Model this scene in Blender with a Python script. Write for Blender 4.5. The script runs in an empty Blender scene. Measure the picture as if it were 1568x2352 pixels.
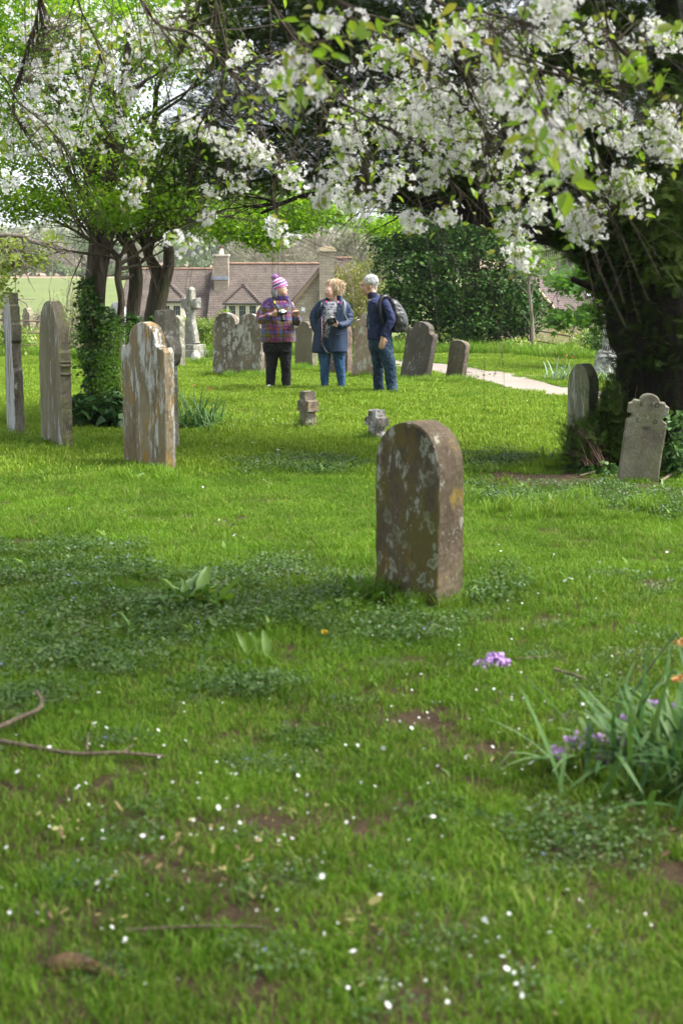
import bpy, math, random
import numpy as np
from mathutils import Vector, Matrix, noise as mnoise
PI = math.pi
random.seed(7); rng = np.random.default_rng(11)
scene = bpy.context.scene
COL = scene.collection
# ------------------------------------------------------------------ camera model (photo pixels on a 1568 x 2352 grid)
FPX = 3267.0; CAMH = 1.58; PITCH = math.atan((1176-655)/FPX)
CP, SP = math.cos(PITCH), math.sin(PITCH)

def hgt(x, y):
    """terrain height, works on numpy arrays"""
    x = np.asarray(x, float); y = np.asarray(y, float)
    ys = [-60, 31, 38, 50, 80, 110, 160, 300, 450, 900, 1600]
    zs = [0, 0, -.25, -1.8, -4.3, -4.9, -1.6, 2.2, 8.0, 27.0, 16.0]
    z = np.interp(y, ys, zs)
    far = np.clip((y-170)/400, 0, 1)
    z = z + far*(3.0*np.sin(x/170+1.1)+1.6*np.sin(x/60+y/90))
    near = np.clip((45-y)/10, 0, 1)
    z = z + near*(.022*np.sin(x*1.3+.7)*np.cos(y*.9)+.014*np.sin(x*3.1+y*2.3)+.008*np.sin(x*7.1-y*5.3))
    z = z + near*.05*np.clip((y-14)/8, 0, 1)*np.sin(x*.5+1)
    return z
def H(x, y): return float(hgt(x, y))
def ray(px, py):
    a, b = (px-784), (1176-py)
    return Vector((a, b*SP+FPX*CP, b*CP-FPX*SP))
def P(px, py, Y):
    """world point seen at pixel px,py standing Y metres ahead"""
    d = ray(px, py); t = Y/d.y
    return Vector((d.x*t, Y, CAMH+d.z*t))
def G(px, py):
    """ground point seen at a pixel"""
    d = ray(px, py); d /= d.y
    Y = 2.0
    for _ in range(4000):
        z = CAMH+d.z*Y
        if z <= H(d.x*Y, Y): break
        Y += .02 if Y < 60 else .5
    return Vector((d.x*Y, Y, H(d.x*Y, Y)))
def proj(x, y, z):
    x = np.asarray(x, float); y = np.asarray(y, float); z = np.asarray(z, float)-CAMH
    f = y*CP-z*SP; u = y*SP+z*CP
    f = np.where(f < .05, .05, f)
    return 784+FPX*x/f, 1176-FPX*u/f
def PX(Y): return FPX/Y      # pixels per metre at depth Y (approx.)

# ------------------------------------------------------------------ meshes
def link(o, parent=None):
    COL.objects.link(o)
    if parent is not None: o.parent = parent
    return o
def tag(o, label=None, cat=None, group=None, kind=None):
    if label: o['label'] = label
    if cat: o['category'] = cat
    if group: o['group'] = group
    if kind: o['kind'] = kind
    return o
def empty(name, loc=(0, 0, 0), label=None, cat=None, group=None):
    o = bpy.data.objects.new(name, None); o.empty_display_size = .2
    COL.objects.link(o); o.location = loc
    return tag(o, label, cat, group)
def mesh_np(name, V, F, mat=None, parent=None, attrs=None, smooth=False, loc=None, link_it=True):
    """V (n,3); F (m,k) one face size, or list of such arrays"""
    V = np.asarray(V, np.float32)
    Fs = F if isinstance(F, list) else [F]
    Fs = [np.asarray(f, np.int32) for f in Fs if len(f)]
    me = bpy.data.meshes.new(name)
    me.vertices.add(len(V)); me.vertices.foreach_set('co', V.ravel())
    idx = np.concatenate([f.ravel() for f in Fs]); tot = np.concatenate([np.full(len(f), f.shape[1], np.int32) for f in Fs])
    st = np.concatenate([[0], np.cumsum(tot)[:-1]]).astype(np.int32)
    me.loops.add(len(idx)); me.loops.foreach_set('vertex_index', idx)
    me.polygons.add(len(tot)); me.polygons.foreach_set('loop_start', st); me.polygons.foreach_set('loop_total', tot)
    if smooth: me.polygons.foreach_set('use_smooth', np.ones(len(tot), bool))
    me.update(calc_edges=True)
    for k, a in (attrs or {}).items():
        at = me.attributes.new(k, 'FLOAT', 'POINT'); at.data.foreach_set('value', np.asarray(a, np.float32))
    o = bpy.data.objects.new(name, me)
    if mat is not None:
        for m in (mat if isinstance(mat, (list, tuple)) else [mat]): me.materials.append(m)
    if loc is not None: o.location = loc
    if link_it: link(o, parent)
    return o
class MB:
    """mixed polygon collector with material slots"""
    def __init__(s): s.v = []; s.f = []; s.m = []
    def add(s, vs, fs, mi=0):
        n = len(s.v); s.v += [tuple(v) for v in vs]
        for f in fs: s.f.append(tuple(i+n for i in f)); s.m.append(mi)
    def box(s, c, size, rz=0, mi=0, M=None):
        x, y, z = [a/2 for a in size]
        vs = [Vector((a*x, b*y, d*z)) for d in (-1, 1) for a, b in ((-1, -1), (1, -1), (1, 1), (-1, 1))]
        R = Matrix.Rotation(rz, 3, 'Z') if M is None else M
        s.add([R@v+Vector(c) for v in vs], [(3, 2, 1, 0), (4, 5, 6, 7), (0, 1, 5, 4), (1, 2, 6, 5), (2, 3, 7, 6), (3, 0, 4, 7)], mi)
    def tube(s, pts, rad, n=8, mi=0, caps=True, flat=1.0):
        V, F = tube(pts, rad, n, flat)
        fs = [tuple(f) for f in F]
        if caps:
            fs.append(tuple(range(n-1, -1, -1))); L = len(V)-n; fs.append(tuple(L+i for i in range(n)))
        s.add([tuple(v) for v in V], fs, mi)
    def sphere(s, c, r, nu=12, nv=8, mi=0):
        r = (r, r, r) if not hasattr(r, '__len__') else r
        vs = [(c[0], c[1], c[2]-r[2])]
        for j in range(1, nv):
            t = PI*j/nv-PI/2
            for i in range(nu):
                a = 2*PI*i/nu
                vs.append((c[0]+r[0]*math.cos(t)*math.cos(a), c[1]+r[1]*math.cos(t)*math.sin(a), c[2]+r[2]*math.sin(t)))
        vs.append((c[0], c[1], c[2]+r[2])); T = len(vs)-1; fs = []
        for i in range(nu):
            k = (i+1) % nu
            fs.append((0, 1+k, 1+i)); fs.append((T, T-nu+i, T-nu+k))
            for j in range(nv-2):
                a = 1+j*nu; fs.append((a+i, a+k, a+nu+k, a+nu+i))
        s.add(vs, fs, mi)
    def prism(s, poly, d0, d1, axis='Y', mi=0):
        """polygon in the plane across axis, swept d0..d1"""
        def mk(u, v, d): return (u, d, v) if axis == 'Y' else ((d, u, v) if axis == 'X' else (u, v, d))
        n = len(poly)
        vs = [mk(u, v, d0) for u, v in poly]+[mk(u, v, d1) for u, v in poly]
        s.add(vs, [tuple(range(n)), tuple(range(2*n-1, n-1, -1))]+[(i, n+i, n+(i+1) % n, (i+1) % n) for i in range(n)], mi)
    def obj(s, name, mats, parent=None, smooth=False, loc=None, bevel=0, fix=True):
        me = bpy.data.meshes.new(name); me.from_pydata(s.v, [], s.f)
        for m in (mats if isinstance(mats, (list, tuple)) else [mats]): me.materials.append(m)
        me.polygons.foreach_set('material_index', s.m)
        if smooth: me.polygons.foreach_set('use_smooth', [True]*len(s.f))
        me.update()
        if fix:
            import bmesh
            b = bmesh.new(); b.from_mesh(me); bmesh.ops.recalc_face_normals(b, faces=b.faces[:]); b.to_mesh(me); b.free()
        o = bpy.data.objects.new(name, me)
        if loc is not None: o.location = loc
        link(o, parent)
        if bevel:
            md = o.modifiers.new('b', 'BEVEL'); md.width = bevel; md.segments = 2; md.limit_method = 'ANGLE'
        return o
def tube(pts, rad, n=6, flat=1.0):
    pts = np.asarray([tuple(p) for p in pts], float); m = len(pts)
    rad = np.full(m, rad) if not hasattr(rad, '__len__') else np.asarray(rad, float)
    t = np.gradient(pts, axis=0); t /= np.linalg.norm(t, axis=1)[:, None]+1e-9
    ref = np.array([0, 0, 1.]) if abs(t[0][2]) < .9 else np.array([1., 0, 0])
    V = []
    for i in range(m):
        a = np.cross(t[i], ref); a /= np.linalg.norm(a)+1e-9; b = np.cross(a, t[i]); ref = b
        ang = np.arange(n)*2*PI/n
        V.append(pts[i]+rad[i]*(np.cos(ang)[:, None]*a+flat*np.sin(ang)[:, None]*b))
    V = np.concatenate(V)
    i = np.arange(m-1)[:, None]*n; j = np.arange(n)[None]; k = (j+1) % n
    F = np.stack([i+j, i+k, i+n+k, i+n+j], -1).reshape(-1, 4)
    return V, F
def tubes(lst, n=6):
    """list of (pts, radii[, n])"""
    Vs, Fs, off = [], [], 0
    for it in lst:
        V, F = tube(it[0], it[1], it[2] if len(it) > 2 else n)
        Vs.append(V); Fs.append(F+off); off += len(V)
    return np.concatenate(Vs), np.concatenate(Fs)
def smoothpath(pts, k=4):
    """Catmull-Rom through points (each a sequence of any length)"""
    p = [np.asarray(tuple(q), float) for q in pts]; p = [2*p[0]-p[1]]+p+[2*p[-1]-p[-2]]
    out = []
    for i in range(1, len(p)-2):
        for s in range(k):
            t = s/k
            out.append(.5*((2*p[i])+(-p[i-1]+p[i+1])*t+(2*p[i-1]-5*p[i]+4*p[i+1]-p[i+2])*t*t+(-p[i-1]+3*p[i]-3*p[i+1]+p[i+2])*t**3))
    out.append(p[-2]); return np.array(out)
def euler_mats(e):
    """(N,3) xyz euler -> (N,3,3)"""
    cx, cy, cz = np.cos(e).T; sx, sy, sz = np.sin(e).T
    M = np.empty((len(e), 3, 3))
    M[:, 0, 0] = cy*cz; M[:, 0, 1] = sx*sy*cz-cx*sz; M[:, 0, 2] = cx*sy*cz+sx*sz
    M[:, 1, 0] = cy*sz; M[:, 1, 1] = sx*sy*sz+cx*cz; M[:, 1, 2] = cx*sy*sz-sx*cz
    M[:, 2, 0] = -sy; M[:, 2, 1] = sx*cy; M[:, 2, 2] = cx*cy
    return M
def rand_rot(n): return euler_mats(rng.uniform(-PI, PI, (n, 3)))
def frame_z(d, spin=None):
    """rotation matrices whose z axis is d (N,3)"""
    d = d/(np.linalg.norm(d, axis=1)[:, None]+1e-9); n = len(d)
    r = rng.normal(size=(n, 3)); a = np.cross(d, r); a /= np.linalg.norm(a, axis=1)[:, None]+1e-9
    b = np.cross(d, a); return np.stack([a, b, d], -1)
def scatter(TV, TF, M, pos, scl=None, tint=None):
    """copies of a small template as plain arrays"""
    TV = np.asarray(TV, float); TF = np.asarray(TF, int); n = len(pos)
    if scl is None: scl = np.ones(n)
    scl = np.asarray(scl, float)
    V = np.einsum('nij,kj->nki', M, TV)*scl[:, None, None]+np.asarray(pos)[:, None, :]
    F = TF[None]+(np.arange(n)*len(TV))[:, None, None]
    t = np.repeat(rng.random(n) if tint is None else tint, len(TV))
    return V.reshape(-1, 3), F.reshape(-1, TF.shape[1]), t
def join(lst):
    V, F, T, o = [], [], [], 0
    for v, f, t in lst:
        V.append(v); F.append(f+o); T.append(t); o += len(v)
    return np.concatenate(V), np.concatenate(F), np.concatenate(T)
def in_poly(x, y, poly):
    x = np.asarray(x); y = np.asarray(y); c = np.zeros(x.shape, bool); n = len(poly)
    for i in range(n):
        x1, y1 = poly[i]; x2, y2 = poly[(i+1) % n]
        if y1 == y2: continue
        cond = ((y1 > y) != (y2 > y)) & (x < (x2-x1)*(y-y1)/(y2-y1)+x1); c ^= cond
    return c

# ------------------------------------------------------------------ materials
def newmat(name):
    m = bpy.data.materials.new(name); m.use_nodes = True
    nt = m.node_tree; nt.nodes.clear()
    return m, nt
class N:
    """tiny node helper"""
    def __init__(s, nt): s.nt = nt
    def __call__(s, t, ins=None, **kw):
        n = s.nt.nodes.new('ShaderNode'+t)
        for k, v in kw.items(): setattr(n, k, v)
        for k, v in (ins or {}).items():
            sock = n.inputs[k]
            if isinstance(v, bpy.types.NodeSocket): s.nt.links.new(v, sock)
            elif isinstance(v, bpy.types.Node): s.nt.links.new(v.outputs[0], sock)
            else:
                if isinstance(v, tuple) and len(v) == 3 and sock.type == 'RGBA': v = (*v, 1)
                sock.default_value = v
        return n
    def mix(s, f, a, b, mode='MIX'):
        n = s('Mix', data_type='RGBA', blend_type=mode)
        for k, v in ((0, f), (6, a), (7, b)):
            sock = n.inputs[k]
            if isinstance(v, (bpy.types.NodeSocket, bpy.types.Node)):
                s.nt.links.new(v if isinstance(v, bpy.types.NodeSocket) else v.outputs[0], sock)
            else: sock.default_value = (*v, 1) if isinstance(v, tuple) and len(v) == 3 else v
        return n.outputs[2]
    def ramp(s, fac, stops, interp='LINEAR'):
        n = s('ValToRGB', {0: fac}); r = n.color_ramp; r.interpolation = interp
        while len(r.elements) < len(stops): r.elements.new(.5)
        for e, (p, c) in zip(r.elements, stops): e.position = p; e.color = (*c, 1) if len(c) == 3 else c
        return n.outputs[0]
    def math(s, op, a, b=0.0, c=None):
        ins = {0: a, 1: b}
        if c is not None: ins[2] = c
        return s('Math', ins, operation=op).outputs[0]
    def noise(s, vec, scale, detail=4, rough=.55, dist=0):
        return s('TexNoise', {'Vector': vec, 'Scale': scale, 'Detail': detail, 'Roughness': rough, 'Distortion': dist}).outputs['Fac']
    def out(s, sh, disp=None):
        o = s('OutputMaterial', {'Surface': sh})
        return o
def thr(n, v, lo, hi): return n.ramp(v, [(lo, (0, 0, 0)), (hi, (1, 1, 1))])
def simple(name, col, rough=.6, var=.15, scale=12, bump=0.0, metal=0, spec=.4, bscale=60):
    m, nt = newmat(name); n = N(nt)
    co = n('TexCoord').outputs['Object']
    f = n.noise(co, scale)
    a = tuple(c*(1-var) for c in col); b = tuple(min(1, c*(1+var)) for c in col)
    c = n.mix(thr(n, f, .3, .7), a, b)
    ins = {'Base Color': c, 'Roughness': rough, 'Metallic': metal, 'Specular IOR Level': spec}
    bs = n('BsdfPrincipled', ins)
    if bump:
        bp = n('Bump', {'Strength': bump, 'Distance': .02, 'Height': n.noise(co, bscale)}); nt.links.new(bp.outputs[0], bs.inputs['Normal'])
    n.out(bs.outputs[0]); return m
def leafmat(name, cols, trans=.35, rough=.5, tcol=None, gloss=.35, attr='tint', wscale=.6, patch=.5, attype='GEOMETRY'):
    """cols: dark, mid, light by attribute + world-position patches"""
    m, nt = newmat(name); n = N(nt)
    a = n('Attribute', attribute_name=attr, attribute_type=attype).outputs['Fac']
    pos = n('NewGeometry').outputs['Position']
    w = n.noise(pos, wscale, 3)
    f = n.math('ADD', n.math('MULTIPLY', a, 1-patch), n.math('MULTIPLY', thr(n, w, .32, .68), patch))
    c = n.ramp(f, [(i/(len(cols)-1), c) for i, c in enumerate(cols)])
    bs = n('BsdfPrincipled', {'Base Color': c, 'Roughness': rough, 'Specular IOR Level': gloss})
    tc = n.mix(1.0, c, tcol or (1.25, 1.3, .55), 'MULTIPLY')
    tr = n('BsdfTranslucent', {'Color': tc})
    mx = n('MixShader', {0: trans, 1: bs, 2: tr}); n.out(mx.outputs[0]); return m
def barkmat(name, c0, c1, moss=(.07, .09, .03), mossf=.4, scale=10, stretch=.18):
    m, nt = newmat(name); n = N(nt)
    co = n('TexCoord').outputs['Object']
    mp = n('Mapping', {'Vector': co, 'Scale': (1, 1, stretch)}).outputs[0]
    f = n.noise(mp, scale*3, 6, .65, .4)
    c = n.mix(thr(n, f, .35, .65), c0, c1)
    g = n.noise(co, scale*.4, 3)
    c = n.mix(n.math('MULTIPLY', thr(n, g, .5, .62), mossf), c, moss)
    bs = n('BsdfPrincipled', {'Base Color': c, 'Roughness': .85, 'Specular IOR Level': .2})
    bp = n('Bump', {'Strength': .9, 'Distance': .03, 'Height': f}); nt.links.new(bp.outputs[0], bs.inputs['Normal'])
    n.out(bs.outputs[0]); return m
def stonemat(name, base, dark, white=.3, wcol=(.55, .56, .5), orange=0.0, ocol=(.42, .25, .05), green=.2, gcol=(.13, .14, .05),
             pale=0.0, pcol=(.33, .38, .27), streak=1.0, seed=0, sc=1.0, top=0.25):
    """weathered limestone with crusts of lichen; streak<1 stretches the pattern downwards"""
    m, nt = newmat(name); n = N(nt)
    co = n('TexCoord').outputs['Object']
    mp = n('Mapping', {'Vector': co, 'Location': (seed*3.1, seed*1.7, seed*.9), 'Scale': (sc, sc, sc*streak)}).outputs[0]
    big = n.noise(mp, 3.2, 5, .6)
    fine = n.noise(mp, 45, 6, .7)
    c = n.mix(thr(n, big, .36, .64), dark, base)
    c = n.mix(thr(n, fine, .35, .7), n.mix(.55, c, tuple(d*.45 for d in dark)), c)
    gn = n.noise(mp, 5.3, 6, .65)
    c = n.mix(n.math('MULTIPLY', thr(n, gn, .60-.25*green, .68-.2*green), min(1, green*1.6)), c, gcol)
    if orange:
        on = n.noise(n('Mapping', {'Vector': mp, 'Location': (5, 2, 7)}).outputs[0], 6, 7, .7, .3)
        c = n.mix(n.math('MULTIPLY', thr(n, on, .66-.22*orange, .71-.2*orange), .9), c, n.mix(fine, tuple(x*.6 for x in ocol), ocol))
    if pale:
        wp = n('VectorMath', {0: n('Mapping', {'Vector': co, 'Location': (1, 9, 3+seed)}).outputs[0], 1: n('VectorMath', {0: n('TexNoise', {'Vector': co, 'Scale': 9.0, 'Detail': 5.0}).outputs['Color'], 'Scale': .16}, operation='SCALE').outputs[0]}, operation='ADD').outputs[0]
        v = n('TexVoronoi', {'Vector': wp, 'Scale': 10.0, 'Randomness': 1.0})
        d = n.math('ADD', v.outputs['Distance'], n.math('MULTIPLY', n.math('SUBTRACT', n.noise(co, 30, 6, .8), .5), .75))
        ring = n.ramp(d, [(.0, (.15,)*3), (.16+.1*pale, (.25,)*3), (.21+.1*pale, (.95,)*3), (.27+.1*pale, (.9,)*3), (.32+.1*pale, (0, 0, 0))])
        pn = thr(n, n.noise(n('Mapping', {'Vector': mp, 'Location': (8, 1, 4)}).outputs[0], 2.2, 3), .62-.2*pale, .7-.2*pale)
        c = n.mix(n.math('MULTIPLY', n.math('MULTIPLY', ring, pn), .85), c, pcol)
    wn = n.noise(n('Mapping', {'Vector': mp, 'Location': (2, 6, 1)}).outputs[0], 11, 8, .75, .2)
    wb = n.noise(mp, 1.9, 2)
    wn = n.math('ADD', wn, n.math('MULTIPLY', n.math('SUBTRACT', wb, .5), .35))
    c = n.mix(n.math('MULTIPLY', thr(n, wn, .66-.28*white, .72-.26*white), .92), c, n.mix(fine, tuple(x*.72 for x in wcol), wcol))
    vs = n('TexVoronoi', {'Vector': mp, 'Scale': 55.0}).outputs['Distance']
    c = n.mix(n.math('MULTIPLY', n.ramp(vs, [(.1, (1, 1, 1)), (.2, (0, 0, 0))]), thr(n, n.noise(mp, 6), .5, .6)), c, tuple(x*.85 for x in wcol))
    bs = n('BsdfPrincipled', {'Base Color': c, 'Roughness': .9, 'Specular IOR Level': .2})
    hh = n.math('ADD', fine, n.math('MULTIPLY', wn, 1.2))
    bp = n('Bump', {'Strength': .7, 'Distance': .012, 'Height': hh}); nt.links.new(bp.outputs[0], bs.inputs['Normal'])
    n.out(bs.outputs[0]); return m

# ------------------------------------------------------------------ camera, sky, sun
cam = bpy.data.cameras.new('camera'); camo = bpy.data.objects.new('camera', cam); COL.objects.link(camo)
camo.location = (0, 0, CAMH); camo.rotation_euler = (PI/2-PITCH, 0, 0)
cam.sensor_fit = 'VERTICAL'; cam.sensor_height = 36; cam.sensor_width = 24; cam.lens = 50*FPX/3266.7; cam.clip_end = 5000; cam.clip_start = .05
cam.dof.use_dof = True; cam.dof.focus_distance = 20.5; cam.dof.aperture_fstop = 4.1
scene.camera = camo
scene.render.resolution_x = 682; scene.render.resolution_y = 1024
SUN_EL, SUN_AZ = math.radians(55), math.radians(92)   # azimuth of where the sun stands, from +Y, clockwise positive
sd = Vector((math.sin(SUN_AZ)*math.cos(SUN_EL), math.cos(SUN_AZ)*math.cos(SUN_EL), math.sin(SUN_EL)))
sl = bpy.data.lights.new('sun', 'SUN'); sl.energy = 2.3; sl.angle = math.radians(24); sl.color = (1, .96, .9)
so = bpy.data.objects.new('sun', sl); COL.objects.link(so); so.rotation_euler = sd.to_track_quat('Z', 'Y').to_euler(); so.location = (0, 0, 30)
w = bpy.data.worlds.new('World'); scene.world = w; w.use_nodes = True; nt = w.node_tree; nt.nodes.clear(); n = N(nt)
sky = n('TexSky', sky_type='NISHITA', sun_disc=False, sun_elevation=SUN_EL, sun_rotation=SUN_AZ, air_density=1.0, dust_density=2.5, ozone_density=1.0)
bw = n('RGBToBW', {0: sky.outputs[0]})
cloud = n.noise(n('Mapping', {'Vector': n('TexCoord').outputs['Generated'], 'Scale': (1, 1, 2.5)}).outputs[0], 2.6, 6)
c = n.mix(n.math('ADD', n.math('MULTIPLY', thr(n, cloud, .35, .65), .25), .6), sky.outputs[0], n.mix(1.0, bw.outputs[0], (1.3, 1.32, 1.36), 'MULTIPLY'))
bg = n('Background', {'Color': c, 'Strength': .115}); n('OutputWorld', {'Surface': bg.outputs[0]})
scene.view_settings.view_transform = 'Standard'; scene.view_settings.look = 'None'; scene.view_settings.exposure = 1.8; scene.view_settings.gamma = 1
cy = scene.cycles; cy.use_denoising = True; cy.max_bounces = 8; cy.diffuse_bounces = 4; cy.glossy_bounces = 2; cy.transmission_bounces = 6; cy.transparent_max_bounces = 4
cy.use_adaptive_sampling = True; cy.adaptive_threshold = .02
cy.sample_clamp_indirect = 6
# ================================================================== GROUND
def soilmat():
    m, nt = newmat('lawn_soil'); n = N(nt); pos = n('NewGeometry').outputs['Position']
    a = n.noise(pos, 14, 6, .7); b = n.noise(pos, .8, 3)
    c = n.mix(thr(n, a, .35, .65), (.045, .030, .019), (.085, .060, .035))
    c = n.mix(thr(n, b, .52, .66), c, (.06, .085, .02))
    bs = n('BsdfPrincipled', {'Base Color': c, 'Roughness': .95, 'Specular IOR Level': .1})
    bp = n('Bump', {'Strength': 1.0, 'Distance': .03, 'Height': a}); nt.links.new(bp.outputs[0], bs.inputs['Normal'])
    n.out(bs.outputs[0]); return m
def fieldmat(name, a, b, sc=.2, rows=False):
    m, nt = newmat(name); n = N(nt); pos = n('NewGeometry').outputs['Position']
    f = n.noise(n('Mapping', {'Vector': pos, 'Scale': (1, .4, 1)}).outputs[0], sc, 6, .65)
    g = n.noise(pos, sc*12, 4, .7)
    c = n.mix(thr(n, n.math('ADD', n.math('MULTIPLY', f, .65), n.math('MULTIPLY', g, .35)), .38, .62), a, b)
    n.out(n('BsdfPrincipled', {'Base Color': c, 'Roughness': .95, 'Specular IOR Level': .1}).outputs[0]); return m
M_soil = soilmat(); M_fgreen = fieldmat('pasture', (.11, .145, .045), (.15, .185, .06)); M_plough = fieldmat('ploughed_earth', (.27, .19, .13), (.36, .26, .19), .05)
M_wfloor = fieldmat('rough_hill_grass', (.09, .13, .04), (.15, .18, .07), .05)
uy = np.linspace(-1, 1, 361); yy = np.concatenate([np.linspace(-14, 40, 200), 40+1560*np.linspace(0, 1, 131)[1:]**2.2])
xx = np.sign(uy)*(14*np.abs(uy)+900*np.abs(uy)**4)
X, Y = np.meshgrid(xx, yy); Z = hgt(X, Y)
V = np.stack([X, Y, Z], -1).reshape(-1, 3); nx = len(xx); ny = len(yy)
i = np.arange(ny-1)[:, None]*nx; j = np.arange(nx-1)[None]
F = np.stack([i+j, i+j+1, i+nx+j+1, i+nx+j], -1).reshape(-1, 4)
g = mesh_np('ground', V, F, [M_soil, M_fgreen, M_plough, M_wfloor], smooth=True)
tag(g, kind='structure')
cx = V[F].mean(1); yb = cx[:, 1]
mi = np.zeros(len(F), np.int32); mi[yb > 62] = 1
b1 = 305+12*np.sin(cx[:, 0]/50); b2 = 445+10*np.sin(cx[:, 0]/80)
mi[yb > b1] = 2; mi[yb > b2] = 3; mi[yb > 700] = 3
g.data.polygons.foreach_set('material_index', mi)
# path ------------------------------------------------------------
up = [(840, 820), (902, 827), (987, 834), (1024, 837), (1074, 843), (1158, 858), (1225, 873), (1295, 890), (1400, 903), (1568, 915), (1750, 925)]
lo = [(840, 829), (902, 841), (982, 853), (1024, 860), (1068, 869), (1130, 881), (1190, 900), (1295, 912), (1400, 924), (1568, 938), (1750, 955)]
PATHPOLY = up+lo[::-1]
PATH2 = [(1074, 846), (1150, 853), (1230, 861), (1330, 870), (1330, 874), (1225, 866), (1150, 859)]
def strip(name, up, lo, mat):
    U = smoothpath([G(*p) for p in up], 8); L = smoothpath([G(*p) for p in lo], 8)
    U[:, 0] += rng.normal(0, .01, len(U)); U[:, 1] += rng.normal(0, .02, len(U)); L[:, 1] += rng.normal(0, .02, len(U))
    rows = []
    for t in np.linspace(0, 1, 7): rows.append(U*(1-t)+L*t)
    A = np.stack(rows, 1).reshape(-1, 3); A[:, 2] = hgt(A[:, 0], A[:, 1])+.006
    k = np.arange(len(U)-1)[:, None]*7; q = np.arange(6)[None]
    F = np.stack([k+q, k+q+1, k+7+q+1, k+7+q], -1).reshape(-1, 4)
    return tag(mesh_np(name, A, F, mat, smooth=True), kind='structure')
def pathmat():
    m, nt = newmat('gravel_path'); n = N(nt); pos = n('NewGeometry').outputs['Position']
    a = n.noise(pos, 60, 6, .75); b = n.noise(pos, 1.5, 5, .6)
    c = n.mix(thr(n, a, .35, .65), (.20, .165, .135), (.34, .30, .25)); c = n.mix(n.math('MULTIPLY', thr(n, b, .4, .7), .5), c, (.20, .16, .115))
    bs = n('BsdfPrincipled', {'Base Color': c, 'Roughness': .95}); bp = n('Bump', {'Strength': .6, 'Distance': .01, 'Height': a})
    nt.links.new(bp.outputs[0], bs.inputs['Normal']); n.out(bs.outputs[0]); return m
M_path = pathmat()
strip('path', up, lo, M_path)
strip('path', [(1074, 845), (1150, 853), (1230, 860), (1340, 868)], [(1080, 849), (1150, 859), (1230, 866), (1340, 874)], M_path)

# ================================================================== GRASS (uncountable: instanced tufts)
def geonodes_instances(name, protos, pts, rot, scl, idx, tint, mat_parent=None):
    col = bpy.data.collections.new(name+'_sources')
    for i, p in enumerate(protos): p.name = '%s_source_%02d' % (name, i); col.objects.link(p)
    me = bpy.data.meshes.new(name); me.vertices.add(len(pts)); me.vertices.foreach_set('co', np.asarray(pts, np.float32).ravel())
    def A(k, t, v):
        at = me.attributes.new(k, t, 'POINT')
        at.data.foreach_set('vector' if t == 'FLOAT_VECTOR' else 'value', np.asarray(v).ravel())
    A('rot', 'FLOAT_VECTOR', np.asarray(rot, np.float32)); A('scl', 'FLOAT', np.asarray(scl, np.float32)); A('idx', 'INT', np.asarray(idx, np.int32)); A('tint', 'FLOAT', np.asarray(tint, np.float32))
    me.update(); o = bpy.data.objects.new(name, me); link(o)
    ng = bpy.data.node_groups.new(name+'_nodes', 'GeometryNodeTree')
    ng.interface.new_socket('Geometry', in_out='INPUT', socket_type='NodeSocketGeometry'); ng.interface.new_socket('Geometry', in_out='OUTPUT', socket_type='NodeSocketGeometry')
    L = ng.links.new; nn = ng.nodes.new
    gi = nn('NodeGroupInput'); go = nn('NodeGroupOutput'); ci = nn('GeometryNodeCollectionInfo'); ci.inputs['Collection'].default_value = col
    ci.inputs['Separate Children'].default_value = True; ci.inputs['Reset Children'].default_value = True
    ip = nn('GeometryNodeInstanceOnPoints'); ip.inputs['Pick Instance'].default_value = True
    def at(k, t):
        a = nn('GeometryNodeInputNamedAttribute'); a.data_type = t; a.inputs['Name'].default_value = k
        return [s for s in a.outputs if s.enabled and s.name == 'Attribute'][0]
    L(gi.outputs[0], ip.inputs['Points']); L(ci.outputs[0], ip.inputs['Instance']); L(at('idx', 'INT'), ip.inputs['Instance Index'])
    L(at('rot', 'FLOAT_VECTOR'), ip.inputs['Rotation']); L(at('scl', 'FLOAT'), ip.inputs['Scale'])
    L(ip.outputs[0], go.inputs[0])
    md = o.modifiers.new('scatter', 'NODES'); md.node_group = ng
    return o
def blade_patch(nb, size, h0, h1, w, mat, lean=.5, seed=0, curl=.5):
    r = np.random.default_rng(seed)
    p = r.uniform(-size/2, size/2, (nb, 2)); a = r.uniform(0, 2*PI, nb); h = r.uniform(h0, h1, nb)*(.6+.4*r.random(nb)); l = r.uniform(.05, lean, nb)*h
    ww = w*r.uniform(.6, 1.3, nb)
    dx, dy = np.cos(a), np.sin(a); b = a+r.uniform(-1.2, 1.2, nb)+PI/2; sx, sy = np.cos(b)*ww/2, np.sin(b)*ww/2
    z = np.zeros(nb)
    def row(t, k, s):
        X = p[:, 0]+dx*l*k; Y = p[:, 1]+dy*l*k; Zz = h*t
        return np.stack([X-sx*s, Y-sy*s, Zz], -1), np.stack([X+sx*s, Y+sy*s, Zz], -1)
    a0, a1 = row(-.1, 0, 1); b0, b1 = row(.5, .3, .9); c0, c1 = row(.85, .75, .55); d0, _ = row(1-.2*curl, 1.25, 0)
    V = np.stack([a0, a1, b0, b1, c0, c1, d0], 1).reshape(-1, 3)
    k = (np.arange(nb)*7)[:, None]
    Q = np.concatenate([k+np.array([0, 1, 3, 2]), k+np.array([2, 3, 5, 4])]); T = k+np.array([4, 5, 6])
    return mesh_np('blade_patch', V, [Q, T], mat, attrs={'bl': np.repeat(r.random(nb), 7)}, link_it=False)
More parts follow.
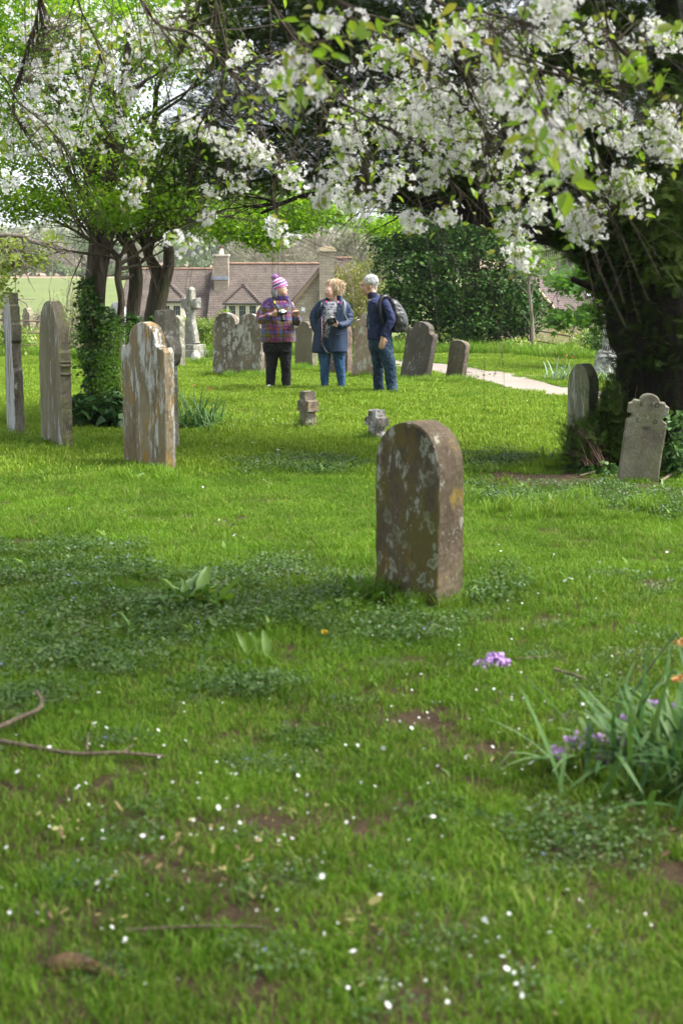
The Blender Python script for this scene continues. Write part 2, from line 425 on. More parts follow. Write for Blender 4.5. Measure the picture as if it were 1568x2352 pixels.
def grassmat(name, cols, patch_cols, tr=.3):
    m, nt = newmat(name); n = N(nt); pos = n('NewGeometry').outputs['Position']
    bl = n('Attribute', attribute_name='bl').outputs['Fac']; ti = n('Attribute', attribute_name='tint', attribute_type='INSTANCER').outputs['Fac']
    c = n.ramp(bl, [(i/(len(cols)-1), c) for i, c in enumerate(cols)])
    w1 = n.noise(pos, 1.1, 4, .6); w2 = n.noise(pos, 4.5, 3, .6)
    c = n.mix(n.math('MULTIPLY', thr(n, w1, .35, .65), .75), c, n.mix(bl, patch_cols[0], patch_cols[1]))
    c = n.mix(n.math('MULTIPLY', thr(n, w2, .56, .72), .6), c, patch_cols[2])
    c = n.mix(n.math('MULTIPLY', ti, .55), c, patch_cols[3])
    bs = n('BsdfPrincipled', {'Base Color': c, 'Roughness': .6, 'Specular IOR Level': .12})
    t = n('BsdfTranslucent', {'Color': n.mix(1.0, c, (1.2, 1.25, .6), 'MULTIPLY')})
    n.out(n('MixShader', {0: tr, 1: bs, 2: t}).outputs[0]); return m
M_grass = grassmat('grass_blades', [(.055, .125, .010), (.095, .20, .015), (.145, .265, .022), (.18, .30, .03), (.30, .28, .10)],
                   [(.105, .235, .013), (.165, .31, .022), (.20, .28, .04), (.03, .082, .008)])
M_lawn_sunlit = grassmat('sunlit_lawn_blades', [(.085, .17, .012), (.14, .25, .022), (.22, .34, .035), (.32, .36, .08)],
                   [(.17, .29, .02), (.27, .38, .04), (.31, .34, .08), (.08, .15, .012)])  # paler, yellower blades stand in for sunlight on the open middle lawn
protos = []
for s in range(5): protos.append(blade_patch(250, .20, .015, .042, .0036, M_grass, 1.1, s))          # short lawn, near
for s in range(3): protos.append(blade_patch(90, .20, .035, .085, .0046, M_grass, 1.0, 10+s))          # longer mixed
for s in range(3): protos.append(blade_patch(900, .8, .03, .06, .0095, M_lawn_sunlit, .7, 20+s))           # far lawn
for s in range(2): protos.append(blade_patch(150, .22, .10, .21, .0060, M_grass, .8, 30+s, 1))       # unmown tufts round the stones
BARE = [((1230, 1100), (170, 20)), ((1360, 1088), (140, 18)), ((1480, 1118), (90, 10)), ((600, 1895), (190, 36)), ((120, 2130), (150, 30)), ((1100, 1730), (130, 24)), ((250, 1790), (120, 16)), ((1000, 1650), (80, 14)), ((440, 2010), (130, 26)), ((1450, 2010), (130, 30)), ((1350, 1440), (60, 8)), ((1520, 1350), (60, 8)), ((900, 2180), (90, 20)), ((700, 2110), (80, 16))]
def ell(px, py, lst, grow=1.0):
    m = np.zeros(px.shape)
    for (cx, cy), (a, b) in lst:
        d = ((px-cx)/(a*grow))**2+((py-cy)/(b*grow))**2
        m = np.maximum(m, np.clip(1.4-d, 0, 1))
    return m
COVER = [((330, 1400), (420, 95)), ((120, 1300), (230, 60)), ((200, 1500), (260, 60)), ((700, 1350), (230, 50)), ((930, 1450), (150, 38)), ((60, 1620), (160, 40)),
         ((700, 1075), (160, 22)), ((1130, 1060), (80, 20)), ((1330, 1140), (260, 34)), ((1480, 1160), (120, 30)), ((1330, 1960), (170, 45)), ((1490, 1990), (120, 60)), ((1150, 1370), (110, 24)), ((980, 1900), (90, 26)), ((1100, 2100), (130, 30)), ((560, 1600), (160, 26))]
def mottle(A, B):
    A = np.asarray(A); return .5+.25*np.sin(A*4.1+B*1.7+1)*np.cos(B*3.3-A*.8)+.25*np.sin(A*9.3-B*5.1)*np.sin(B*7.7+A*2.2)
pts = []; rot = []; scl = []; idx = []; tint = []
def sow(x0, x1, y0, y1, step, kinds, sc=(.85, 1.15), keep=1.0, jit=.5, test=None, tfun=None):
    xs = np.arange(x0, x1, step); ys = np.arange(y0, y1, step); A, B = np.meshgrid(xs, ys); A = A.ravel(); B = B.ravel()
    A = A+rng.uniform(-jit, jit, A.size)*step; B = B+rng.uniform(-jit, jit, B.size)*step
    ok = (np.abs(A) < .26*B+1.1) & (rng.random(A.size) < keep)
    A, B = A[ok], B[ok]; C = hgt(A, B); px, py = proj(A, B, C)
    ok = ~in_poly(px, py, PATHPOLY) & ~in_poly(px, py, PATH2)
    if step > .4:
        for dx_, dy_ in ((.35, 0), (-.35, 0), (0, .35), (0, -.35), (.25, .25), (-.25, -.25)):
            qx, qy = proj(A+dx_, B+dy_, C); ok &= ~in_poly(qx, qy, PATHPOLY)
    ok = ok & (rng.random(A.size) > ell(px, py, BARE)*.93)
    if test is not None: ok &= test(px, py, A, B)
    A, B, C, px, py = A[ok], B[ok], C[ok], px[ok], py[ok]; n_ = len(A)
    pts.append(np.stack([A, B, C], -1)); r = rng.uniform(-.06, .06, (n_, 3)); r[:, 2] = rng.uniform(0, 2*PI, n_); rot.append(r)
    scl.append(rng.uniform(*sc, n_)); idx.append(rng.choice(kinds, n_))
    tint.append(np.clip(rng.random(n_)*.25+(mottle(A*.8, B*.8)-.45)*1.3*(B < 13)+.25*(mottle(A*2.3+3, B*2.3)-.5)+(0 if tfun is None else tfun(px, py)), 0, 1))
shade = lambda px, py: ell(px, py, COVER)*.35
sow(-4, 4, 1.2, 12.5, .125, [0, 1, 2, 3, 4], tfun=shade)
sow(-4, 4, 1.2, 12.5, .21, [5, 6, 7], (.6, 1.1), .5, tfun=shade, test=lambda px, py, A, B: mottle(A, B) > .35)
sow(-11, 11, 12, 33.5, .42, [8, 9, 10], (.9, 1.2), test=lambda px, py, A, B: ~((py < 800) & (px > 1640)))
sow(-8, 8, 12, 22, .55, [5, 6, 7], (.5, .9), .5)
sow(-8, 8, 12, 22, .42, [0, 1, 2, 3, 4], keep=.8)
nearpath = lambda px, py, A, B: ell(px, py, [((1180, 880), (330, 45)), ((950, 835), (130, 25))]) > 0
sow(-2, 9, 18, 33, .14, [0, 1, 2, 3, 4], test=nearpath)
# taller grass where the mower cannot reach
LONG = [((330, 1100), (90, 14)), ((130, 1030), (90, 12)), ((40, 1015), (50, 12)), ((990, 1400), (70, 14)), ((860, 1375), (60, 12)), ((250, 975), (90, 10)), ((550, 868), (70, 5)), ((700, 850), (30, 5)), ((950, 878), (40, 6)), ((1050, 876), (34, 6)), ((840, 866), (30, 5)), ((708, 985), (24, 8)), ((862, 1010), (24, 8)), ((1480, 1790), (150, 60)), ((430, 832), (50, 5)), ((1350, 1180), (200, 24)), ((450, 975), (60, 10)), ((380, 860), (40, 8)), ((60, 815), (60, 6)), ((1330, 1075), (60, 10)), ((560, 1530), (100, 20)), ((1300, 2330), (300, 40))]
big = lambda px, py, A, B: rng.random(A.size) < ell(px, py, LONG)*.75
sow(-6, 6, 2, 30, .16, [11, 12], (.45, .95), 1, test=big)
far_edge = lambda px, py, A, B: (B > 31.5+1.2*np.sin(A*.8)) & (py > 690)
sow(-12, 12, 31, 42, .35, [11, 12], (1.2, 2.4), 1, test=far_edge)
grass = geonodes_instances('grass', protos, np.concatenate(pts), np.concatenate(rot), np.concatenate(scl), np.concatenate(idx), np.concatenate(tint))
tag(grass, 'bright green churchyard lawn with unmown tufts round the stones', 'grass', kind='stuff')

# ground cover: low leafy speedwell and ground ivy mats --------------------
M_cover = leafmat('ground_ivy_leaf', [(.025, .062, .012), (.05, .11, .02), (.085, .15, .035), (.09, .085, .06)], .25, attr='bl', wscale=3)
M_blue = simple('speedwell_petals', (.14, .15, .38), .6, .3)
def leaf_patch(nl, size, h, ls, mat, seed, extra=None):
    r = np.random.default_rng(seed)
    T = np.array([(0, 0, 0), (.5, .45, .12), (1, 0, .02), (.5, -.45, .12)]); TF = np.array([(0, 1, 2, 3)])
    e = np.stack([r.normal(0, .35, nl), r.normal(-.25, .4, nl), r.uniform(0, 2*PI, nl)], -1)
    pos = np.stack([r.uniform(-size/2, size/2, nl), r.uniform(-size/2, size/2, nl), h*r.random(nl)**.7], -1)
    V, F, t = scatter(T, TF, euler_mats(e), pos, ls*r.uniform(.5, 1.2, nl), r.random(nl))
    mats = [mat]; n0 = len(F)
    if extra:
        k = extra[1]; pos = np.stack([r.uniform(-size/2, size/2, k), r.uniform(-size/2, size/2, k), h*(.9+.4*r.random(k))], -1)
        a = np.arange(5)*2*PI/5; FT = np.array([(0, 0, 0)]+[(math.cos(q), math.sin(q), .25) for q in a]); FF = np.array([(0, 1+i, 1+(i+1) % 5) for i in range(5)])
        FF4 = np.concatenate([FF, FF[:, 2:3]], 1)
        V2, F2, t2 = scatter(FT, FF, euler_mats(np.stack([r.normal(0, .4, k), r.normal(0, .4, k), r.uniform(0, 6, k)], -1)), pos, extra[2]*r.uniform(.7, 1.2, k), r.random(k))
        o = mesh_np('leaf_patch', np.concatenate([V, V2]), [F, F2+len(V)], [mat, extra[0]], attrs={'bl': np.concatenate([t, t2])}, link_it=False)
        mi = np.zeros(n0+len(F2), np.int32); mi[n0:] = 1; o.data.polygons.foreach_set('material_index', mi); return o
    return mesh_np('leaf_patch', V, F, mats, attrs={'bl': t}, link_it=False)
protos = [leaf_patch(260, .28, .065, .0175, M_cover, s, (M_blue, 1, .0055)) for s in range(4)]+[leaf_patch(160, .28, .05, .020, M_cover, 9)]
pts = []; rot = []; scl = []; idx = []; tint = []
sow(-4, 4, 2.3, 13.5, .17, [0, 1, 2, 3, 4], (.8, 1.3), 1, test=lambda px, py, A, B: (rng.random(A.size) < ell(px, py, COVER)*.7) & (rng.random(A.size) > ell(px, py, BARE)))
sow(-3, 3, 2.0, 8, .30, [0, 1, 2, 3, 4], (.5, .9), .8, test=lambda px, py, A, B: mottle(A*1.3+5, B*1.3) > .45)
M_tongue = leafmat('dock_seedling', [(.10, .20, .03), (.16, .28, .04), (.24, .34, .07)], .35, attr='bl')
for s in range(3):
    r = np.random.default_rng(60+s); k = 5; V, F, t = scatter([(0, -.06, 0), (0, .06, 0), (.5, -.19, .10), (.5, .19, .10), (1, 0, -.04), (.99, .01, -.04)], [(0, 2, 3, 1), (2, 4, 5, 3)], euler_mats(np.stack([r.normal(0, .3, k), -r.uniform(.4, 1.3, k), r.uniform(0, 6.28, k)], -1)), r.normal(0, .012, (k, 3))*[1, 1, 0], r.uniform(.05, .11, k)); protos.append(mesh_np('leaf_patch', V, F, M_tongue, attrs={'bl': t}, link_it=False))
sow(-4, 4, 2.2, 13, .34, [5, 6, 7], (.6, 1.2), .55, test=lambda px, py, A, B: rng.random(A.size) < ell(px, py, COVER, 1.3)*.8)
sow(-3, 3, 2.2, 9, .8, [5, 6, 7], (.5, 1.0), .5)
cover = geonodes_instances('ground_cover', protos, np.concatenate(pts), np.concatenate(rot), np.concatenate(scl), np.concatenate(idx), np.concatenate(tint))
tag(cover, 'dark leafy mats of ground ivy and tiny blue speedwell in the lawn', 'ground cover', kind='stuff')
# daisies and fallen petals ------------------------------------------------
M_white = leafmat('daisy_white', [(.55, .57, .52), (.75, .76, .72), (.8, .8, .78)], .2, tcol=(1, 1, 1), patch=.1)
M_yel = simple('daisy_yellow', (.7, .45, .03), .6)
def spots(name, n_, y0, y1, clusters, base, size, mat, hz, label, cat, squash=.4):
    B = y0+(y1-y0)*rng.random(n_*12)**1.0; A = rng.uniform(-.27, .27, B.size)*B
    C = hgt(A, B); px, py = proj(A, B, C)
    wgt = np.maximum(ell(px, py, clusters), base)/(1+0*B)
    ok = (rng.random(B.size) < wgt) & ~in_poly(px, py, PATHPOLY)
    A, B, C = A[ok][:n_], B[ok][:n_], C[ok][:n_]; k = len(A)
    a = np.arange(6)*2*PI/6; T = np.array([(0, 0, 0)]+[(math.cos(q), math.sin(q), squash) for q in a]); TF = np.array([(0, 1+i, 1+(i+1) % 6) for i in range(6)])
    e = np.stack([rng.normal(0, .45, k), rng.normal(0, .45, k), rng.uniform(0, 6, k)], -1)
    sv_ = size*np.exp(rng.normal(-.1, .38, k)); Mx_ = euler_mats(e)*(1 if cat != 'leaves' else np.stack([np.full(k, 1.5), rng.uniform(.35, .8, k), np.ones(k)], -1)[:, None, :])
    V, F, t = scatter(T, TF, Mx_, np.stack([A, B, C+rng.uniform(*hz, k)], -1), sv_)
    return tag(mesh_np(name, V, F, mat, attrs={'tint': t}), label, cat, kind='stuff')
spots('daisies', 200, 4, 24, [((1200, 980), (250, 60)), ((150, 1200), (250, 40)), ((500, 1230), (250, 40)), ((1300, 1350), (250, 120)), ((700, 1000), (300, 50)), ((900, 1600), (500, 150))], .08, .0058, M_white, (.045, .065), 'small white daisies scattered over the mown lawn', 'daisies')
spots('fallen_petals', 330, 2.4, 7.5, [((500, 1900), (480, 250)), ((1150, 1700), (300, 120)), ((300, 2050), (350, 200)), ((1100, 2200), (420, 150))], .10, .0048, M_white, (.03, .055), 'white cherry petals fallen on the grass in the foreground', 'petals', .15)
M_yleaf = leafmat('yellowed_leaf', [(.16, .10, .05), (.28, .24, .08), (.34, .33, .13)], .2, patch=.1)
spots('fallen_leaves', 200, 2.4, 6, [((480, 1990), (190, 90)), ((130, 2110), (180, 40)), ((650, 1890), (140, 30)), ((820, 2150), (90, 40)), ((110, 1920), (80, 40)), ((1400, 1950), (160, 50)), ((1150, 1740), (120, 30))], .02, .0075, M_yleaf, (.02, .05), 'yellowed and brown fallen leaves lying in the thin grass', 'leaves', .1)
# ================================================================== HEADSTONES
def arc(cx, cz, rx, rz, a0, a1, k=10):
    return [(cx+rx*math.cos(math.radians(a0+(a1-a0)*i/k)), cz+rz*math.sin(math.radians(a0+(a1-a0)*i/k))) for i in range(k+1)]
def prof(kind, w, h):
    q = w/2
    if kind == 'round':       # full round head
        r = .92*q; return [(-q, -.25), (q, -.25), (q, h-r)]+arc(0, h-r, q, r, 0, 180, 22)[1:-1]+[(-q, h-r)]
    if kind == 'segment':     # shallow curve
        r = .42*q; return [(-q, -.25), (q, -.25), (q, h-r)]+arc(0, h-r, q, r, 0, 180, 16)[1:-1]+[(-q, h-r)]
    if kind == 'shoulder':    # round hump between two scooped shoulders
        s = .62*q; r = .30*w
        return [(-q, -.25), (q, -.25), (q, h-r-.02), (q*.93, h-r+.02)]+arc(q*.93, h-r+.055, q*.93-s, .05, -90, -178, 5)+arc(0, h-r+.06, s, r-.06, 0, 180, 14)+arc(-q*.93, h-r+.055, q*.93-s, .05, -2, -90, 5)+[(-q*.93, h-r+.02), (-q, h-r-.02)]
    if kind == 'gothic':
        out = [(-q, -.25), (q, -.25), (q, h*.66), (q*.9, h*.68)]
        n_ = 9
        for i in range(n_+1):
            t = i/n_; out.append((q*.9*math.cos(t*PI/2)**.85 if i < n_ else .02, h*.68+(h*.32)*math.sin(t*PI/2)))
        return out+[(-u, z) for u, z in out[:2:-1]]+[(-q*.9, h*.68), (-q, h*.66)]
    if kind == 'double':
        a = arc(q*.5, h*.80, q*.46, h*.20, 0, 180, 12); b = arc(-q*.5, h*.80, q*.46, h*.20, 0, 180, 12)
        return [(-q, -.25), (q, -.25), (q, h*.76)]+a+[(0, h*.83)]+b+[(-q, h*.76)]
    if kind == 'stepped':     # shouldered head over a waisted shaft
        return [(-q, -.25), (q, -.25), (q, h*.48), (q*.86, h*.50), (q*.80, h*.66), (q, h*.68), (q*1.02, h*.79), (q*.84, h*.80), (q*.80, h*.91), (q*.55, h*.92), (q*.5, h), (-q*.5, h), (-q*.55, h*.92), (-q*.80, h*.91), (-q*.84, h*.80), (-q*1.02, h*.79), (-q, h*.68), (-q*.80, h*.66), (-q*.86, h*.5), (-q, h*.48)]
    if kind == 'cross':       # short latin cross
        s = .30*w
        return [(-s*1.25, -.2), (s*1.25, -.2), (s*1.2, h*.18), (s*.85, h*.3), (s*.85, h*.46), (q, h*.48), (q*1.0, h*.74), (s*.9, h*.78), (s*.85, h), (-s*.85, h), (-s*.9, h*.78), (-q, h*.74), (-q, h*.48), (-s*.85, h*.46), (-s*.85, h*.3), (-s*1.2, h*.18)]
    if kind == 'tallcross':
        s = .26*w
        return [(-s*1.1, -.2), (s*1.1, -.2), (s, h*.60), (q*.9, h*.64)]+arc(q*.55, h*.71, q*.45, h*.09, -60, 60, 5)+[(s, h*.82), (s*.95, h), (-s*.95, h), (-s, h*.82)]+arc(-q*.55, h*.71, q*.45, h*.09, 120, 240, 5)+[(-q*.9, h*.64), (-s, h*.60)]
    if kind == 'fancy':       # the dated stone: bitten shoulders under a dome
        S = w; b = h
        R = [(q, -.2), (q, b*.686), (q*.80, b*.712)]+[(q*.74, b*.735), (q*.80, b*.762), (q, b*.768), (q, b*.873), (q*.86, b*.885), (q*.76, b*.918), (q*.50, b*.918)]
        D = arc(0, b*.912, q*.50, b*.088, 0, 180, 16)
        return R+D[1:-1]+[(-u, z) for u, z in R[::-1]]
def slab(name, poly, T, mat, parent, jit=.004, seed=0, inset=.008, ds=.03, side=None):
    r = np.random.default_rng(seed+100)
    P0 = []
    for i in range(len(poly)):
        a = np.array(poly[i]); b = np.array(poly[(i+1) % len(poly)]); L = np.linalg.norm(b-a); k = max(1, int(L/ds))
        for j in range(k): P0.append(a+(b-a)*j/k)
    Pn = np.array(P0)
    nrm = np.roll(Pn, -1, 0)-np.roll(Pn, 1, 0); nrm = np.stack([nrm[:, 1], -nrm[:, 0]], -1); nrm /= np.linalg.norm(nrm, axis=1)[:, None]+1e-9
    rings = []
    def jn(k, amp):
        x = r.normal(0, 1, len(Pn)); x = (x+np.roll(x, 1)+np.roll(x, -1))/1.7; return x[:, None]*amp
    for d, ins in ((-T/2, inset), (-T/2+inset*.8, 0), (-T/6, 0), (T/6, 0), (T/2-inset*.8, 0), (T/2, inset)):
        q = Pn-nrm*ins+nrm*jn(0, jit); rings.append(np.stack([q[:, 0], np.full(len(q), d)+r.normal(0, jit*.4, len(q)), q[:, 1]], -1))
    n_ = len(Pn); V = np.concatenate(rings); m = MB()
    fs = [tuple(range(n_))]+[tuple(range(6*n_-1, 5*n_-1, -1))]
    for k in range(5):
        for i in range(n_): fs.append((k*n_+i, (k+1)*n_+i, (k+1)*n_+(i+1) % n_, k*n_+(i+1) % n_))
    m.add([tuple(v) for v in V], fs)
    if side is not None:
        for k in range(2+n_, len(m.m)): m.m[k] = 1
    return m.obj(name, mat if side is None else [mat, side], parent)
def place(xc, yb, a, lean=0, pitch=0, Y=None):
    g_ = G(xc, yb) if Y is None else Vector((P(xc, yb, Y).x, Y, H(P(xc, yb, Y).x, Y)))
    M = Matrix.Translation(g_) @ Matrix.Rotation(math.radians(-a), 4, 'Z') @ Matrix.Rotation(math.radians(lean), 4, 'Y') @ Matrix.Rotation(math.radians(pitch), 4, 'X')
    return g_, M
def stone(kind, xc, yb, ytop, wpx, a, T, mat, label, name='headstone', lean=0, pitch=0, seed=0, jit=.004, W=None, Y=None, side=None):
    g_, M = place(xc, yb, a, lean, pitch, Y)
    tf = (xc-784)/FPX; ar = math.radians(a)
    if W is None: W = wpx*g_.y/(FPX*(math.cos(ar)+tf*math.sin(ar)))
    Hh = P(xc, ytop, g_.y).z-g_.z
    o = slab(name, prof(kind, W, Hh), T, mat, None, jit, seed, side=side)
    # front face sits on the stated base point
    o.matrix_world = M @ Matrix.Translation((0, T/2, 0))
    tag(o, label, 'gravestone', 'gravestones in the churchyard')
    o['W'] = W; o['Hh'] = Hh
    return o, W, Hh
S = stonemat
st = {}
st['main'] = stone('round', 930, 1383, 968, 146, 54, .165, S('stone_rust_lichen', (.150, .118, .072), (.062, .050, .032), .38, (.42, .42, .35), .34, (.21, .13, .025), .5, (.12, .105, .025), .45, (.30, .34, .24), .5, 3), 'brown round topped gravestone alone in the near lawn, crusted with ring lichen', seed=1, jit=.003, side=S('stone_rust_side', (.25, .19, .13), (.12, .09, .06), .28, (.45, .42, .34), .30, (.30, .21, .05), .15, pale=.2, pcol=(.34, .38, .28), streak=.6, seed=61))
M_a = S('stone_white_streak', (.36, .34, .28), (.10, .085, .06), .72, (.62, .63, .62), .12, (.3, .22, .06), .15, streak=.12, seed=5)
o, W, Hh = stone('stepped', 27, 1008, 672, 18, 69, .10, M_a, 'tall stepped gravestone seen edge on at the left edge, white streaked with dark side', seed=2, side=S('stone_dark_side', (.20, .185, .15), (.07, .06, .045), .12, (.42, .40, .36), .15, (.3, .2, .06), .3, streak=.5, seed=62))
M_b = S('stone_grey_streak', (.38, .35, .26), (.20, .175, .11), .45, (.60, .62, .60), .22, (.36, .25, .07), .2, streak=.14, seed=8)
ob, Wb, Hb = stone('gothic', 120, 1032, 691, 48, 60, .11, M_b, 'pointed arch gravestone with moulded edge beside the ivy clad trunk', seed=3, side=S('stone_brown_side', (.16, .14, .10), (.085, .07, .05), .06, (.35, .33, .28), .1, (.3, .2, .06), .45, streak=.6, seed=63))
m = MB()
for zz, rr in ((.575, .017), (.60, .012), (.52, .014)): m.tube([(Wb/2+.002, -.055, Hb*zz), (Wb/2+.002, .055, Hb*zz)], rr, 8)
m.obj('moulding', ob.data.materials[1], ob)
stone('shoulder', 68, 817, 706, 16, 55, .13, S('stone_yellow_edge', (.36, .31, .2), (.22, .2, .14), .35, (.6, .56, .42), .3, (.45, .33, .1), .1, seed=11), 'thin leaning pale gravestone far back between the two edge on gravestones', lean=-9, seed=4)
stone('shoulder', 332, 1078, 739, 97, 54, .10, S('stone_orange_white', (.36, .31, .21), (.17, .13, .08), .52, (.58, .59, .56), .62, (.40, .24, .05), .15, streak=.22, seed=14), 'large gravestone with scalloped top, face streaked with orange and white lichen', seed=5)
stone('tallcross', 372, 1030, 713, 26, 56, .13, S('stone_cross_mottled', (.33, .30, .23), (.16, .14, .11), .42, (.56, .56, .52), .3, (.38, .27, .07), .3, (.10, .11, .05), seed=17), 'mottled stone cross standing close behind the large orange lichened gravestone', name='cross_headstone', seed=6, W=.44)
stone('segment', 396, 846, 724, 36, 42, .14, S('stone_mossy_pale', (.36, .34, .26), (.2, .19, .14), .38, (.55, .54, .46), .3, (.45, .3, .05), .2, seed=19), 'pale lichened gravestone behind the mottled stone cross', seed=7)
stone('gothic', 270, 818, 693, 42, 18, .16, S('stone_white_spotted', (.60, .60, .58), (.22, .22, .21), .75, (.75, .76, .76), 0, green=.0, streak=.6, seed=21, sc=1.5), 'white spotted pointed gravestone seen between the thin tree trunks', seed=8, Y=31)
stone('double', 543, 862, 719, 110, 28, .13, S('stone_double_grey', (.27, .225, .165), (.12, .095, .07), .55, (.52, .51, .46), .20, (.40, .22, .07), .1, streak=.5, seed=24), 'wide double topped grey gravestone left of the woman in the bobble hat', seed=9, lean=1.5)
stone('segment', 604, 856, 768, 16, 35, .12, S('stone_rusty', (.36, .22, .14), (.2, .14, .1), .3, (.5, .44, .38), .45, (.45, .24, .08), .1, seed=26), 'rusty brown gravestone sliver behind the wide double topped gravestone', seed=10, Y=26.4)
stone('shoulder', 697, 847, 738, 40, 42, .15, S('stone_brown_plain', (.27, .235, .17), (.17, .145, .10), .08, (.4, .38, .3), .04, green=.35, gcol=(.17, .17, .09), streak=.4, seed=28), 'plain brown gravestone with scooped shoulders between the two women', seed=11)
stone('round', 776, 859, 735, 42, 42, .13, S('stone_red_speckle', (.26, .19, .15), (.15, .11, .09), .25, (.46, .42, .36), .30, (.42, .27, .08), .15, seed=31), 'reddish gravestone hidden behind the woman in the blue coat', seed=12)
stone('shoulder', 836, 868, 716, 60, 38, .12, S('stone_pink_white', (.44, .35, .24), (.30, .18, .12), .55, (.62, .60, .54), .12, (.42, .25, .12), .1, streak=.6, seed=33), 'cream and pink lichened gravestone leaning behind the man', seed=13, lean=5.5)
stone('shoulder', 946, 873, 736, 59, 42, .13, S('stone_dark_lean', (.17, .145, .125), (.10, .085, .07), .22, (.48, .47, .46), .10, (.3, .2, .06), .25, (.1, .1, .05), streak=.5, seed=36), 'tall dark gravestone leaning right beside the gravel path', seed=14, lean=12)
stone('segment', 1040, 873, 780, 37, 42, .11, S('stone_dark_small', (.20, .165, .125), (.12, .09, .07), .25, (.46, .45, .40), .28, (.33, .25, .07), .3, streak=.5, seed=38), 'smaller brown gravestone leaning right at the edge of the gravel path', seed=15, lean=9)
stone('cross', 694, 986, 899, 17, 60, .14, S('stone_stub_orange', (.34, .30, .23), (.15, .12, .09), .35, (.55, .54, .5), .40, (.46, .28, .06), .15, seed=41), 'short stub of a stone cross with orange lichen in front of the two women', name='cross_footstone', seed=16, W=.24)
stone('cross', 852, 1011, 942, 17, 58, .13, S('stone_stub_grey', (.34, .31, .27), (.14, .12, .10), .50, (.56, .54, .52), .06, (.3, .2, .06), .1, seed=43), 'short weathered grey cross stub just behind the round topped gravestone', name='cross_footstone', seed=17, W=.25)
stone('round', 1322, 1064, 835, 48, 76, .10, S('stone_olive_pale', (.25, .25, .17), (.13, .12, .09), .30, (.44, .46, .38), .0, green=.45, gcol=(.19, .21, .07), streak=.2, seed=46), 'olive round topped gravestone seen edge on against the dead yew shoots', seed=18, side=S('stone_shaded_side', (.07, .065, .05), (.03, .026, .02), .05, (.25, .25, .2), 0, green=.3, seed=64))  # side coloured near black for the shade under the yew
M_s = S('stone_dated', (.29, .275, .20), (.14, .125, .09), .18, (.44, .44, .36), .0, green=.4, gcol=(.15, .155, .08), streak=.8, seed=48, sc=1.6)
od, Wd, Hd = stone('fancy', 1464, 1106, 903, 93, 3, .07, M_s, 'pale carved gravestone with bitten shoulders dated 1882, leaning by the yew trunk', seed=19, lean=6, pitch=3, jit=.0015)
M_letter_shade = simple('letter_recess_shade', (.035, .03, .022), .9)  # dark colour on raised letters imitates the shade inside cut ones
def text(name, s, size, loc, parent, mat, rot=(PI/2, 0, 0), ext=.0008, sx=1):
    c = bpy.data.curves.new(name, 'FONT'); c.body = s; c.size = size; c.extrude = ext; c.align_x = 'CENTER'
    t = bpy.data.objects.new(name+'_tmp', c); COL.objects.link(t); bpy.context.view_layer.update()
    me = bpy.data.meshes.new_from_object(t.evaluated_get(bpy.context.evaluated_depsgraph_get())); bpy.data.objects.remove(t)
    me.materials.clear(); me.materials.append(mat); o = bpy.data.objects.new(name, me); o.location = loc; o.rotation_euler = rot; o.scale = (sx, 1, 1)
    return link(o, parent)
for s_, u, z, sz in (('E', -.20, .855, .052), ('I', .03, .862, .04), ('D', .19, .855, .052), ('C.', -.22, .672, .046), ('D', .21, .672, .046), ('1882', .0, .595, .044)):
    text('lettering', s_, sz, (u*Wd, -.0365, z*Hd), od, M_letter_shade)
# cross on a stepped plinth ------------------------------------------------
M_h = S('stone_cross_pale', (.40, .38, .31), (.22, .21, .18), .35, (.58, .58, .54), .08, (.35, .3, .1), .2, seed=51)
g_, Mx = place(441, 829, 40)
root = empty('cross_monument', g_, 'pale stone cross on a stepped plinth in front of the yellow green hedge', 'cross', 'gravestones in the churchyard'); root.rotation_euler = (0, 0, math.radians(-40))
kz = g_.y/FPX
m = MB(); m.box((0, 0, .02), (.62, .46, .44)); m.box((0, 0, .28), (.50, .36, .16)); m.obj('plinth', M_h, root, bevel=.012)
hh = lambda y: (829-y)*kz
poly = [(-.19, hh(788)), (.19, hh(788)), (.155, hh(768)), (.12, hh(752)), (.075, hh(738)), (.062, hh(710)), (.13, hh(706)), (.15, hh(712)), (.24, hh(709)), (.255, hh(694)), (.235, hh(686)), (.12, hh(690)), (.085, hh(686)), (.085, hh(668)), (.03, hh(662))]
poly = poly+[(-u, z) for u, z in poly[::-1]]
slab('cross_shaft', poly, .17, M_h, root, .004, 20, .03)
m = MB(); m.tube([(0, 0, -.1), (0, 0, .1), (0, 0, .2), (.01, 0, .25)], [.12, .115, .08, .03], 10); gs, _ = place(450, 834, 20)
o = m.obj('marker_stone', S('stone_white_lump', (.6, .57, .5), (.4, .36, .28), .6, (.72, .7, .64), .25, (.5, .3, .1), .0, seed=52), None, loc=gs, smooth=True); tag(o, 'small rounded white stone at the foot of the cross plinth', 'marker stone')
# pedestal monument right --------------------------------------------------
M_t = S('stone_pedestal', (.46, .46, .42), (.22, .21, .18), .60, (.66, .67, .64), .12, (.4, .3, .15), .15, seed=54)
g_, Mx = place(1397, 862, 12)
root = empty('pedestal_monument', g_, 'white lichened moulded pedestal behind the yew shoots with a narrow block on top', 'pedestal', 'gravestones in the churchyard'); root.rotation_euler = (0, 0, .2)
def lathe_sq(m, prof_, n_=4, rot=PI/4):
    k = 1/math.cos(PI/n_)
    vs = [(r*k*math.cos(rot+2*PI*i/n_), r*k*math.sin(rot+2*PI*i/n_), z) for r, z in prof_ for i in range(n_)]
    fs = [(j*n_+i, j*n_+(i+1) % n_, (j+1)*n_+(i+1) % n_, (j+1)*n_+i) for j in range(len(prof_)-1) for i in range(n_)]
    fs += [tuple(range(n_)), tuple(range(len(vs)-1, len(vs)-n_-1, -1))]; m.add(vs, fs)
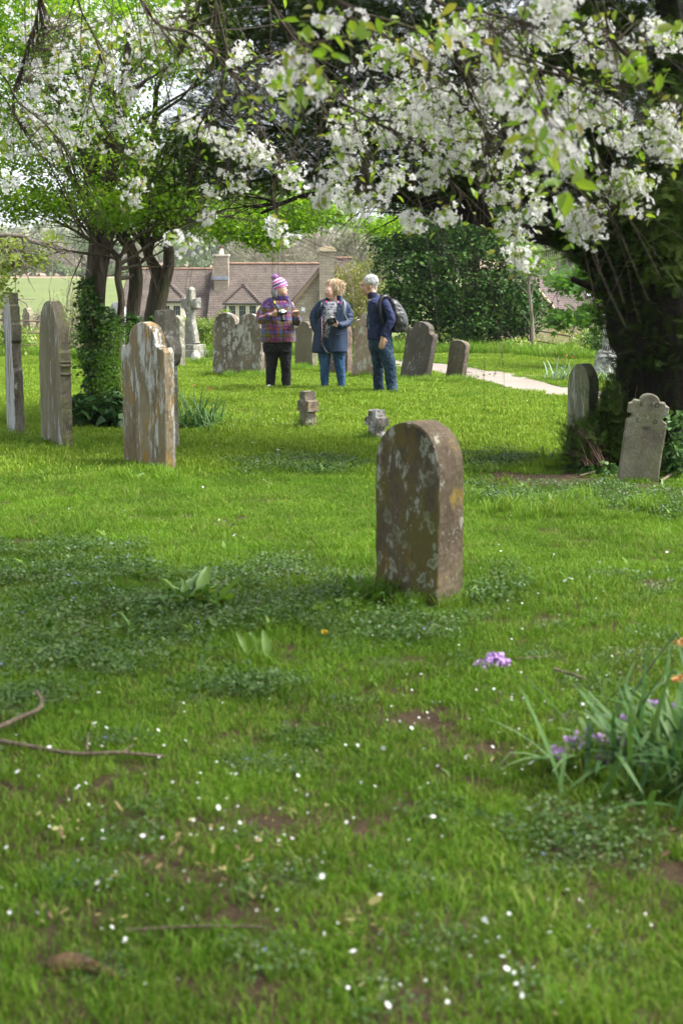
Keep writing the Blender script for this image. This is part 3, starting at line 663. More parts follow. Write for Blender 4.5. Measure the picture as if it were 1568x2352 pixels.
m = MB(); lathe_sq(m, [(.27, -.1), (.27, .06), (.255, .10), (.245, .24), (.225, .32), (.235, .335), (.20, .40), (.205, .42), (.17, .46), (.15, .475)], 8, PI/8); m.obj('moulded_base', M_t, root, bevel=.006)
m = MB(); lathe_sq(m, [(.11, .47), (.095, 1.02), (.12, 1.04), (.12, 1.09), (.03, 1.14)]); m.obj('block', M_t, root, bevel=.006)
# ================================================================== FENCES
M_iron = simple('rusty_iron', (.13, .085, .06), .85, .3, 20)
def rail_fence(label, runs, postx, zbase=None):
    """runs: list of rails, each a list of (px,py,Y)"""
    g_ = G(postx[0][0], 806); root = empty('railing_fence', (0, 0, 0), label, 'fence', 'iron railings round the churchyard')
    for r in runs:
        V, F = tube(smoothpath([P(*q) for q in r], 5), .020, 6); mesh_np('rail', V, F, M_iron, root, smooth=True)
    for px, py, Y in postx:
        t = P(px, py, Y); z = H(t.x, t.y); V, F = tube([(t.x, t.y+.03, z-.2), (t.x+.01, t.y+.03, (t.z+z)/2), (t.x, t.y+.03, t.z+.05)], [.032, .03, .03], 6)
        mesh_np('post', V, F, M_iron, root)
    return root
rail_fence('thin rusty iron railing behind the gravestones on the left side',
           [[(-60, 733, 33), (90, 738, 33.4), (200, 748, 34), (330, 756, 35)], [(-60, 759, 33), (90, 765, 33.4), (200, 772, 34), (330, 780, 35)], [(-60, 789, 33), (90, 793, 33.4), (200, 797, 34), (330, 803, 35)]],
           [(8, 730, 33.1), (160, 742, 33.8), (320, 753, 35)])
rail_fence('thin rusty iron railing sloping down beside the yew on the right side',
           [[(1080, 762, 36), (1172, 753, 35.5), (1236, 760, 35), (1360, 781, 34), (1500, 800, 33)], [(1080, 788, 36), (1172, 779, 35.5), (1230, 783, 35), (1366, 806, 34), (1500, 828, 33)]],
           [(1094, 758, 36), (1218, 756, 35.1), (1372, 780, 33.9)])
# ================================================================== HOUSES
def tilemat(name, a, b, sc=1.0):
    m, nt = newmat(name); n = N(nt); co = n('TexCoord').outputs['Object']
    sp = n('SeparateXYZ', {0: co}); 
    v = n('CombineXYZ', {0: sp.outputs[0], 1: n.math('MULTIPLY', sp.outputs[2], 1.0), 2: 0.0}).outputs[0]
    br = n('TexBrick', {'Vector': v, 'Color1': (*a, 1), 'Color2': (*b, 1), 'Mortar': (*[c*.42 for c in a], 1), 'Scale': 1.0, 'Mortar Size': .016, 'Mortar Smooth': .2, 'Bias': 0.0, 'Brick Width': .17, 'Row Height': .098})
    f = n.noise(co, 2.0, 5, .7); c = n.mix(n.math('MULTIPLY', thr(n, f, .4, .7), .45), br.outputs[0], tuple(min(1, x*1.35) for x in b))
    bs = n('BsdfPrincipled', {'Base Color': c, 'Roughness': .85, 'Specular IOR Level': .25})
    bp = n('Bump', {'Strength': 1.0, 'Distance': .03, 'Height': n.math('SUBTRACT', 1.0, br.outputs['Fac'])}); nt.links.new(bp.outputs[0], bs.inputs['Normal'])
    n.out(bs.outputs[0]); return m
def wallmat(name, a, b, mort, bw=.42, rh=.14):
    m, nt = newmat(name); n = N(nt); co = n('TexCoord').outputs['Object']
    sp = n('SeparateXYZ', {0: co}); v = n('CombineXYZ', {0: n.math('ADD', sp.outputs[0], sp.outputs[1]), 1: sp.outputs[2], 2: 0.0}).outputs[0]
    wv = n('VectorMath', {0: v, 1: n('VectorMath', {0: n('TexNoise', {'Vector': co, 'Scale': 3.0}).outputs['Color'], 'Scale': .06}, operation='SCALE').outputs[0]}, operation='ADD').outputs[0]
    br = n('TexBrick', {'Vector': wv, 'Color1': (*a, 1), 'Color2': (*b, 1), 'Mortar': (*mort, 1), 'Scale': 1.0, 'Mortar Size': .012, 'Bias': 0.0, 'Brick Width': bw, 'Row Height': rh})
    f = n.noise(co, 1.4, 6, .7); c = n.mix(n.math('MULTIPLY', thr(n, f, .42, .66), .5), br.outputs[0], tuple(x*.6 for x in a))
    g2 = n.noise(co, 9, 4, .7); c = n.mix(n.math('MULTIPLY', thr(n, g2, .6, .68), .5), c, tuple(min(1, x*1.5) for x in b))
    n.out(n('BsdfPrincipled', {'Base Color': c, 'Roughness': .9, 'Specular IOR Level': .15}).outputs[0]); return m
M_tile = tilemat('clay_roof_tiles', (.105, .082, .066), (.15, .122, .10)); M_tile2 = tilemat('dark_roof_tiles', (.10, .07, .065), (.15, .105, .10)); M_ridge = simple('ridge_tiles', (.30, .18, .12), .8, .3, 3)
M_wall = wallmat('cotswold_stone_wall', (.29, .24, .18), (.42, .36, .28), (.25, .21, .16)); M_wall2 = wallmat('new_stone_wall', (.56, .46, .30), (.62, .53, .37), (.40, .32, .2), .45, .15)
M_cream = simple('cream_paint', (.74, .68, .55), .5, .05); M_glassd = simple('window_glass', (.035, .045, .04), .08, .4, 1.5, spec=.6); M_gutter = simple('black_gutter', (.03, .03, .035), .4); M_lead = simple('lead_flashing', (.28, .32, .38), .5, .2, 5)
M_wood = simple('bargeboard_wood', (.24, .17, .11), .8, .2); M_whitep = simple('white_plastic', (.8, .8, .8), .4, .03); M_bluep = simple('blue_plastic', (.05, .08, .35), .4)
def quadslab(m, a, b, c, d, th, mi=0):
    """thin solid slab from four corners"""
    a, b, c, d = map(Vector, (a, b, c, d)); nn_ = (b-a).cross(d-a).normalized()*th
    m.add([a, b, c, d, a-nn_, b-nn_, c-nn_, d-nn_], [(0, 1, 2, 3), (7, 6, 5, 4), (0, 4, 5, 1), (1, 5, 6, 2), (2, 6, 7, 3), (3, 7, 4, 0)], mi)
house = empty('stone_cottage', (-6, 80, H(-6, 80)), 'stone cottage with purple brown tiled roof, two chimneys and dormer windows beyond the churchyard', 'house')
hinv = Vector(house.location)
def hb(m, name, mats, bevel=0, parent=None, smooth=False):
    m.v = [tuple(Vector(v)-hinv) for v in m.v]; return m.obj(name, mats, parent or house, bevel=bevel, smooth=smooth)
m = MB()     # walls
m.box((-9.9, 80.6, -2.9), (5.0, 4.4, 5.0)); m.box((-3.4, 80.2, -2.9), (7.8, 4.6, 4.8))
m.prism([(-2.62, -5.3), (1.2, -5.3), (1.2, .56), (-.71, 2.84), (-2.62, .56)], 75.5, 78.5)
hb(m, 'wall', M_wall)
m = MB()     # main roofs
quadslab(m, (-7.35, 77.7, -.95), (.2, 77.7, -.95), (.2, 82.5, 2.76), (-7.35, 82.5, 2.76), .12); quadslab(m, (-7.35, 82.5, 2.76), (.2, 82.5, 2.76), (.2, 87, -.9), (-7.35, 87, -.9), .12)
quadslab(m, (-12.6, 78.3, -1.1), (-7.36, 78.3, -1.1), (-7.36, 83, 2.47), (-12.2, 83, 2.47), .12); quadslab(m, (-12.2, 83, 2.47), (-7.36, 83, 2.47), (-7.36, 87.6, -1), (-12.6, 87.6, -1), .12)
quadslab(m, (-.28, 79.5, .9), (2.6, 79.5, .9), (.62, 82, 3.06), (-.28, 82, 3.06), .12)
quadslab(m, (-2.75, 75.3, .44), (-.71, 75.3, 2.9), (-.71, 83.0, 2.9), (-2.75, 79.8, .44), -.1); quadslab(m, (-.71, 75.3, 2.9), (1.35, 75.3, .44), (1.35, 79.9, .44), (-.71, 83.0, 2.9), -.1)
roof = hb(m, 'roof', M_tile)
m = MB(); m.tube([(-7.35, 82.5, 2.80), (-1.2, 82.5, 2.80)], .07, 8); m.tube([(-12.2, 83, 2.51), (-7.4, 83, 2.51)], .07, 8); m.tube([(-.28, 82, 3.1), (.62, 82, 3.1)], .08, 8); hb(m, 'ridge', M_ridge)
m = MB()
for sgn in (-1, 1):
    a = Vector((-.71, 75.22, 2.86)); b = Vector((-.71+sgn*2.05, 75.22, .42)); d = (b-a).normalized(); u = Vector((d.z, 0, -d.x)).normalized()*.08
    m.add([a+u, b+u, b-u, a-u, a+u+Vector((0, .12, 0)), b+u+Vector((0, .12, 0)), b-u+Vector((0, .12, 0)), a-u+Vector((0, .12, 0))], [(0, 1, 2, 3), (7, 6, 5, 4), (0, 4, 5, 1), (1, 5, 6, 2), (2, 6, 7, 3), (3, 7, 4, 0)])
hb(m, 'bargeboard', M_wood)
m = MB()     # swept valley between main roof and wing
for i in range(14):
    t = i/13; x = -1.62-1.55*t; z = 1.72-1.65*t+.02; m.box((x, 77.8+4.8*(z+.95)/3.7-.05, z), (.42, .16, .07), M=Matrix.Rotation(.12, 3, 'Y'))
hb(m, 'valley_tiles', M_tile2)
def dormer(cx, Y, wpx, ye, ya, wl, wr, lights):
    x0 = P(cx-wpx/2, ye, Y).x; x1 = P(cx+wpx/2, ye, Y).x; ze = P(cx, ye, Y).z; za = P(cx, ya, Y+2).z; xm = (x0+x1)/2
    m = MB(); m.box((xm, Y+1.2, ze-.55), (x1-x0-.28, 2.1, 1.1)); b = hb(m, 'dormer', M_cream)
    m = MB(); e0, e1 = Vector((x0, Y-.12, ze)), Vector((x1, Y-.12, ze)); r0 = Vector((xm-.02, Y+1.25, za)); r1 = Vector((xm+.02, Y+3.0, za))
    m.add([e0, e1, r0, r1, Vector((x0, Y+2.9, ze)), Vector((x1, Y+2.9, ze))], [(0, 1, 2), (1, 5, 3, 2), (0, 2, 3, 4), (0, 4, 5, 1)]); hb(m, 'dormer_roof', M_tile, parent=b)
    m = MB()
    for e in (e0, e1):
        for i in range(11):
            t = i/10; q = e.lerp(r0, t); m.box((q.x, q.y-.02, q.z+.03), (.16, .14, .06))
    hb(m, 'hip_tiles', M_tile2, parent=b)
    m = MB(); m.tube([(x0-.05, Y-.16, ze-.02), (x1+.05, Y-.16, ze-.02)], .05, 8); hb(m, 'gutter', M_gutter, parent=b)
    a0 = P(wl, 700, Y).x; a1 = P(wr, 700, Y).x; zt = P(0, 700, Y).z; zb = zt-.95
    n_ = lights; fw = (a1-a0)/n_
    for i in range(n_):
        w_ = MB(); l, r = a0+i*fw+.05, a0+(i+1)*fw-.05
        for (p, q) in (((l, zb), (l+.05, zt)), ((r-.05, zb), (r, zt)), ((l+.05, zt-.05), (r-.05, zt)), ((l+.05, zb), (r-.05, zb+.05))): w_.box(((p[0]+q[0])/2, Y+.11, (p[1]+q[1])/2), (q[0]-p[0], .1, q[1]-p[1]))
        wf = hb(w_, 'window', M_cream, parent=b)
    pn = MB()
    for i in range(n_):
        l, r = a0+i*fw+.1, a0+(i+1)*fw-.1; pn.box(((l+r)/2, Y+.13, (zt+zb)/2), (r-l, .03, zt-zb-.1))
    hb(pn, 'pane', M_glassd, parent=b)
    bars = MB()
    for i in range(n_):
        l, r = a0+i*fw+.1, a0+(i+1)*fw-.1
        for t in (.35, .68): bars.box(((l+r)/2, Y+.10, zb+(zt-zb)*t), (r-l, .02, .014))
        for t in (.33, .66): bars.box((l+(r-l)*t, Y+.097, (zt+zb)/2), (.012, .02, zt-zb-.1))
    hb(bars, 'glazing_bars', M_lead, parent=b)
dormer(556, 77.3, 84, 697, 655, 521, 592, 3)
dormer(385, 77.9, 86, 692, 653, 345, 418, 3)
ch = MB(); ch.box((-6.72, 81, 2.2), (.80, .8, 2.0)); c1 = hb(ch, 'chimney', M_wall)
m = MB(); m.box((-6.72, 81, 3.24), (.90, .9, .10)); m.tube([(-6.72, 81, 3.28), (-6.72, 81, 3.62)], [.13, .11], 12); hb(m, 'chimney_pot', M_cream, parent=c1)
m = MB(); m.tube([(-6.72, 81, 3.61), (-6.72, 81, 3.70), (-6.72, 81, 3.78)], [.13, .13, .05], 12); hb(m, 'cowl', simple('terracotta', (.12, .06, .045), .8), parent=c1)
m = MB(); m.box((-6.72, 80.55, 1.98), (.86, .06, .2)); hb(m, 'flashing', M_lead, parent=c1)
ch = MB(); ch.box((-.75, 75.3, -.9), (.80, .6, 8.4)); c2 = hb(ch, 'chimney', M_wall)
m = MB(); m.box((-.75, 75.3, 3.37), (.98, .76, .13)); m.box((-.75, 75.3, 3.47), (.8, .6, .08)); m.box((-.75, 75.3, 3.54), (.5, .4, .07)); hb(m, 'chimney_cap', M_wall2, parent=c2)
m = MB(); m.box((P(696, 712, 75.5).x, 75.44, P(696, 712, 75.5).z), (.2, .12, .27)); al = hb(m, 'alarm_box', M_whitep, bevel=.02); m = MB(); m.box((P(696, 712, 75.5).x, 75.375, P(696, 716, 75.5).z), (.15, .01, .05)); hb(m, 'alarm_light', M_bluep, parent=al)
# second house on the right
house2 = empty('stone_barn', (11.5, 72, H(11.5, 72)), 'pale stone gable end and brown tiled roof glimpsed between the ivy tree and the yew', 'house'); hinv = Vector(house2.location)
def h2(m, name, mats, parent=None, bevel=0):
    m.v = [tuple(Vector(v)-hinv) for v in m.v]; return m.obj(name, mats, parent or house2, bevel=bevel)
q = lambda px, py, Y=70: (P(px, py, Y).x, P(px, py, Y).z)
m = MB(); m.prism([q(1150, 830), q(1306, 830), q(1306, 748), q(1233, 665), q(1150, 760)], 70, 76); h2(m, 'wall', M_wall2)
m = MB(); quadslab(m, P(1228, 657, 69.8), P(1312, 752, 69.8), P(1328, 738, 73.5), P(1244, 640, 73.5), .12); h2(m, 'roof', M_tile2)
m = MB(); quadslab(m, P(1240, 790, 73.8), P(1560, 790, 73.8), P(1560, 631, 79), P(1200, 631, 79), .12); quadslab(m, P(1200, 631, 79), P(1560, 631, 79), (P(1560, 631, 79).x, 85, -2), (P(1200, 631, 79).x, 85, -2), .12); r2 = h2(m, 'roof', M_tile)
m = MB(); a, b = P(1233, 662, 69.72), P(1312, 754, 69.72); m.tube([a, b], .06, 6); h2(m, 'bargeboard', M_wall2)
m = MB(); quadslab(m, P(1345, 679, 77.2), P(1360, 679, 77.2), P(1360, 675, 77.35), P(1345, 675, 77.35), .06); h2(m, 'skylight', M_whitep)
m = MB(); quadslab(m, P(1274, 700, 71), P(1294, 725, 71), P(1298, 722, 71.8), P(1278, 697, 71.8), .06); h2(m, 'skylight', M_lead)
# ================================================================== TREES
M_bark_h = barkmat('hawthorn_bark', (.045, .035, .024), (.13, .105, .075), (.05, .065, .02), .45, 9)
M_bark_y = barkmat('yew_bark', (.005, .004, .003), (.015, .010, .007), (.008, .009, .006), .3, 7)
M_bark_c = barkmat('cherry_bark', (.050, .038, .028), (.12, .095, .07), (.09, .10, .035), .6, 14)
M_bark_grey = barkmat('bare_tree_bark', (.16, .13, .10), (.30, .26, .21), (.16, .17, .09), .3, 4)
LEAF = (np.array([(0, 0, 0), (.45, .34, .08), (1, 0, -.06), (.45, -.34, .08)]), np.array([(0, 1, 2, 3)]))
def crown(clumps, per, cs, leaf, size, up=.25, shell=.0, tmpl=LEAF):
    """clumps: list of (px,py,rx,ry,Y,depth_radius,n clumps)"""
    pos = []
    for (px, py, rx, ry, Y, dr, nc) in clumps:
        d = rng.normal(size=(nc, 3)); d /= np.linalg.norm(d, axis=1)[:, None]
        r = (shell+(1-shell)*rng.random(nc))**(1/3 if shell == 0 else .6)
        d = d*r[:, None]; c = P(px, py, Y); k = Y/FPX
        cpos = np.array(c)+d*np.array([rx*k, dr, ry*k])
        n_ = nc*per; base = np.repeat(cpos, per, 0)
        pos.append(base+rng.normal(0, cs, (n_, 3))*np.array([1, 1, .6]))
    pos = np.concatenate(pos); n_ = len(pos)
    M = rand_rot(n_)
    e = np.stack([rng.normal(0, .6, n_), rng.normal(.2, .6, n_), rng.uniform(0, 2*PI, n_)], -1); M = euler_mats(e)
    return scatter(tmpl[0], tmpl[1], M, pos, size*rng.uniform(.6, 1.25, n_))
def wtree(name, label, trunk_paths, mat, cat='tree', extra=None, group=None, base=None):
    b = base if base is not None else Vector(trunk_paths[0][0][0])
    root = empty(name, b, label, cat, group)
    return root
TH = [1.0]
def pxpath(lst, k=4):
    """[(px,py,Y,r_px)] -> smooth world path and radii (metres)"""
    a = [(*P(x, y, Y), r*Y/FPX) for x, y, Y, r in lst]; s = smoothpath(a, k)
    return s[:, :3], np.abs(s[:, 3])*TH[0]
def put(root, name, V, F, mat, attrs=None, smooth=False, parent=None):
    return mesh_np(name, V-np.array(root.location), F, mat, parent or root, attrs=attrs, smooth=smooth)
def rough_tube(path, rad, n=20, amp=.12, seed=0, freq=3):
    V, F = tube(path, rad, n); L = len(path); r = np.random.default_rng(seed)
    ph = r.uniform(0, 6, 5); V = V.reshape(L, n, 3); c = V.mean(1, keepdims=True); a = np.arange(n)*2*PI/n
    for i in range(L):
        t = i/L*2.0
        s = 1+amp*(np.sin(freq*a+ph[0]+t)+.6*np.sin((freq*2+1)*a+ph[1]-2*t)+.4*np.sin((freq*3+2)*a+ph[2]+3*t))+amp*.25*r.normal(size=n)
        V[i] = c[i]+(V[i]-c[i])*s[:, None]
    return V.reshape(-1, 3), F
def twigs_from(paths, n_, length, r0, droop=.0, seed=0, bend=.35, seg=6, outward=None, tmin=.15):
    """random side branches along the given world paths"""
    r = np.random.default_rng(seed); out = []
    for _ in range(n_):
        p, rad = paths[r.integers(len(paths))]; i = int(r.uniform(tmin, .98)*(len(p)-1)); a = p[i]
        t = p[min(i+1, len(p)-1)]-p[max(i-1, 0)]; t = t/(np.linalg.norm(t)+1e-9)
        d = r.normal(size=3); d[2] *= .6; d /= np.linalg.norm(d); d = d*.8+t*.7
        if outward is not None: d = d+np.array(outward)
        d /= np.linalg.norm(d); L = length*r.uniform(.5, 1.2); pts = [a]; 
        for k in range(seg):
            d = d+r.normal(0, bend*.4, 3); d[2] -= droop/seg; d /= np.linalg.norm(d); pts.append(pts[-1]+d*L/seg)
        rr = min(r0, rad[i]*.7)*r.uniform(.7, 1.1)
        out.append((np.array(pts), np.linspace(rr, rr*.15, seg+1)))
    return out
# --- hawthorns on the left ------------------------------------------------
M_haw = leafmat('hawthorn_leaf', [(.08, .17, .012), (.15, .29, .018), (.24, .40, .03), (.34, .45, .05)], .6, wscale=1.1, patch=.45)
M_ivy = leafmat('ivy_leaf', [(.018, .05, .014), (.04, .10, .022), (.07, .15, .03), (.14, .20, .05)], .15, .5, gloss=.3, wscale=1.5, patch=.35)
def hawthorn(label, trunks, crowns, seed, tw=120, tlen=1.1):
    root = empty('hawthorn_tree', P(trunks[0][0][0], trunks[0][0][1], trunks[0][0][2]), label, 'tree', 'hawthorns beside the gravestones')
    TH[0] = .86; ws = [pxpath(t) for t in trunks]; TH[0] = 1.0
    Vs, Fs, o = [], [], 0
    for k, (p, r) in enumerate(ws):
        V, F = rough_tube(p, r, 16, .10, seed+k, 3); Vs.append(V); Fs.append(F+o); o += len(V)
    put(root, 'trunk', np.concatenate(Vs), np.concatenate(Fs), M_bark_h, smooth=True)
    up_ = [w for w in ws]
    b1 = twigs_from(up_, tw//3, tlen*1.5, .035, -.3, seed, tmin=.5); b2 = twigs_from(b1, tw, tlen*.8, .012, .3, seed+1); b3 = twigs_from(b2, tw*2, tlen*.45, .006, .5, seed+2)
    V, F = tubes(b1+b2+b3, 5); put(root, 'branches', V, F, M_bark_h, smooth=True)
    V, F, t = crown(crowns, 30, .095, None, .052)
    put(root, 'crown', V, F, M_haw, {'tint': t}); return root
hawthorn('ivy clad hawthorn with a split leaning trunk left of the orange lichened gravestone',
         [[(232, 965, 16.8, 24), (222, 850, 16.8, 22), (216, 760, 16.8, 19), (212, 690, 16.8, 19), (217, 627, 16.8, 21), (226, 566, 16.8, 23), (234, 510, 16.8, 24), (250, 420, 16.7, 19), (262, 320, 16.5, 15), (285, 200, 16.3, 11), (300, 60, 16, 8)],
          [(234, 760, 16.65, 9), (232, 690, 16.62, 11), (236, 627, 16.6, 12), (246, 566, 16.62, 12), (250, 510, 16.7, 14), (215, 400, 17, 12), (150, 260, 17.2, 9), (90, 120, 17.4, 6)],
          [(268, 960, 16.6, 10), (272, 800, 16.6, 9), (275, 740, 16.6, 9), (279, 690, 16.6, 9), (271, 640, 16.6, 9), (273, 600, 16.6, 8), (262, 580, 16.6, 7), (246, 566, 16.6, 7), (232, 530, 16.7, 9)]],
         [(60, 120, 170, 170, 17.2, 1.3, 260), (250, 60, 170, 140, 16.8, 1.3, 260), (-60, 300, 120, 180, 17.2, 1.2, 130), (110, 330, 130, 110, 17, 1.2, 140), (260, 330, 120, 130, 16.6, 1.1, 140), (60, 470, 110, 45, 16.8, .8, 80), (180, 460, 90, 50, 16.6, .8, 70), (270, 480, 60, 50, 16.3, .6, 60), (430, 60, 130, 120, 16.8, 1.0, 150), (60, 20, 200, 100, 17.5, 1, 150), (80, -150, 300, 160, 17, 1.6, 160)], 21)
hawthorn('forked hawthorn with a leaning second stem behind the orange lichened gravestone',
         [[(350, 960, 17.6, 34), (352, 800, 17.6, 30), (357, 726, 17.6, 26), (366, 662, 17.6, 24), (362, 625, 17.6, 17), (344, 590, 17.6, 12), (332, 550, 17.6, 12), (322, 500, 17.6, 12), (330, 420, 17.5, 10), (350, 330, 17.3, 8), (360, 200, 17, 6)],
          [(352, 770, 17.5, 17), (366, 700, 17.5, 16), (376, 655, 17.5, 15), (387, 610, 17.5, 15), (387, 560, 17.5, 13), (391, 520, 17.6, 12), (412, 492, 17.7, 9), (470, 450, 18, 7), (560, 430, 18.4, 5), (680, 440, 18.8, 3.5)],
          [(302, 960, 17.2, 19), (304, 800, 17.2, 17), (306, 726, 17.2, 17), (314, 650, 17.2, 17), (310, 600, 17.2, 15), (298, 560, 17.2, 12), (278, 530, 17.2, 11), (262, 505, 17.2, 10), (250, 440, 17.3, 8), (280, 330, 17.4, 6)],
          [(387, 540, 17.6, 8), (402, 520, 17.4, 7), (420, 500, 17.3, 5)]],
         [(380, 480, 90, 60, 17.4, .9, 150), (330, 400, 100, 70, 17.5, 1, 110), (460, 490, 80, 55, 17.8, .8, 120), (560, 520, 80, 45, 18.3, .7, 110), (640, 500, 90, 45, 18.6, .7, 120), (730, 495, 75, 28, 18.9, .6, 70), (620, 450, 150, 40, 18.6, .8, 90), (610, 545, 40, 26, 18.3, .5, 40), (450, 380, 100, 80, 18, 1, 60), (420, 60, 160, 160, 17.8, 1.3, 150), (880, 520, 60, 14, 19, .4, 24)], 51)
# ivy climbing the left trunk and the shrub at its foot ---------------------
ang = np.arange(7)*0
IVY = (np.array([(0, 0, 0), (.25, .5, .05), (.55, .28, .0), (1, 0, -.08), (.55, -.28, 0), (.25, -.5, .05)]), np.array([(0, 1, 2, 3), (0, 3, 4, 5)]))
root = empty('ivy_plant', G(232, 962), 'glossy dark ivy climbing the leaning hawthorn trunk from its base', 'ivy')
V, F, t = crown([(232, 920, 40, 60, 16.4, .32, 110), (222, 840, 28, 60, 16.4, .26, 80), (214, 770, 24, 50, 16.5, .22, 50), (206, 715, 16, 45, 16.5, .18, 36), (240, 740, 22, 30, 16.4, .2, 40), (198, 660, 6, 40, 16.6, .1, 10), (366, 745, 26, 26, 17.3, .3, 16), (306, 745, 16, 30, 16.9, .2, 10)], 22, .045, None, .058, tmpl=IVY)
put(root, 'leaves', V, F, M_ivy, {'tint': t})
V, F = tubes([pxpath([(215+a, 960, 16.45, 3), (210+a*.8, 850, 16.5, 2.5), (212+a*.5, 760, 16.5, 2), (208+a*.3, 690, 16.5, 1)]) for a in (-6, 6, 22)], 5); put(root, 'stem', V, F, M_bark_h)
M_shrub = leafmat('shrub_leaf', [(.05, .12, .015), (.10, .22, .02), (.19, .32, .035)], .4, wscale=2)
root = empty('leafy_shrub', G(250, 965), 'light green small leaved shrub growing round the ivy clad trunk', 'shrub')
V, F, t = crown([(258, 850, 32, 70, 16.2, .3, 90), (245, 900, 34, 50, 16.2, .3, 60), (195, 790, 22, 60, 16.3, .3, 22), (180, 800, 16, 80, 16.4, .25, 18), (266, 770, 30, 44, 16.3, .25, 44), (205, 690, 20, 40, 16.3, .2, 8)], 18, .055, None, .032)
put(root, 'foliage', V, F, M_shrub, {'tint': t})
r_ = np.random.default_rng(5); st_ = []
for k in range(26):
    x = r_.uniform(200, 285); st_.append(pxpath([(x, 960, 16.3, 1.4), (x+r_.normal(0, 12), 880, 16.25, 1.1), (x+r_.normal(-5, 22), 790-r_.uniform(0, 40), 16.3, .8), (x+r_.normal(-12, 32), 700+r_.uniform(0, 60), 16.3, .4)], 3))
V, F = tubes(st_, 4); put(root, 'stem', V, F, M_bark_h)
M_dark = leafmat('hellebore_leaf', [(.02, .055, .015), (.035, .09, .022), (.06, .13, .03)], .15, .5, gloss=.25)
root = empty('low_dark_plant', G(215, 968), 'dark broad leaved ground plant at the foot of the ivy clad trunk', 'plant')
V, F, t = crown([(215, 948, 48, 22, 16.0, .3, 40), (180, 940, 25, 14, 16.1, .2, 14), (258, 945, 26, 24, 15.9, .25, 26)], 12, .06, None, .13, tmpl=IVY)
put(root, 'leaves', V, F, M_dark, {'tint': t})
# --- pale leaved maple reaching in from the left edge ----------------------
M_pale = leafmat('maple_leaf_young', [(.18, .25, .05), (.28, .36, .08), (.38, .42, .15)], .5, wscale=2)
root = empty('field_maple', (P(-190, 900, 14).x, 14, 0), 'young pale green maple whose thin boughs reach in low from the left edge', 'tree')
tr_ = [pxpath([(-190, 1040, 14, 26), (-185, 800, 14, 22), (-150, 650, 14, 15), (-60, 560, 14, 8), (0, 541, 14, 5.5), (50, 543, 14, 5), (80, 556, 14, 5), (120, 560, 14, 4.5), (122, 561, 14, 4)]),
       pxpath([(-160, 700, 14, 9), (-60, 660, 14, 6), (0, 620, 14, 3), (50, 590, 14, 2)]), pxpath([(-60, 560, 14, 6), (-20, 545, 14, 4), (30, 570, 14, 3), (60, 590, 14, 1.5)])]
bs_ = twigs_from(tr_, 60, .55, .009, .1, 3, tmin=.55)
V, F = tubes([(p, r, 8) for p, r in tr_]+bs_, 5); put(root, 'trunk', V, F, M_bark_grey, smooth=True)
V, F, t = crown([(25, 592, 50, 26, 14, .5, 30), (90, 590, 45, 20, 14, .4, 18), (0, 560, 60, 20, 14, .5, 18), (10, 625, 30, 24, 14, .4, 18), (2, 665, 20, 24, 14, .3, 20), (-60, 650, 60, 90, 14, .7, 60), (120, 545, 30, 14, 14, .3, 6)], 9, .05, None, .048, tmpl=IVY)
put(root, 'crown', V, F, M_pale, {'tint': t})
# --- ivy covered tree behind the path --------------------------------------
M_ivyb = leafmat('tree_ivy_leaf', [(.012, .038, .009), (.028, .078, .014), (.06, .135, .022), (.13, .20, .045)], .15, .6, gloss=.12, wscale=1.2, patch=.3)
root = empty('ivy_covered_tree', G(1075, 800), 'big tree smothered in glossy ivy behind the gravel path', 'tree')
V, F, t = crown([(1000, 540, 120, 90, 36.5, 1.3, 260), (930, 620, 75, 80, 36, 1, 170), (1060, 620, 130, 110, 36, 1.2, 330), (1170, 640, 60, 100, 36, 1, 140), (1180, 715, 75, 70, 35.7, .9, 190), (990, 700, 90, 80, 35.8, 1, 230), (1090, 730, 120, 65, 35.5, .9, 250), (1050, 500, 160, 70, 37, 1.3, 200), (895, 545, 40, 50, 36.4, .7, 60), (1140, 520, 120, 60, 37, 1.2, 130), (920, 690, 28, 50, 36, .5, 50), (1080, 400, 200, 90, 38, 1.5, 160), (980, 470, 120, 40, 37.5, 1, 110), (1160, 470, 120, 40, 37.5, 1, 90)], 16, .13, None, .095, shell=.35, tmpl=IVY)
put(root, 'crown', V, F, M_ivyb, {'tint': t})
tr_ = [pxpath([(1075, 812, 36.5, 26), (1078, 700, 36.5, 22), (1085, 560, 36.7, 18), (1090, 430, 37, 13)])]
V, F = tubes([(p, r, 10) for p, r in tr_+twigs_from(tr_, 30, 1.8, .07, -.2, 8)], 6); put(root, 'trunk', V, F, M_bark_h, smooth=True)
root = empty('young_tree', G(1215, 800), 'loose light leaved young tree beside the ivy covered tree', 'tree')
M_yg = leafmat('young_leaf', [(.09, .17, .03), (.15, .26, .05), (.24, .34, .10)], .4)
V, F, t = crown([(1215, 610, 45, 30, 33, .6, 36), (1250, 590, 45, 30, 33, .5, 26), (1190, 570, 40, 26, 33, .5, 26)], 13, .10, None, .08)
put(root, 'crown', V, F, M_yg, {'tint': t}); tr_ = [pxpath([(1225, 812, 33, 5), (1220, 720, 33, 4), (1215, 640, 33, 3), (1250, 590, 33, 1.5)])]
V, F = tubes(tr_+twigs_from(tr_, 22, .8, .012, -.2, 9), 5); put(root, 'trunk', V, F, M_bark_grey)
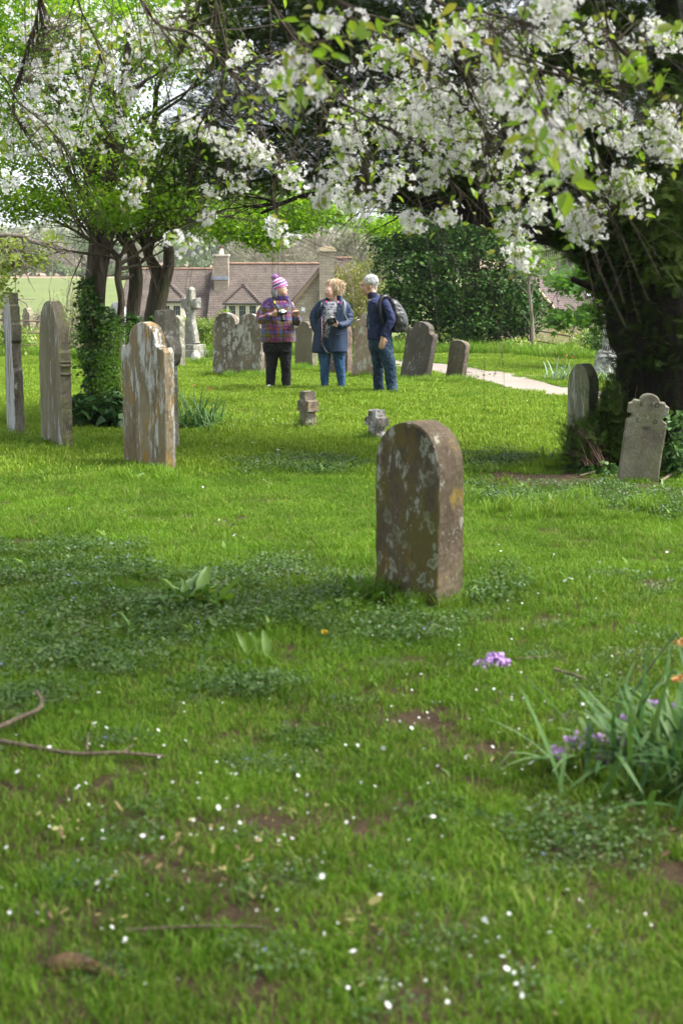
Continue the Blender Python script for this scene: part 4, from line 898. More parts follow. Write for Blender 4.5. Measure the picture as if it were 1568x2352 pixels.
# --- sycamore behind the yew ------------------------------------------------
M_syc = leafmat('sycamore_leaf', [(.06, .15, .02), (.10, .23, .03), (.17, .32, .05)], .45, wscale=1.5)
a5 = [(0, 0, 0)]
for q, rr in ((-100, .45), (-70, .3), (-48, .75), (-22, .45), (0, 1.0), (22, .45), (48, .75), (70, .3), (100, .45)): a5.append((rr*math.cos(math.radians(q))+.1, rr*math.sin(math.radians(q)), -.1*rr))
SYC = (np.array(a5), np.array([(0, i, i+1, i+1) for i in range(1, 9)])[:, :3])
root = empty('sycamore_tree', G(1490, 830), 'bright green large leaved sycamore boughs showing left of the yew trunk', 'tree')
tr_ = [pxpath([(1490, 840, 27, 22), (1480, 700, 27, 17), (1478, 560, 27, 12), (1500, 400, 27, 8)]), pxpath([(1482, 700, 27, 7), (1400, 650, 27, 4), (1320, 640, 27, 2.5), (1265, 660, 27, 1.2)]), pxpath([(1484, 760, 27, 6), (1400, 720, 27, 4), (1330, 725, 27, 2.5), (1275, 735, 27, 1.2)])]
V, F = tubes([(p, r, 8) for p, r in tr_+twigs_from(tr_, 40, .8, .012, .1, 12)], 5); put(root, 'trunk', V, F, M_bark_h)
V, F, t = crown([(1345, 630, 50, 28, 27, .6, 34), (1290, 645, 38, 24, 27, .5, 26), (1320, 655, 60, 20, 26.8, .5, 24), (1340, 720, 60, 22, 26.8, .6, 46), (1295, 738, 42, 14, 26.6, .5, 30), (1380, 740, 36, 24, 26.8, .5, 22), (1380, 610, 30, 30, 27, .5, 20), (1476, 590, 30, 40, 27, .5, 34), (1420, 690, 60, 60, 27.2, .7, 30), (1500, 420, 120, 120, 27.5, 1.4, 90)], 8, .10, None, .115, tmpl=SYC)
put(root, 'crown', V, F, M_syc, {'tint': t})
# --- olive twiggy shrub between woman and man -------------------------------
M_olive = leafmat('willow_leaf', [(.13, .15, .04), (.22, .23, .06), (.33, .32, .10)], .3)
def twiggy(label, x0, x1, yb, yt, Y, ns, nl, mat, size, seed, name='willow_shrub'):
    root = empty(name, P((x0+x1)/2, yb, Y), label, 'shrub'); r = np.random.default_rng(seed); ps = []
    for k in range(ns):
        x = r.uniform(x0, x1)*.5+(x0+x1)*.25; xt = r.uniform(x0, x1); top = yt+abs(r.normal(0, (yb-yt)*.25)); y_ = Y+r.normal(0, .25)
        ps.append(pxpath([(x, yb, y_, 1.6), ((x+xt)/2+r.normal(0, 4), (yb+top)/2, y_, 1.2), (xt+r.normal(0, 5), top, y_, .5)], 4))
    tw = twigs_from(ps, ns*7, .45, .006, -.3, seed, tmin=.2)
    V, F = tubes(ps+tw, 4); put(root, 'stem', V, F, M_bark_grey)
    pos = np.concatenate([p[rng.integers(2, len(p), nl//len(tw)+1)] for p, _ in tw])+rng.normal(0, .04, ((nl//len(tw)+1)*len(tw), 3)); k = len(pos)
    V, F, t = scatter(*LEAF, rand_rot(k), pos, size*rng.uniform(.6, 1.2, k)); put(root, 'foliage', V, F, mat, {'tint': t}); return root
twiggy('olive leaved willow shrub with upright stems between the blonde woman and the man', 785, 862, 808, 590, 33, 22, 4200, M_olive, .062, 31)
twiggy('grey green feathery young tree above the willow shrub', 810, 872, 800, 560, 40, 16, 2600, leafmat('grey_leaf', [(.12, .17, .08), (.20, .25, .14), (.3, .33, .2)], .3), .07, 32, 'grey_sapling')
twiggy('pale flowering sapling left of the ivy clad trunk', 128, 215, 800, 640, 30, 14, 1500, leafmat('pale_sapling_leaf', [(.22, .28, .08), (.33, .38, .16), (.45, .45, .30)], .3), .04, 33, 'sapling')
# --- hedge and weeds --------------------------------------------------------
M_hedge = leafmat('privet_leaf', [(.11, .19, .025), (.20, .30, .04), (.32, .38, .07)], .35, wscale=2.5)
root = empty('privet_hedge', G(455, 815), 'yellow green hedge standing behind the stone cross', 'hedge')
V, F, t = crown([(430, 760, 34, 36, 33, .5, 90), (475, 765, 44, 34, 33, .5, 120), (515, 750, 16, 40, 33, .3, 34), (405, 775, 20, 26, 33, .4, 40), (500, 790, 40, 18, 32.8, .4, 50)], 22, .07, None, .055)
put(root, 'foliage', V, F, M_hedge, {'tint': t}); V, F = tubes([pxpath([(x, 818, 33, 1.6), (x+6, 770, 33, 1.2), (x+2, 735, 33, .6)], 3) for x in range(405, 520, 9)], 4); put(root, 'stem', V, F, M_bark_h)
M_weed = leafmat('weed_leaf', [(.07, .14, .02), (.13, .23, .035), (.24, .31, .06), (.33, .33, .12)], .35, wscale=1.5)
def weeds(name, label, segs, n_, hmax, size):
    pos = []; 
    for (x0, y0, x1, y1, Y0, Y1) in segs:
        k = int(n_/len(segs)); t = rng.random(k); Yv = Y0+(Y1-Y0)*t+rng.normal(0, .7, k); xw = np.array([P(x0+(x1-x0)*q, 800, yv).x for q, yv in zip(t, Yv)])
        hh_ = hmax*(.55+.45*np.sin(xw*2.3)*np.cos(xw*.9+1)); pos.append(np.stack([xw, Yv, hgt(xw, Yv)+rng.random(k)**1.2*hh_], -1))
    pos = np.concatenate(pos); k = len(pos); e = np.stack([rng.normal(0, .5, k), rng.normal(-.6, .5, k), rng.uniform(0, 2*PI, k)], -1)
    V, F, t = scatter(*LEAF, euler_mats(e), pos, size*rng.uniform(.5, 1.5, k)); return tag(mesh_np(name, V, F, M_weed, attrs={'tint': t}), label, 'weeds', kind='stuff')
weeds('weeds', 'rank weeds and nettles along the iron railings', [(-80, 0, 260, 0, 33.5, 35), (250, 0, 700, 0, 35, 37), (690, 0, 1120, 0, 36.5, 35.5), (1100, 0, 1600, 0, 34.6, 32.6)], 16000, .75, .10)
M_ny = leafmat('nettle_leaf', [(.16, .19, .04), (.26, .27, .07), (.38, .36, .13)], .3)
root = empty('scrub_bush', G(100, 808), 'yellowish scrub behind the railing at the left edge', 'shrub')
V, F, t = crown([(40, 775, 90, 34, 37, 1, 110), (130, 780, 80, 28, 37, 1, 80)], 14, .12, None, .06); put(root, 'foliage', V, F, M_ny, {'tint': t})
root = empty('scrub_bush', G(1380, 815), 'dark green bush beside the white pedestal monument', 'shrub')
V, F, t = crown([(1372, 782, 28, 26, 30, .4, 60), (1425, 790, 30, 30, 30, .4, 40)], 16, .07, None, .06); put(root, 'foliage', V, F, M_ivyb, {'tint': t})
root = empty('scrub_bush', G(1330, 800), 'yellow flowered low scrub in front of the pale barn wall', 'shrub')
V, F, t = crown([(1320, 765, 60, 22, 38, .8, 70), (1260, 780, 40, 16, 37, .6, 36)], 12, .10, None, .05); put(root, 'foliage', V, F, M_ny, {'tint': t})
# --- bare trees -------------------------------------------------------------
def bare_tree(name, label, px, yb, ytop, wpx, Y, seed, thick=.14, mat=None, twn=300, group=None, gnarl=.5, twr=.012):
    b = P(px, yb, Y); b.z = min(b.z, H(b.x, Y)+.0) if Y < 100 else H(b.x, Y); Ht = P(px, ytop, Y).z-b.z; Wd = wpx*Y/FPX/2
    root = empty(name, b, label, 'tree', group); r = np.random.default_rng(seed)
    base = np.array(b); tr = [(np.array([base+np.array([r.normal(0, .05), 0, Ht*.55*t]) for t in np.linspace(0, 1, 6)]), np.linspace(thick, thick*.6, 6))]
    L = []
    for k in range(9):
        a = 2*PI*k/9+r.uniform(0, .5); o = tr[0][0][r.integers(2, 6)]; e = base+np.array([Wd*.9*math.cos(a)*r.uniform(.6, 1), Wd*.9*math.sin(a), Ht*r.uniform(.65, .95)])
        pts = [o+(e-o)*t+r.normal(0, gnarl*Ht*.05, 3)*(0 < t < 1.01) for t in np.linspace(0, 1, 6)]; pts[0] = o; L.append((np.array(pts), np.linspace(thick*.5, thick*.12, 6)))
    L2 = twigs_from(L, twn//4, Ht*.32, thick*.18, .1, seed+1, bend=gnarl*1.6); L3 = twigs_from(L2, twn, Ht*.16, twr, .1, seed+2, bend=gnarl)
    V, F = tubes([(p, q, 8) for p, q in tr]+L+L2+L3, 4); put(root, 'trunk', V, F, mat or M_bark_grey, smooth=True); return root
bare_tree('bare_fruit_tree', 'grey bare gnarled fruit tree behind the leftmost gravestone', 58, 790, 650, 190, 48, 3, .13, twn=240, group='bare orchard trees beyond the railing', gnarl=1.2, twr=.015)
bare_tree('bare_fruit_tree', 'small pale pollarded tree above the pointed arch gravestone', 168, 790, 655, 150, 52, 5, .12, twn=200, group='bare orchard trees beyond the railing', gnarl=1.3, twr=.013)
bare_tree('bare_fruit_tree', 'bare tangled tree beyond the railing between the pointed arch gravestone and the ivy clad trunk', 120, 800, 690, 170, 45, 9, .08, twn=200, group='bare orchard trees beyond the railing', gnarl=1.4, twr=.012)
M_twig = simple('pale_twigs', (.34, .31, .24), .9, .25, 1.5)
def twig_cloud(name, label, px, py, rx, ry, Y, n_, mat, L, group, leafc=None, cat='tree'):
    c = P(px, py, Y); k = Y/FPX; zb = H(c.x, Y); root = empty(name, (c.x, Y, zb), label, cat, group)
    d = rng.normal(size=(n_, 3)); d /= np.linalg.norm(d, axis=1)[:, None]; d[:, 2] = np.abs(d[:, 2])*1.2-.25; r = rng.random(n_)**.45
    R = np.array([rx*k, rx*k*.8, ry*k*1.1]); pos = np.array(c)+np.array([0, 0, -ry*k*.4])+d*r[:, None]*R
    T = np.array([(0, -.008, 0), (0, .008, 0), (0, .003, 1), (0, -.003, 1), (.0, .0, .45), (.008, .0, .45), (.28, 0, .85), (.275, .0, .85), (0, 0, .3), (0, .01, .3), (-.25, .05, .68), (-.245, .05, .68)])*1.0
    T[:, :2] *= 1.0
    TF = np.array([(0, 1, 2, 3), (4, 5, 6, 7), (8, 9, 10, 11)])
    dd = d*np.array([1, 1, 1.0])+rng.normal(0, .25, (n_, 3)); dd[:, 2] += .5
    V, F, t = scatter(T*np.array([3.2, 3.2, 1]), TF, frame_z(dd), pos, L*rng.uniform(.5, 1.2, n_))
    put(root, 'twigs', V, F, mat); ps = []
    for q in range(8):
        a = rng.uniform(0, 6.28); ps.append((smoothpath([(c.x, Y, zb-.3), (c.x+.3*math.cos(a), Y+.2, zb+(c.z-zb)*.5), (c.x+R[0]*.6*math.cos(a), Y+R[1]*.6*math.sin(a), c.z+R[2]*.35)], 4), np.linspace(.22, .05, 9)))
    V, F = tubes(ps, 6); put(root, 'trunk', V, F, mat)
    if leafc:
        nl, lm, ls = leafc; d = rng.normal(size=(nl, 3)); d /= np.linalg.norm(d, axis=1)[:, None]; pos = np.array(c)+d*(rng.random(nl)**.4)[:, None]*R*.95
        V, F, t = scatter(*LEAF, rand_rot(nl), pos, ls*rng.uniform(.5, 1.3, nl)); put(root, 'crown', V, F, lm, {'tint': t})
    return root
M_far1 = leafmat('far_leaf_grey', [(.13, .15, .09), (.20, .22, .13), (.27, .28, .17)], .2, wscale=.1); M_far2 = leafmat('far_leaf_green', [(.07, .12, .04), (.11, .18, .06), (.17, .25, .08)], .2, wscale=.1)
FG = 'trees beyond the cottage roof'
for k, (px, py, rx, ry, Y, nt_, lb, lf) in enumerate([
        (640, 585, 70, 44, 120, 900, 'pale bare tree rising behind the middle of the cottage roof', None),
        (575, 580, 50, 36, 130, 500, 'pale bare tree just right of the left cottage chimney', None),
        (720, 575, 60, 50, 125, 800, 'pale bare tree behind the large stone chimney', None),
        (810, 585, 55, 50, 118, 700, 'greyish half leafed tree right of the large stone chimney', (1200, M_far1, .5)),
        (860, 600, 40, 44, 110, 300, 'grey green leafy tree behind the wooden pole', (1600, M_far1, .5)),
        (130, 600, 38, 34, 330, 500, 'rounded grey bare tree at the corner of the ploughed field', (1000, M_far1, 1.2)),
        (180, 605, 60, 44, 340, 200, 'mid green tree on the far hedge line behind the pointed arch gravestone', (3000, M_far2, 1.3)),
        (262, 600, 50, 40, 345, 200, 'darker green tree on the far hedge line behind the ivy clad trunk', (2600, M_far2, 1.3)),
        (318, 605, 40, 34, 342, 200, 'small green tree on the far hedge line between the hawthorn trunks', (1500, M_far1, 1.3)),
        (1290, 590, 60, 30, 260, 500, 'pale hazy bare tree above the barn roof', (900, M_far1, 1.0))]):
    twig_cloud('bare_tree' if lf is None else 'distant_tree', lb, px, py, rx, ry, Y, nt_, M_twig, 1.3*Y/120, FG, lf)
# hedgerows and the wood on the skyline: one mass each
def massif(name, label, segs, mat, size, cat, kind='stuff'):
    pos = []
    for (x0, x1, Y0, Y1, h, k) in segs:
        t = rng.random(k); Yv = Y0+(Y1-Y0)*rng.random(k); xw = x0+(x1-x0)*t; bump = .55+.3*np.sin(xw/7+Yv*.1)+.2*np.sin(xw/2.7)+.15*rng.random(k)
        pos.append(np.stack([xw, Yv, hgt(xw, Yv)+h*bump*rng.random(k)**.6], -1))
    pos = np.concatenate(pos); k = len(pos); V, F, t = scatter(*LEAF, rand_rot(k), pos, size*rng.uniform(.5, 1.3, k))
    return tag(mesh_np(name, V, F, mat, attrs={'tint': t}), label, cat, kind=kind)
M_hrow = leafmat('hedgerow_leaf', [(.06, .10, .03), (.11, .16, .05), (.17, .22, .07)], .15, wscale=.05); M_wood2 = leafmat('far_wood_leaf', [(.11, .13, .07), (.17, .19, .10), (.22, .24, .12), (.28, .26, .19)], .15, wscale=.02, patch=.7)
massif('far_hedgerow', 'trimmed hedgerow at the top of the green pasture', [(-130, 130, 303, 308, 3.6, 9000)], M_hrow, 1.3, 'hedge')
massif('far_hedgerow', 'long dark hedgerow along the top of the ploughed field', [(-160, 160, 446, 456, 7, 11000)], M_hrow, 2.2, 'hedge')
massif('distant_wood', 'pale grey green woodland covering the skyline hill', [(-230, 230, 560, 900, 11, 26000), (-160, 160, 470, 560, 6, 5000)], M_wood2, 4.2, 'wood')
# wooden pole and cable
root = empty('wooden_pole', G(870, 800), 'brown wooden pole behind the man, partly hidden by the ivy covered tree', 'pole')
p = P(870, 612, 42); V, F = tube([(p.x, 42, H(p.x, 42)-.3), (p.x, 42, p.z)], [.075, .065], 10); put(root, 'post', V, F, simple('pole_wood', (.17, .105, .075), .85, .3, 6)); 
m = MB(); m.tube([(p.x, 42, p.z), (p.x, 42, p.z+.05)], [.085, .05], 10); m.v = [tuple(Vector(v)-root.location) for v in m.v]; m.obj('cap', M_iron, root)
# ================================================================== YEW
M_yew = leafmat('yew_needles', [(.010, .022, .005), (.020, .040, .007), (.038, .068, .010), (.075, .105, .018)], .10, .8, gloss=.05, wscale=1.0, patch=.4)
sp = []; spf = []
for k in range(8):
    x = .1+.9*k/8; L = .26*(1-.5*k/8)
    for s_ in (-1, 1):
        b = len(sp); sp += [(x, 0, 0), (x+.045, 0, 0), (x+.13, s_*L, .03), (x+.10, s_*L, .03)]; spf.append((b, b+1, b+2, b+3))
b = len(sp); sp += [(0, -.012, 0), (0, .012, 0), (1.05, .008, 0), (1.05, -.008, 0)]; spf.append((b, b+1, b+2, b+3))
SPRAY = (np.array(sp), np.array(spf))
yew = empty('yew_tree', G(1535, 1075), 'huge dark yew with black trunk at the right and canopy spreading across the top', 'tree')
ty = 12.6
trunks = [[(1535, 1110, ty, 165), (1535, 1040, ty, 130), (1530, 940, ty, 112), (1528, 840, ty, 106), (1524, 790, ty, 108), (1494, 715, ty, 106), (1452, 652, ty, 80), (1400, 600, ty, 58), (1345, 562, ty, 40), (1290, 546, 12.7, 27), (1238, 540, 12.7, 20), (1160, 522, 12.9, 15), (1060, 495, 13.2, 12), (940, 462, 13.5, 9), (800, 440, 13.9, 7), (690, 452, 14.2, 5), (600, 490, 14.4, 3)],
          [(1545, 800, ty+.1, 85), (1560, 680, ty+.1, 68), (1560, 560, ty, 58), (1550, 420, ty, 50), (1540, 250, ty, 42), (1540, 60, ty, 34), (1530, -150, ty, 26)],
          [(1450, 640, ty, 44), (1420, 540, ty+.1, 34), (1400, 420, 12.8, 28), (1360, 280, 13, 20), (1300, 120, 13.2, 14)],
          [(1350, 560, ty, 20), (1240, 470, 13, 13), (1100, 400, 13.4, 10), (900, 340, 14, 7), (700, 300, 14.6, 5), (520, 310, 15.2, 3)],
          [(1400, 430, 12.8, 16), (1250, 300, 13.3, 12), (1050, 200, 13.8, 9), (800, 130, 14.4, 6), (600, 120, 15, 4)],
          [(1150, 519, 12.9, 10), (1050, 470, 13.6, 8), (900, 420, 14.2, 6), (720, 400, 14.8, 4), (560, 420, 15.2, 3), (470, 460, 15.4, 1.5)]]
ws = [pxpath(t) for t in trunks]; Vs, Fs, o = [], [], 0
for k, (p, r) in enumerate(ws):
    V, F = rough_tube(p, r, 26 if k < 3 else 10, .10 if k < 3 else .05, 70+k, 4); Vs.append(V); Fs.append(F+o); o += len(V)
put(yew, 'trunk', np.concatenate(Vs), np.concatenate(Fs), M_bark_y, smooth=True)
p_, r__ = pxpath([(1372, 664, 12.4, 7), (1345, 655, 12.3, 7), (1318, 643, 12.2, 6.5), (1311, 640, 12.2, 5)]); V, F = rough_tube(p_, r__, 10, .08, 5); put(yew, 'stub', V, F, M_bark_y, smooth=True)
bw_ = [w for w in ws[3:]]+[(ws[0][0][40:], ws[0][1][40:])]
b1 = twigs_from(bw_, 90, 1.2, .026, .0, 61, tmin=.1, outward=(0, 0, .5)); b2 = twigs_from(b1, 380, .8, .009, .25, 62); b3 = twigs_from(b2, 500, .45, .004, .3, 63)
V, F = tubes(b1+b2+b3, 5); put(yew, 'branches', V, F, M_bark_y, smooth=True)
YC = [(590, 50, 170, 120, 15.2, 1.0, 420), (780, 60, 150, 120, 14.4, 1.0, 380), (1000, 40, 160, 100, 13.9, 1, 260), (1400, 60, 150, 120, 13.2, 1, 200), (1450, 250, 170, 240, 12.9, 1.2, 420), (1500, 480, 110, 100, 12.6, .8, 260), (1400, 540, 90, 40, 12.7, .6, 110), (1540, 600, 60, 70, 12.2, .4, 70), (1250, 160, 190, 190, 13.3, 1.2, 420), (1060, 220, 190, 190, 13.7, 1.2, 420), (860, 270, 170, 160, 14.2, 1.1, 330), (690, 260, 150, 140, 14.8, 1.1, 260), (520, 250, 120, 120, 15.5, .9, 170), (430, 350, 90, 110, 15.8, .8, 130), (560, 390, 120, 75, 15.3, .8, 130), (1190, 400, 190, 60, 13.3, .8, 200), (960, 430, 150, 45, 13.9, .8, 110), (1400, 440, 100, 60, 12.9, .8, 120), (740, 400, 130, 50, 14.8, .8, 70), (900, -130, 600, 120, 14, 1.5, 300), (1450, -100, 250, 150, 12.8, 1.5, 200)]
pos = []
for (px, py, rx, ry, Y, dr, nc) in YC:
    d = rng.normal(size=(nc, 3)); d /= np.linalg.norm(d, axis=1)[:, None]; d *= (rng.random(nc)**.4)[:, None]; c = P(px, py, Y); k = Y/FPX
    cp = np.array(c)+d*np.array([rx*k, dr, ry*k]); pos.append(np.repeat(cp, 10, 0)+rng.normal(0, .11, (nc*10, 3))*np.array([1, 1, .55]))
pos = np.concatenate(pos); k = len(pos); e = np.stack([rng.normal(0, .5, k), rng.normal(.35, .4, k), rng.uniform(0, 2*PI, k)], -1)
V, F, t = scatter(*SPRAY, euler_mats(e), pos, .13*rng.uniform(.6, 1.3, k)); put(yew, 'crown', V, F, M_yew, {'tint': t})
# short shoots sprouting from the bole
pos = []; dirs = []
for pth, rad in (ws[0], ws[1]):
    for i in range(3, 38 if pth is ws[0][0] else 20):
        for q in range(90):
            a = rng.uniform(0, 2*PI); d = np.array([math.cos(a), math.sin(a), .35]); pos.append(pth[min(i, len(pth)-1)]+d*rad[min(i, len(rad)-1)]*np.array([1, 1, 0])*rng.uniform(.85, 1.15)+np.array([0, 0, rng.normal(0, .06)])); dirs.append(d)
pos = np.array(pos); dirs = np.array(dirs); k = len(pos); az = np.arctan2(dirs[:, 1], dirs[:, 0])
e = np.stack([rng.normal(0, .6, k), -rng.uniform(-.3, 1.2, k), az+rng.normal(0, .5, k)], -1)
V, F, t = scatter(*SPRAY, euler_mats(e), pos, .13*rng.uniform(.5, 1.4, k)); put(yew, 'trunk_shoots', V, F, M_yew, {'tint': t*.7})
# brown and green suckers at the foot, left of the bole
M_deadt = simple('dead_yew_twigs', (.075, .042, .028), .9, .4, 8)
ps = []; rr_ = np.random.default_rng(77); tips = []
for q in range(260):
    x = rr_.uniform(1362, 1440); xt = x+rr_.normal(-6, 22); yt = rr_.uniform(870, 1010)+max(0, 1385-xt)*2.2; Y = 12.4+rr_.normal(0, .15)
    a = pxpath([(x, 1085, Y, 1.6), ((x+xt)/2+rr_.normal(0, 5), (1085+yt)/2, Y, 1.2), (xt, yt, Y+rr_.normal(0, .1), .5)], 4); ps.append(a); tips.append(a[0][4:])
for q in range(120):
    x = rr_.uniform(1340, 1400); xt = x-rr_.uniform(10, 55); yt = rr_.uniform(975, 1060); Y = 12.0+rr_.normal(0, .15); a = pxpath([(x, 1070, Y, 2), ((x+xt)/2, (1060+yt)/2, Y, 1.4), (xt, yt, Y, .5)], 4); ps.append(a); tips.append(a[0][4:])
V, F = tubes(ps, 4); put(yew, 'suckers', V, F, M_deadt)
tips = np.concatenate(tips); sel = tips[rr_.random(len(tips)) < .85]; sel = sel[(sel[:, 2] < .75)]; k = len(sel)
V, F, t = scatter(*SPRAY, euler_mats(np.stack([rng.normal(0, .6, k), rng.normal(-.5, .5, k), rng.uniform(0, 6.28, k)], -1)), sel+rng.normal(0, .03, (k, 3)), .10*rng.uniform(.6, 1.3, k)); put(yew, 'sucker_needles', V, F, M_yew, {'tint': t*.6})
cl_ = []
for (px, py, rx, ry, nc) in ((1385, 1035, 48, 38, 120), (1400, 950, 26, 60, 60), (1325, 1015, 26, 26, 36)):
    d = rng.normal(size=(nc, 3))*.5; cl_.append(np.array(P(px, py, 12.15))+d*np.array([rx/261, .22, ry/261]))
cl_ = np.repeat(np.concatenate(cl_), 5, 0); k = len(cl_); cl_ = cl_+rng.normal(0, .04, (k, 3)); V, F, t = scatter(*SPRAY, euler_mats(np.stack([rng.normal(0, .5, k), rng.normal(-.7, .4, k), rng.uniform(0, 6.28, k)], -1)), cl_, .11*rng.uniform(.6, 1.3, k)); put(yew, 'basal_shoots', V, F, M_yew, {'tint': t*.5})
root = empty('ivy_plant', G(1545, 1085), 'low dark ivy and nettles at the foot of the yew beside the dated gravestone', 'ivy')
V, F, t = crown([(1545, 1050, 30, 45, 11.6, .2, 60), (1560, 980, 16, 40, 11.8, .12, 16), (1385, 1085, 50, 14, 11.8, .2, 36), (1526, 975, 5, 30, 11.5, .04, 5), (1320, 1078, 26, 10, 12, .15, 18)], 10, .035, None, .05, tmpl=IVY); put(root, 'leaves', V, F, M_ivy, {'tint': t})
# ================================================================== CHERRY
M_petal = leafmat('cherry_petals', [(.72, .70, .66), (.84, .83, .81), (.92, .91, .91)], .5, .6, tcol=(1, 1, 1), gloss=.15, patch=.1)
M_cleaf = leafmat('cherry_leaf', [(.13, .24, .03), (.20, .32, .04), (.26, .34, .06), (.33, .25, .09)], .5, .4, gloss=.4, wscale=3, patch=.3, tcol=(1.25, 1.35, .5))
M_stalk = simple('flower_stalk', (.17, .24, .06), .5, .3)
cherry = empty('cherry_tree', (3.1, -1.2, H(3.1, -1.2)), 'white flowering cherry tree whose blossom laden branches hang across the top of the view', 'tree')
D = lambda pts, Y0, Y1, r0, r1: pxpath([(x, y, Y0+(Y1-Y0)*i/(len(pts)-1), .62*(r0+(r1-r0)*i/(len(pts)-1))) for i, (x, y) in enumerate(pts)])
limbs = [D([(250, -120), (325, 0), (370, 60), (440, 75), (500, 125), (530, 165), (560, 230), (600, 300), (650, 380)], 8.0, 9.0, 8, 1.5),
         D([(470, -100), (460, 0), (440, 65), (400, 140), (320, 200), (275, 270), (240, 330), (232, 352)], 8.4, 9.4, 6, 1.5),
         D([(-150, 40), (0, 165), (40, 230), (110, 290), (150, 345), (190, 420), (230, 470)], 8.5, 9.2, 5, 1.3),
         D([(-150, 120), (0, 215), (60, 310), (110, 370), (160, 405)], 8.6, 9.6, 4, 1.2),
         D([(500, -120), (495, 0), (525, 155), (485, 240), (455, 300), (458, 365)], 8.2, 8.8, 6, 1.8),
         D([(525, 160), (620, 135), (700, 190), (830, 230), (935, 350)], 8.3, 7.8, 4.5, 1.2),
         D([(640, -130), (784, 8), (900, 50), (1010, 85), (1100, 110), (1260, 150), (1330, 192), (1400, 176)], 6.6, 6.0, 9, 1.5),
         D([(860, -140), (1000, 2), (1100, 25), (1180, 45), (1240, 55), (1330, 46)], 6.2, 5.6, 8, 2),
         D([(780, 30), (900, 90), (1000, 170), (1080, 260), (1190, 370), (1240, 440)], 7.0, 7.2, 5, 1.3),
         D([(1100, 112), (1190, 145), (1330, 182), (1480, 205), (1568, 242), (1640, 280)], 6.2, 6.2, 4, 1.5),
         D([(784, 235), (880, 290), (960, 330), (1040, 420), (1120, 500), (1160, 575)], 7.0, 7.4, 3.5, 1.0),
         D([(560, -120), (640, 40), (720, 140), (800, 250), (830, 330), (850, 420)], 7.6, 7.6, 5, 1.2),
         D([(1300, -120), (1380, 0), (1400, 80), (1470, 160), (1540, 240), (1560, 320)], 5.8, 6.4, 5, 1.3),
         D([(60, -120), (90, 0), (60, 120), (30, 240), (80, 330)], 8.8, 9.4, 4, 1.2),
         D([(200, -120), (180, 0), (230, 120), (210, 230), (290, 380), (310, 440)], 8.4, 9.0, 5, 1.2),
         D([(560, 230), (540, 330), (510, 400), (470, 440)], 8.8, 9.0, 2.5, 1.0),
         D([(990, 20), (1060, 170), (1110, 300), (1130, 400), (1200, 520)], 6.6, 7.0, 3.5, 1.0),
         D([(1180, 48), (1230, 190), (1290, 330), (1380, 440), (1440, 470)], 6.0, 6.6, 3.5, 1.2),
         D([(900, 52), (760, 90), (650, 110), (590, 160)], 5.2, 4.4, 3, 1.2), D([(1100, 30), (1170, 120), (1250, 260), (1290, 400)], 5.0, 4.4, 3, 1.2)]
# unseen bole and overhead scaffold, set so the crown shades the foreground
B0 = np.array(cherry.location); top = B0+np.array([-.2, .3, 2.4])
sc_ = [(smoothpath([B0+[0, 0, -.2], B0+[.05, .03, 1.0], top], 5), np.linspace(.21, .16, 11))]
tgt = [l[0][0] for l in limbs]
for k, t_ in enumerate(tgt):
    if k in (5, 15, 16, 17, 18, 19, 8, 10, 9): continue
    mid = top*.45+t_*.55+np.array([0, 0, .55+.1*(k % 3)]); pth = smoothpath([top+[0, 0, -.1], (top+mid)/2+[0, 0, .25], mid, t_], 5); sc_.append((pth, np.linspace(.075, limbs[k][1][0], len(pth))))
for q in range(7):
    a = q*.9; e = B0+np.array([4.2*math.cos(a), 4.2*math.sin(a), 4.6+.5*math.sin(q*2)]); pth = smoothpath([top, (top+e)/2+[0, 0, .5], e], 6); sc_.append((pth, np.linspace(.08, .012, len(pth))))
V, F = tubes([(p, r, 12) for p, r in sc_]+[(p, r, 8) for p, r in limbs], 8); put(cherry, 'trunk', V, F, M_bark_c, smooth=True)
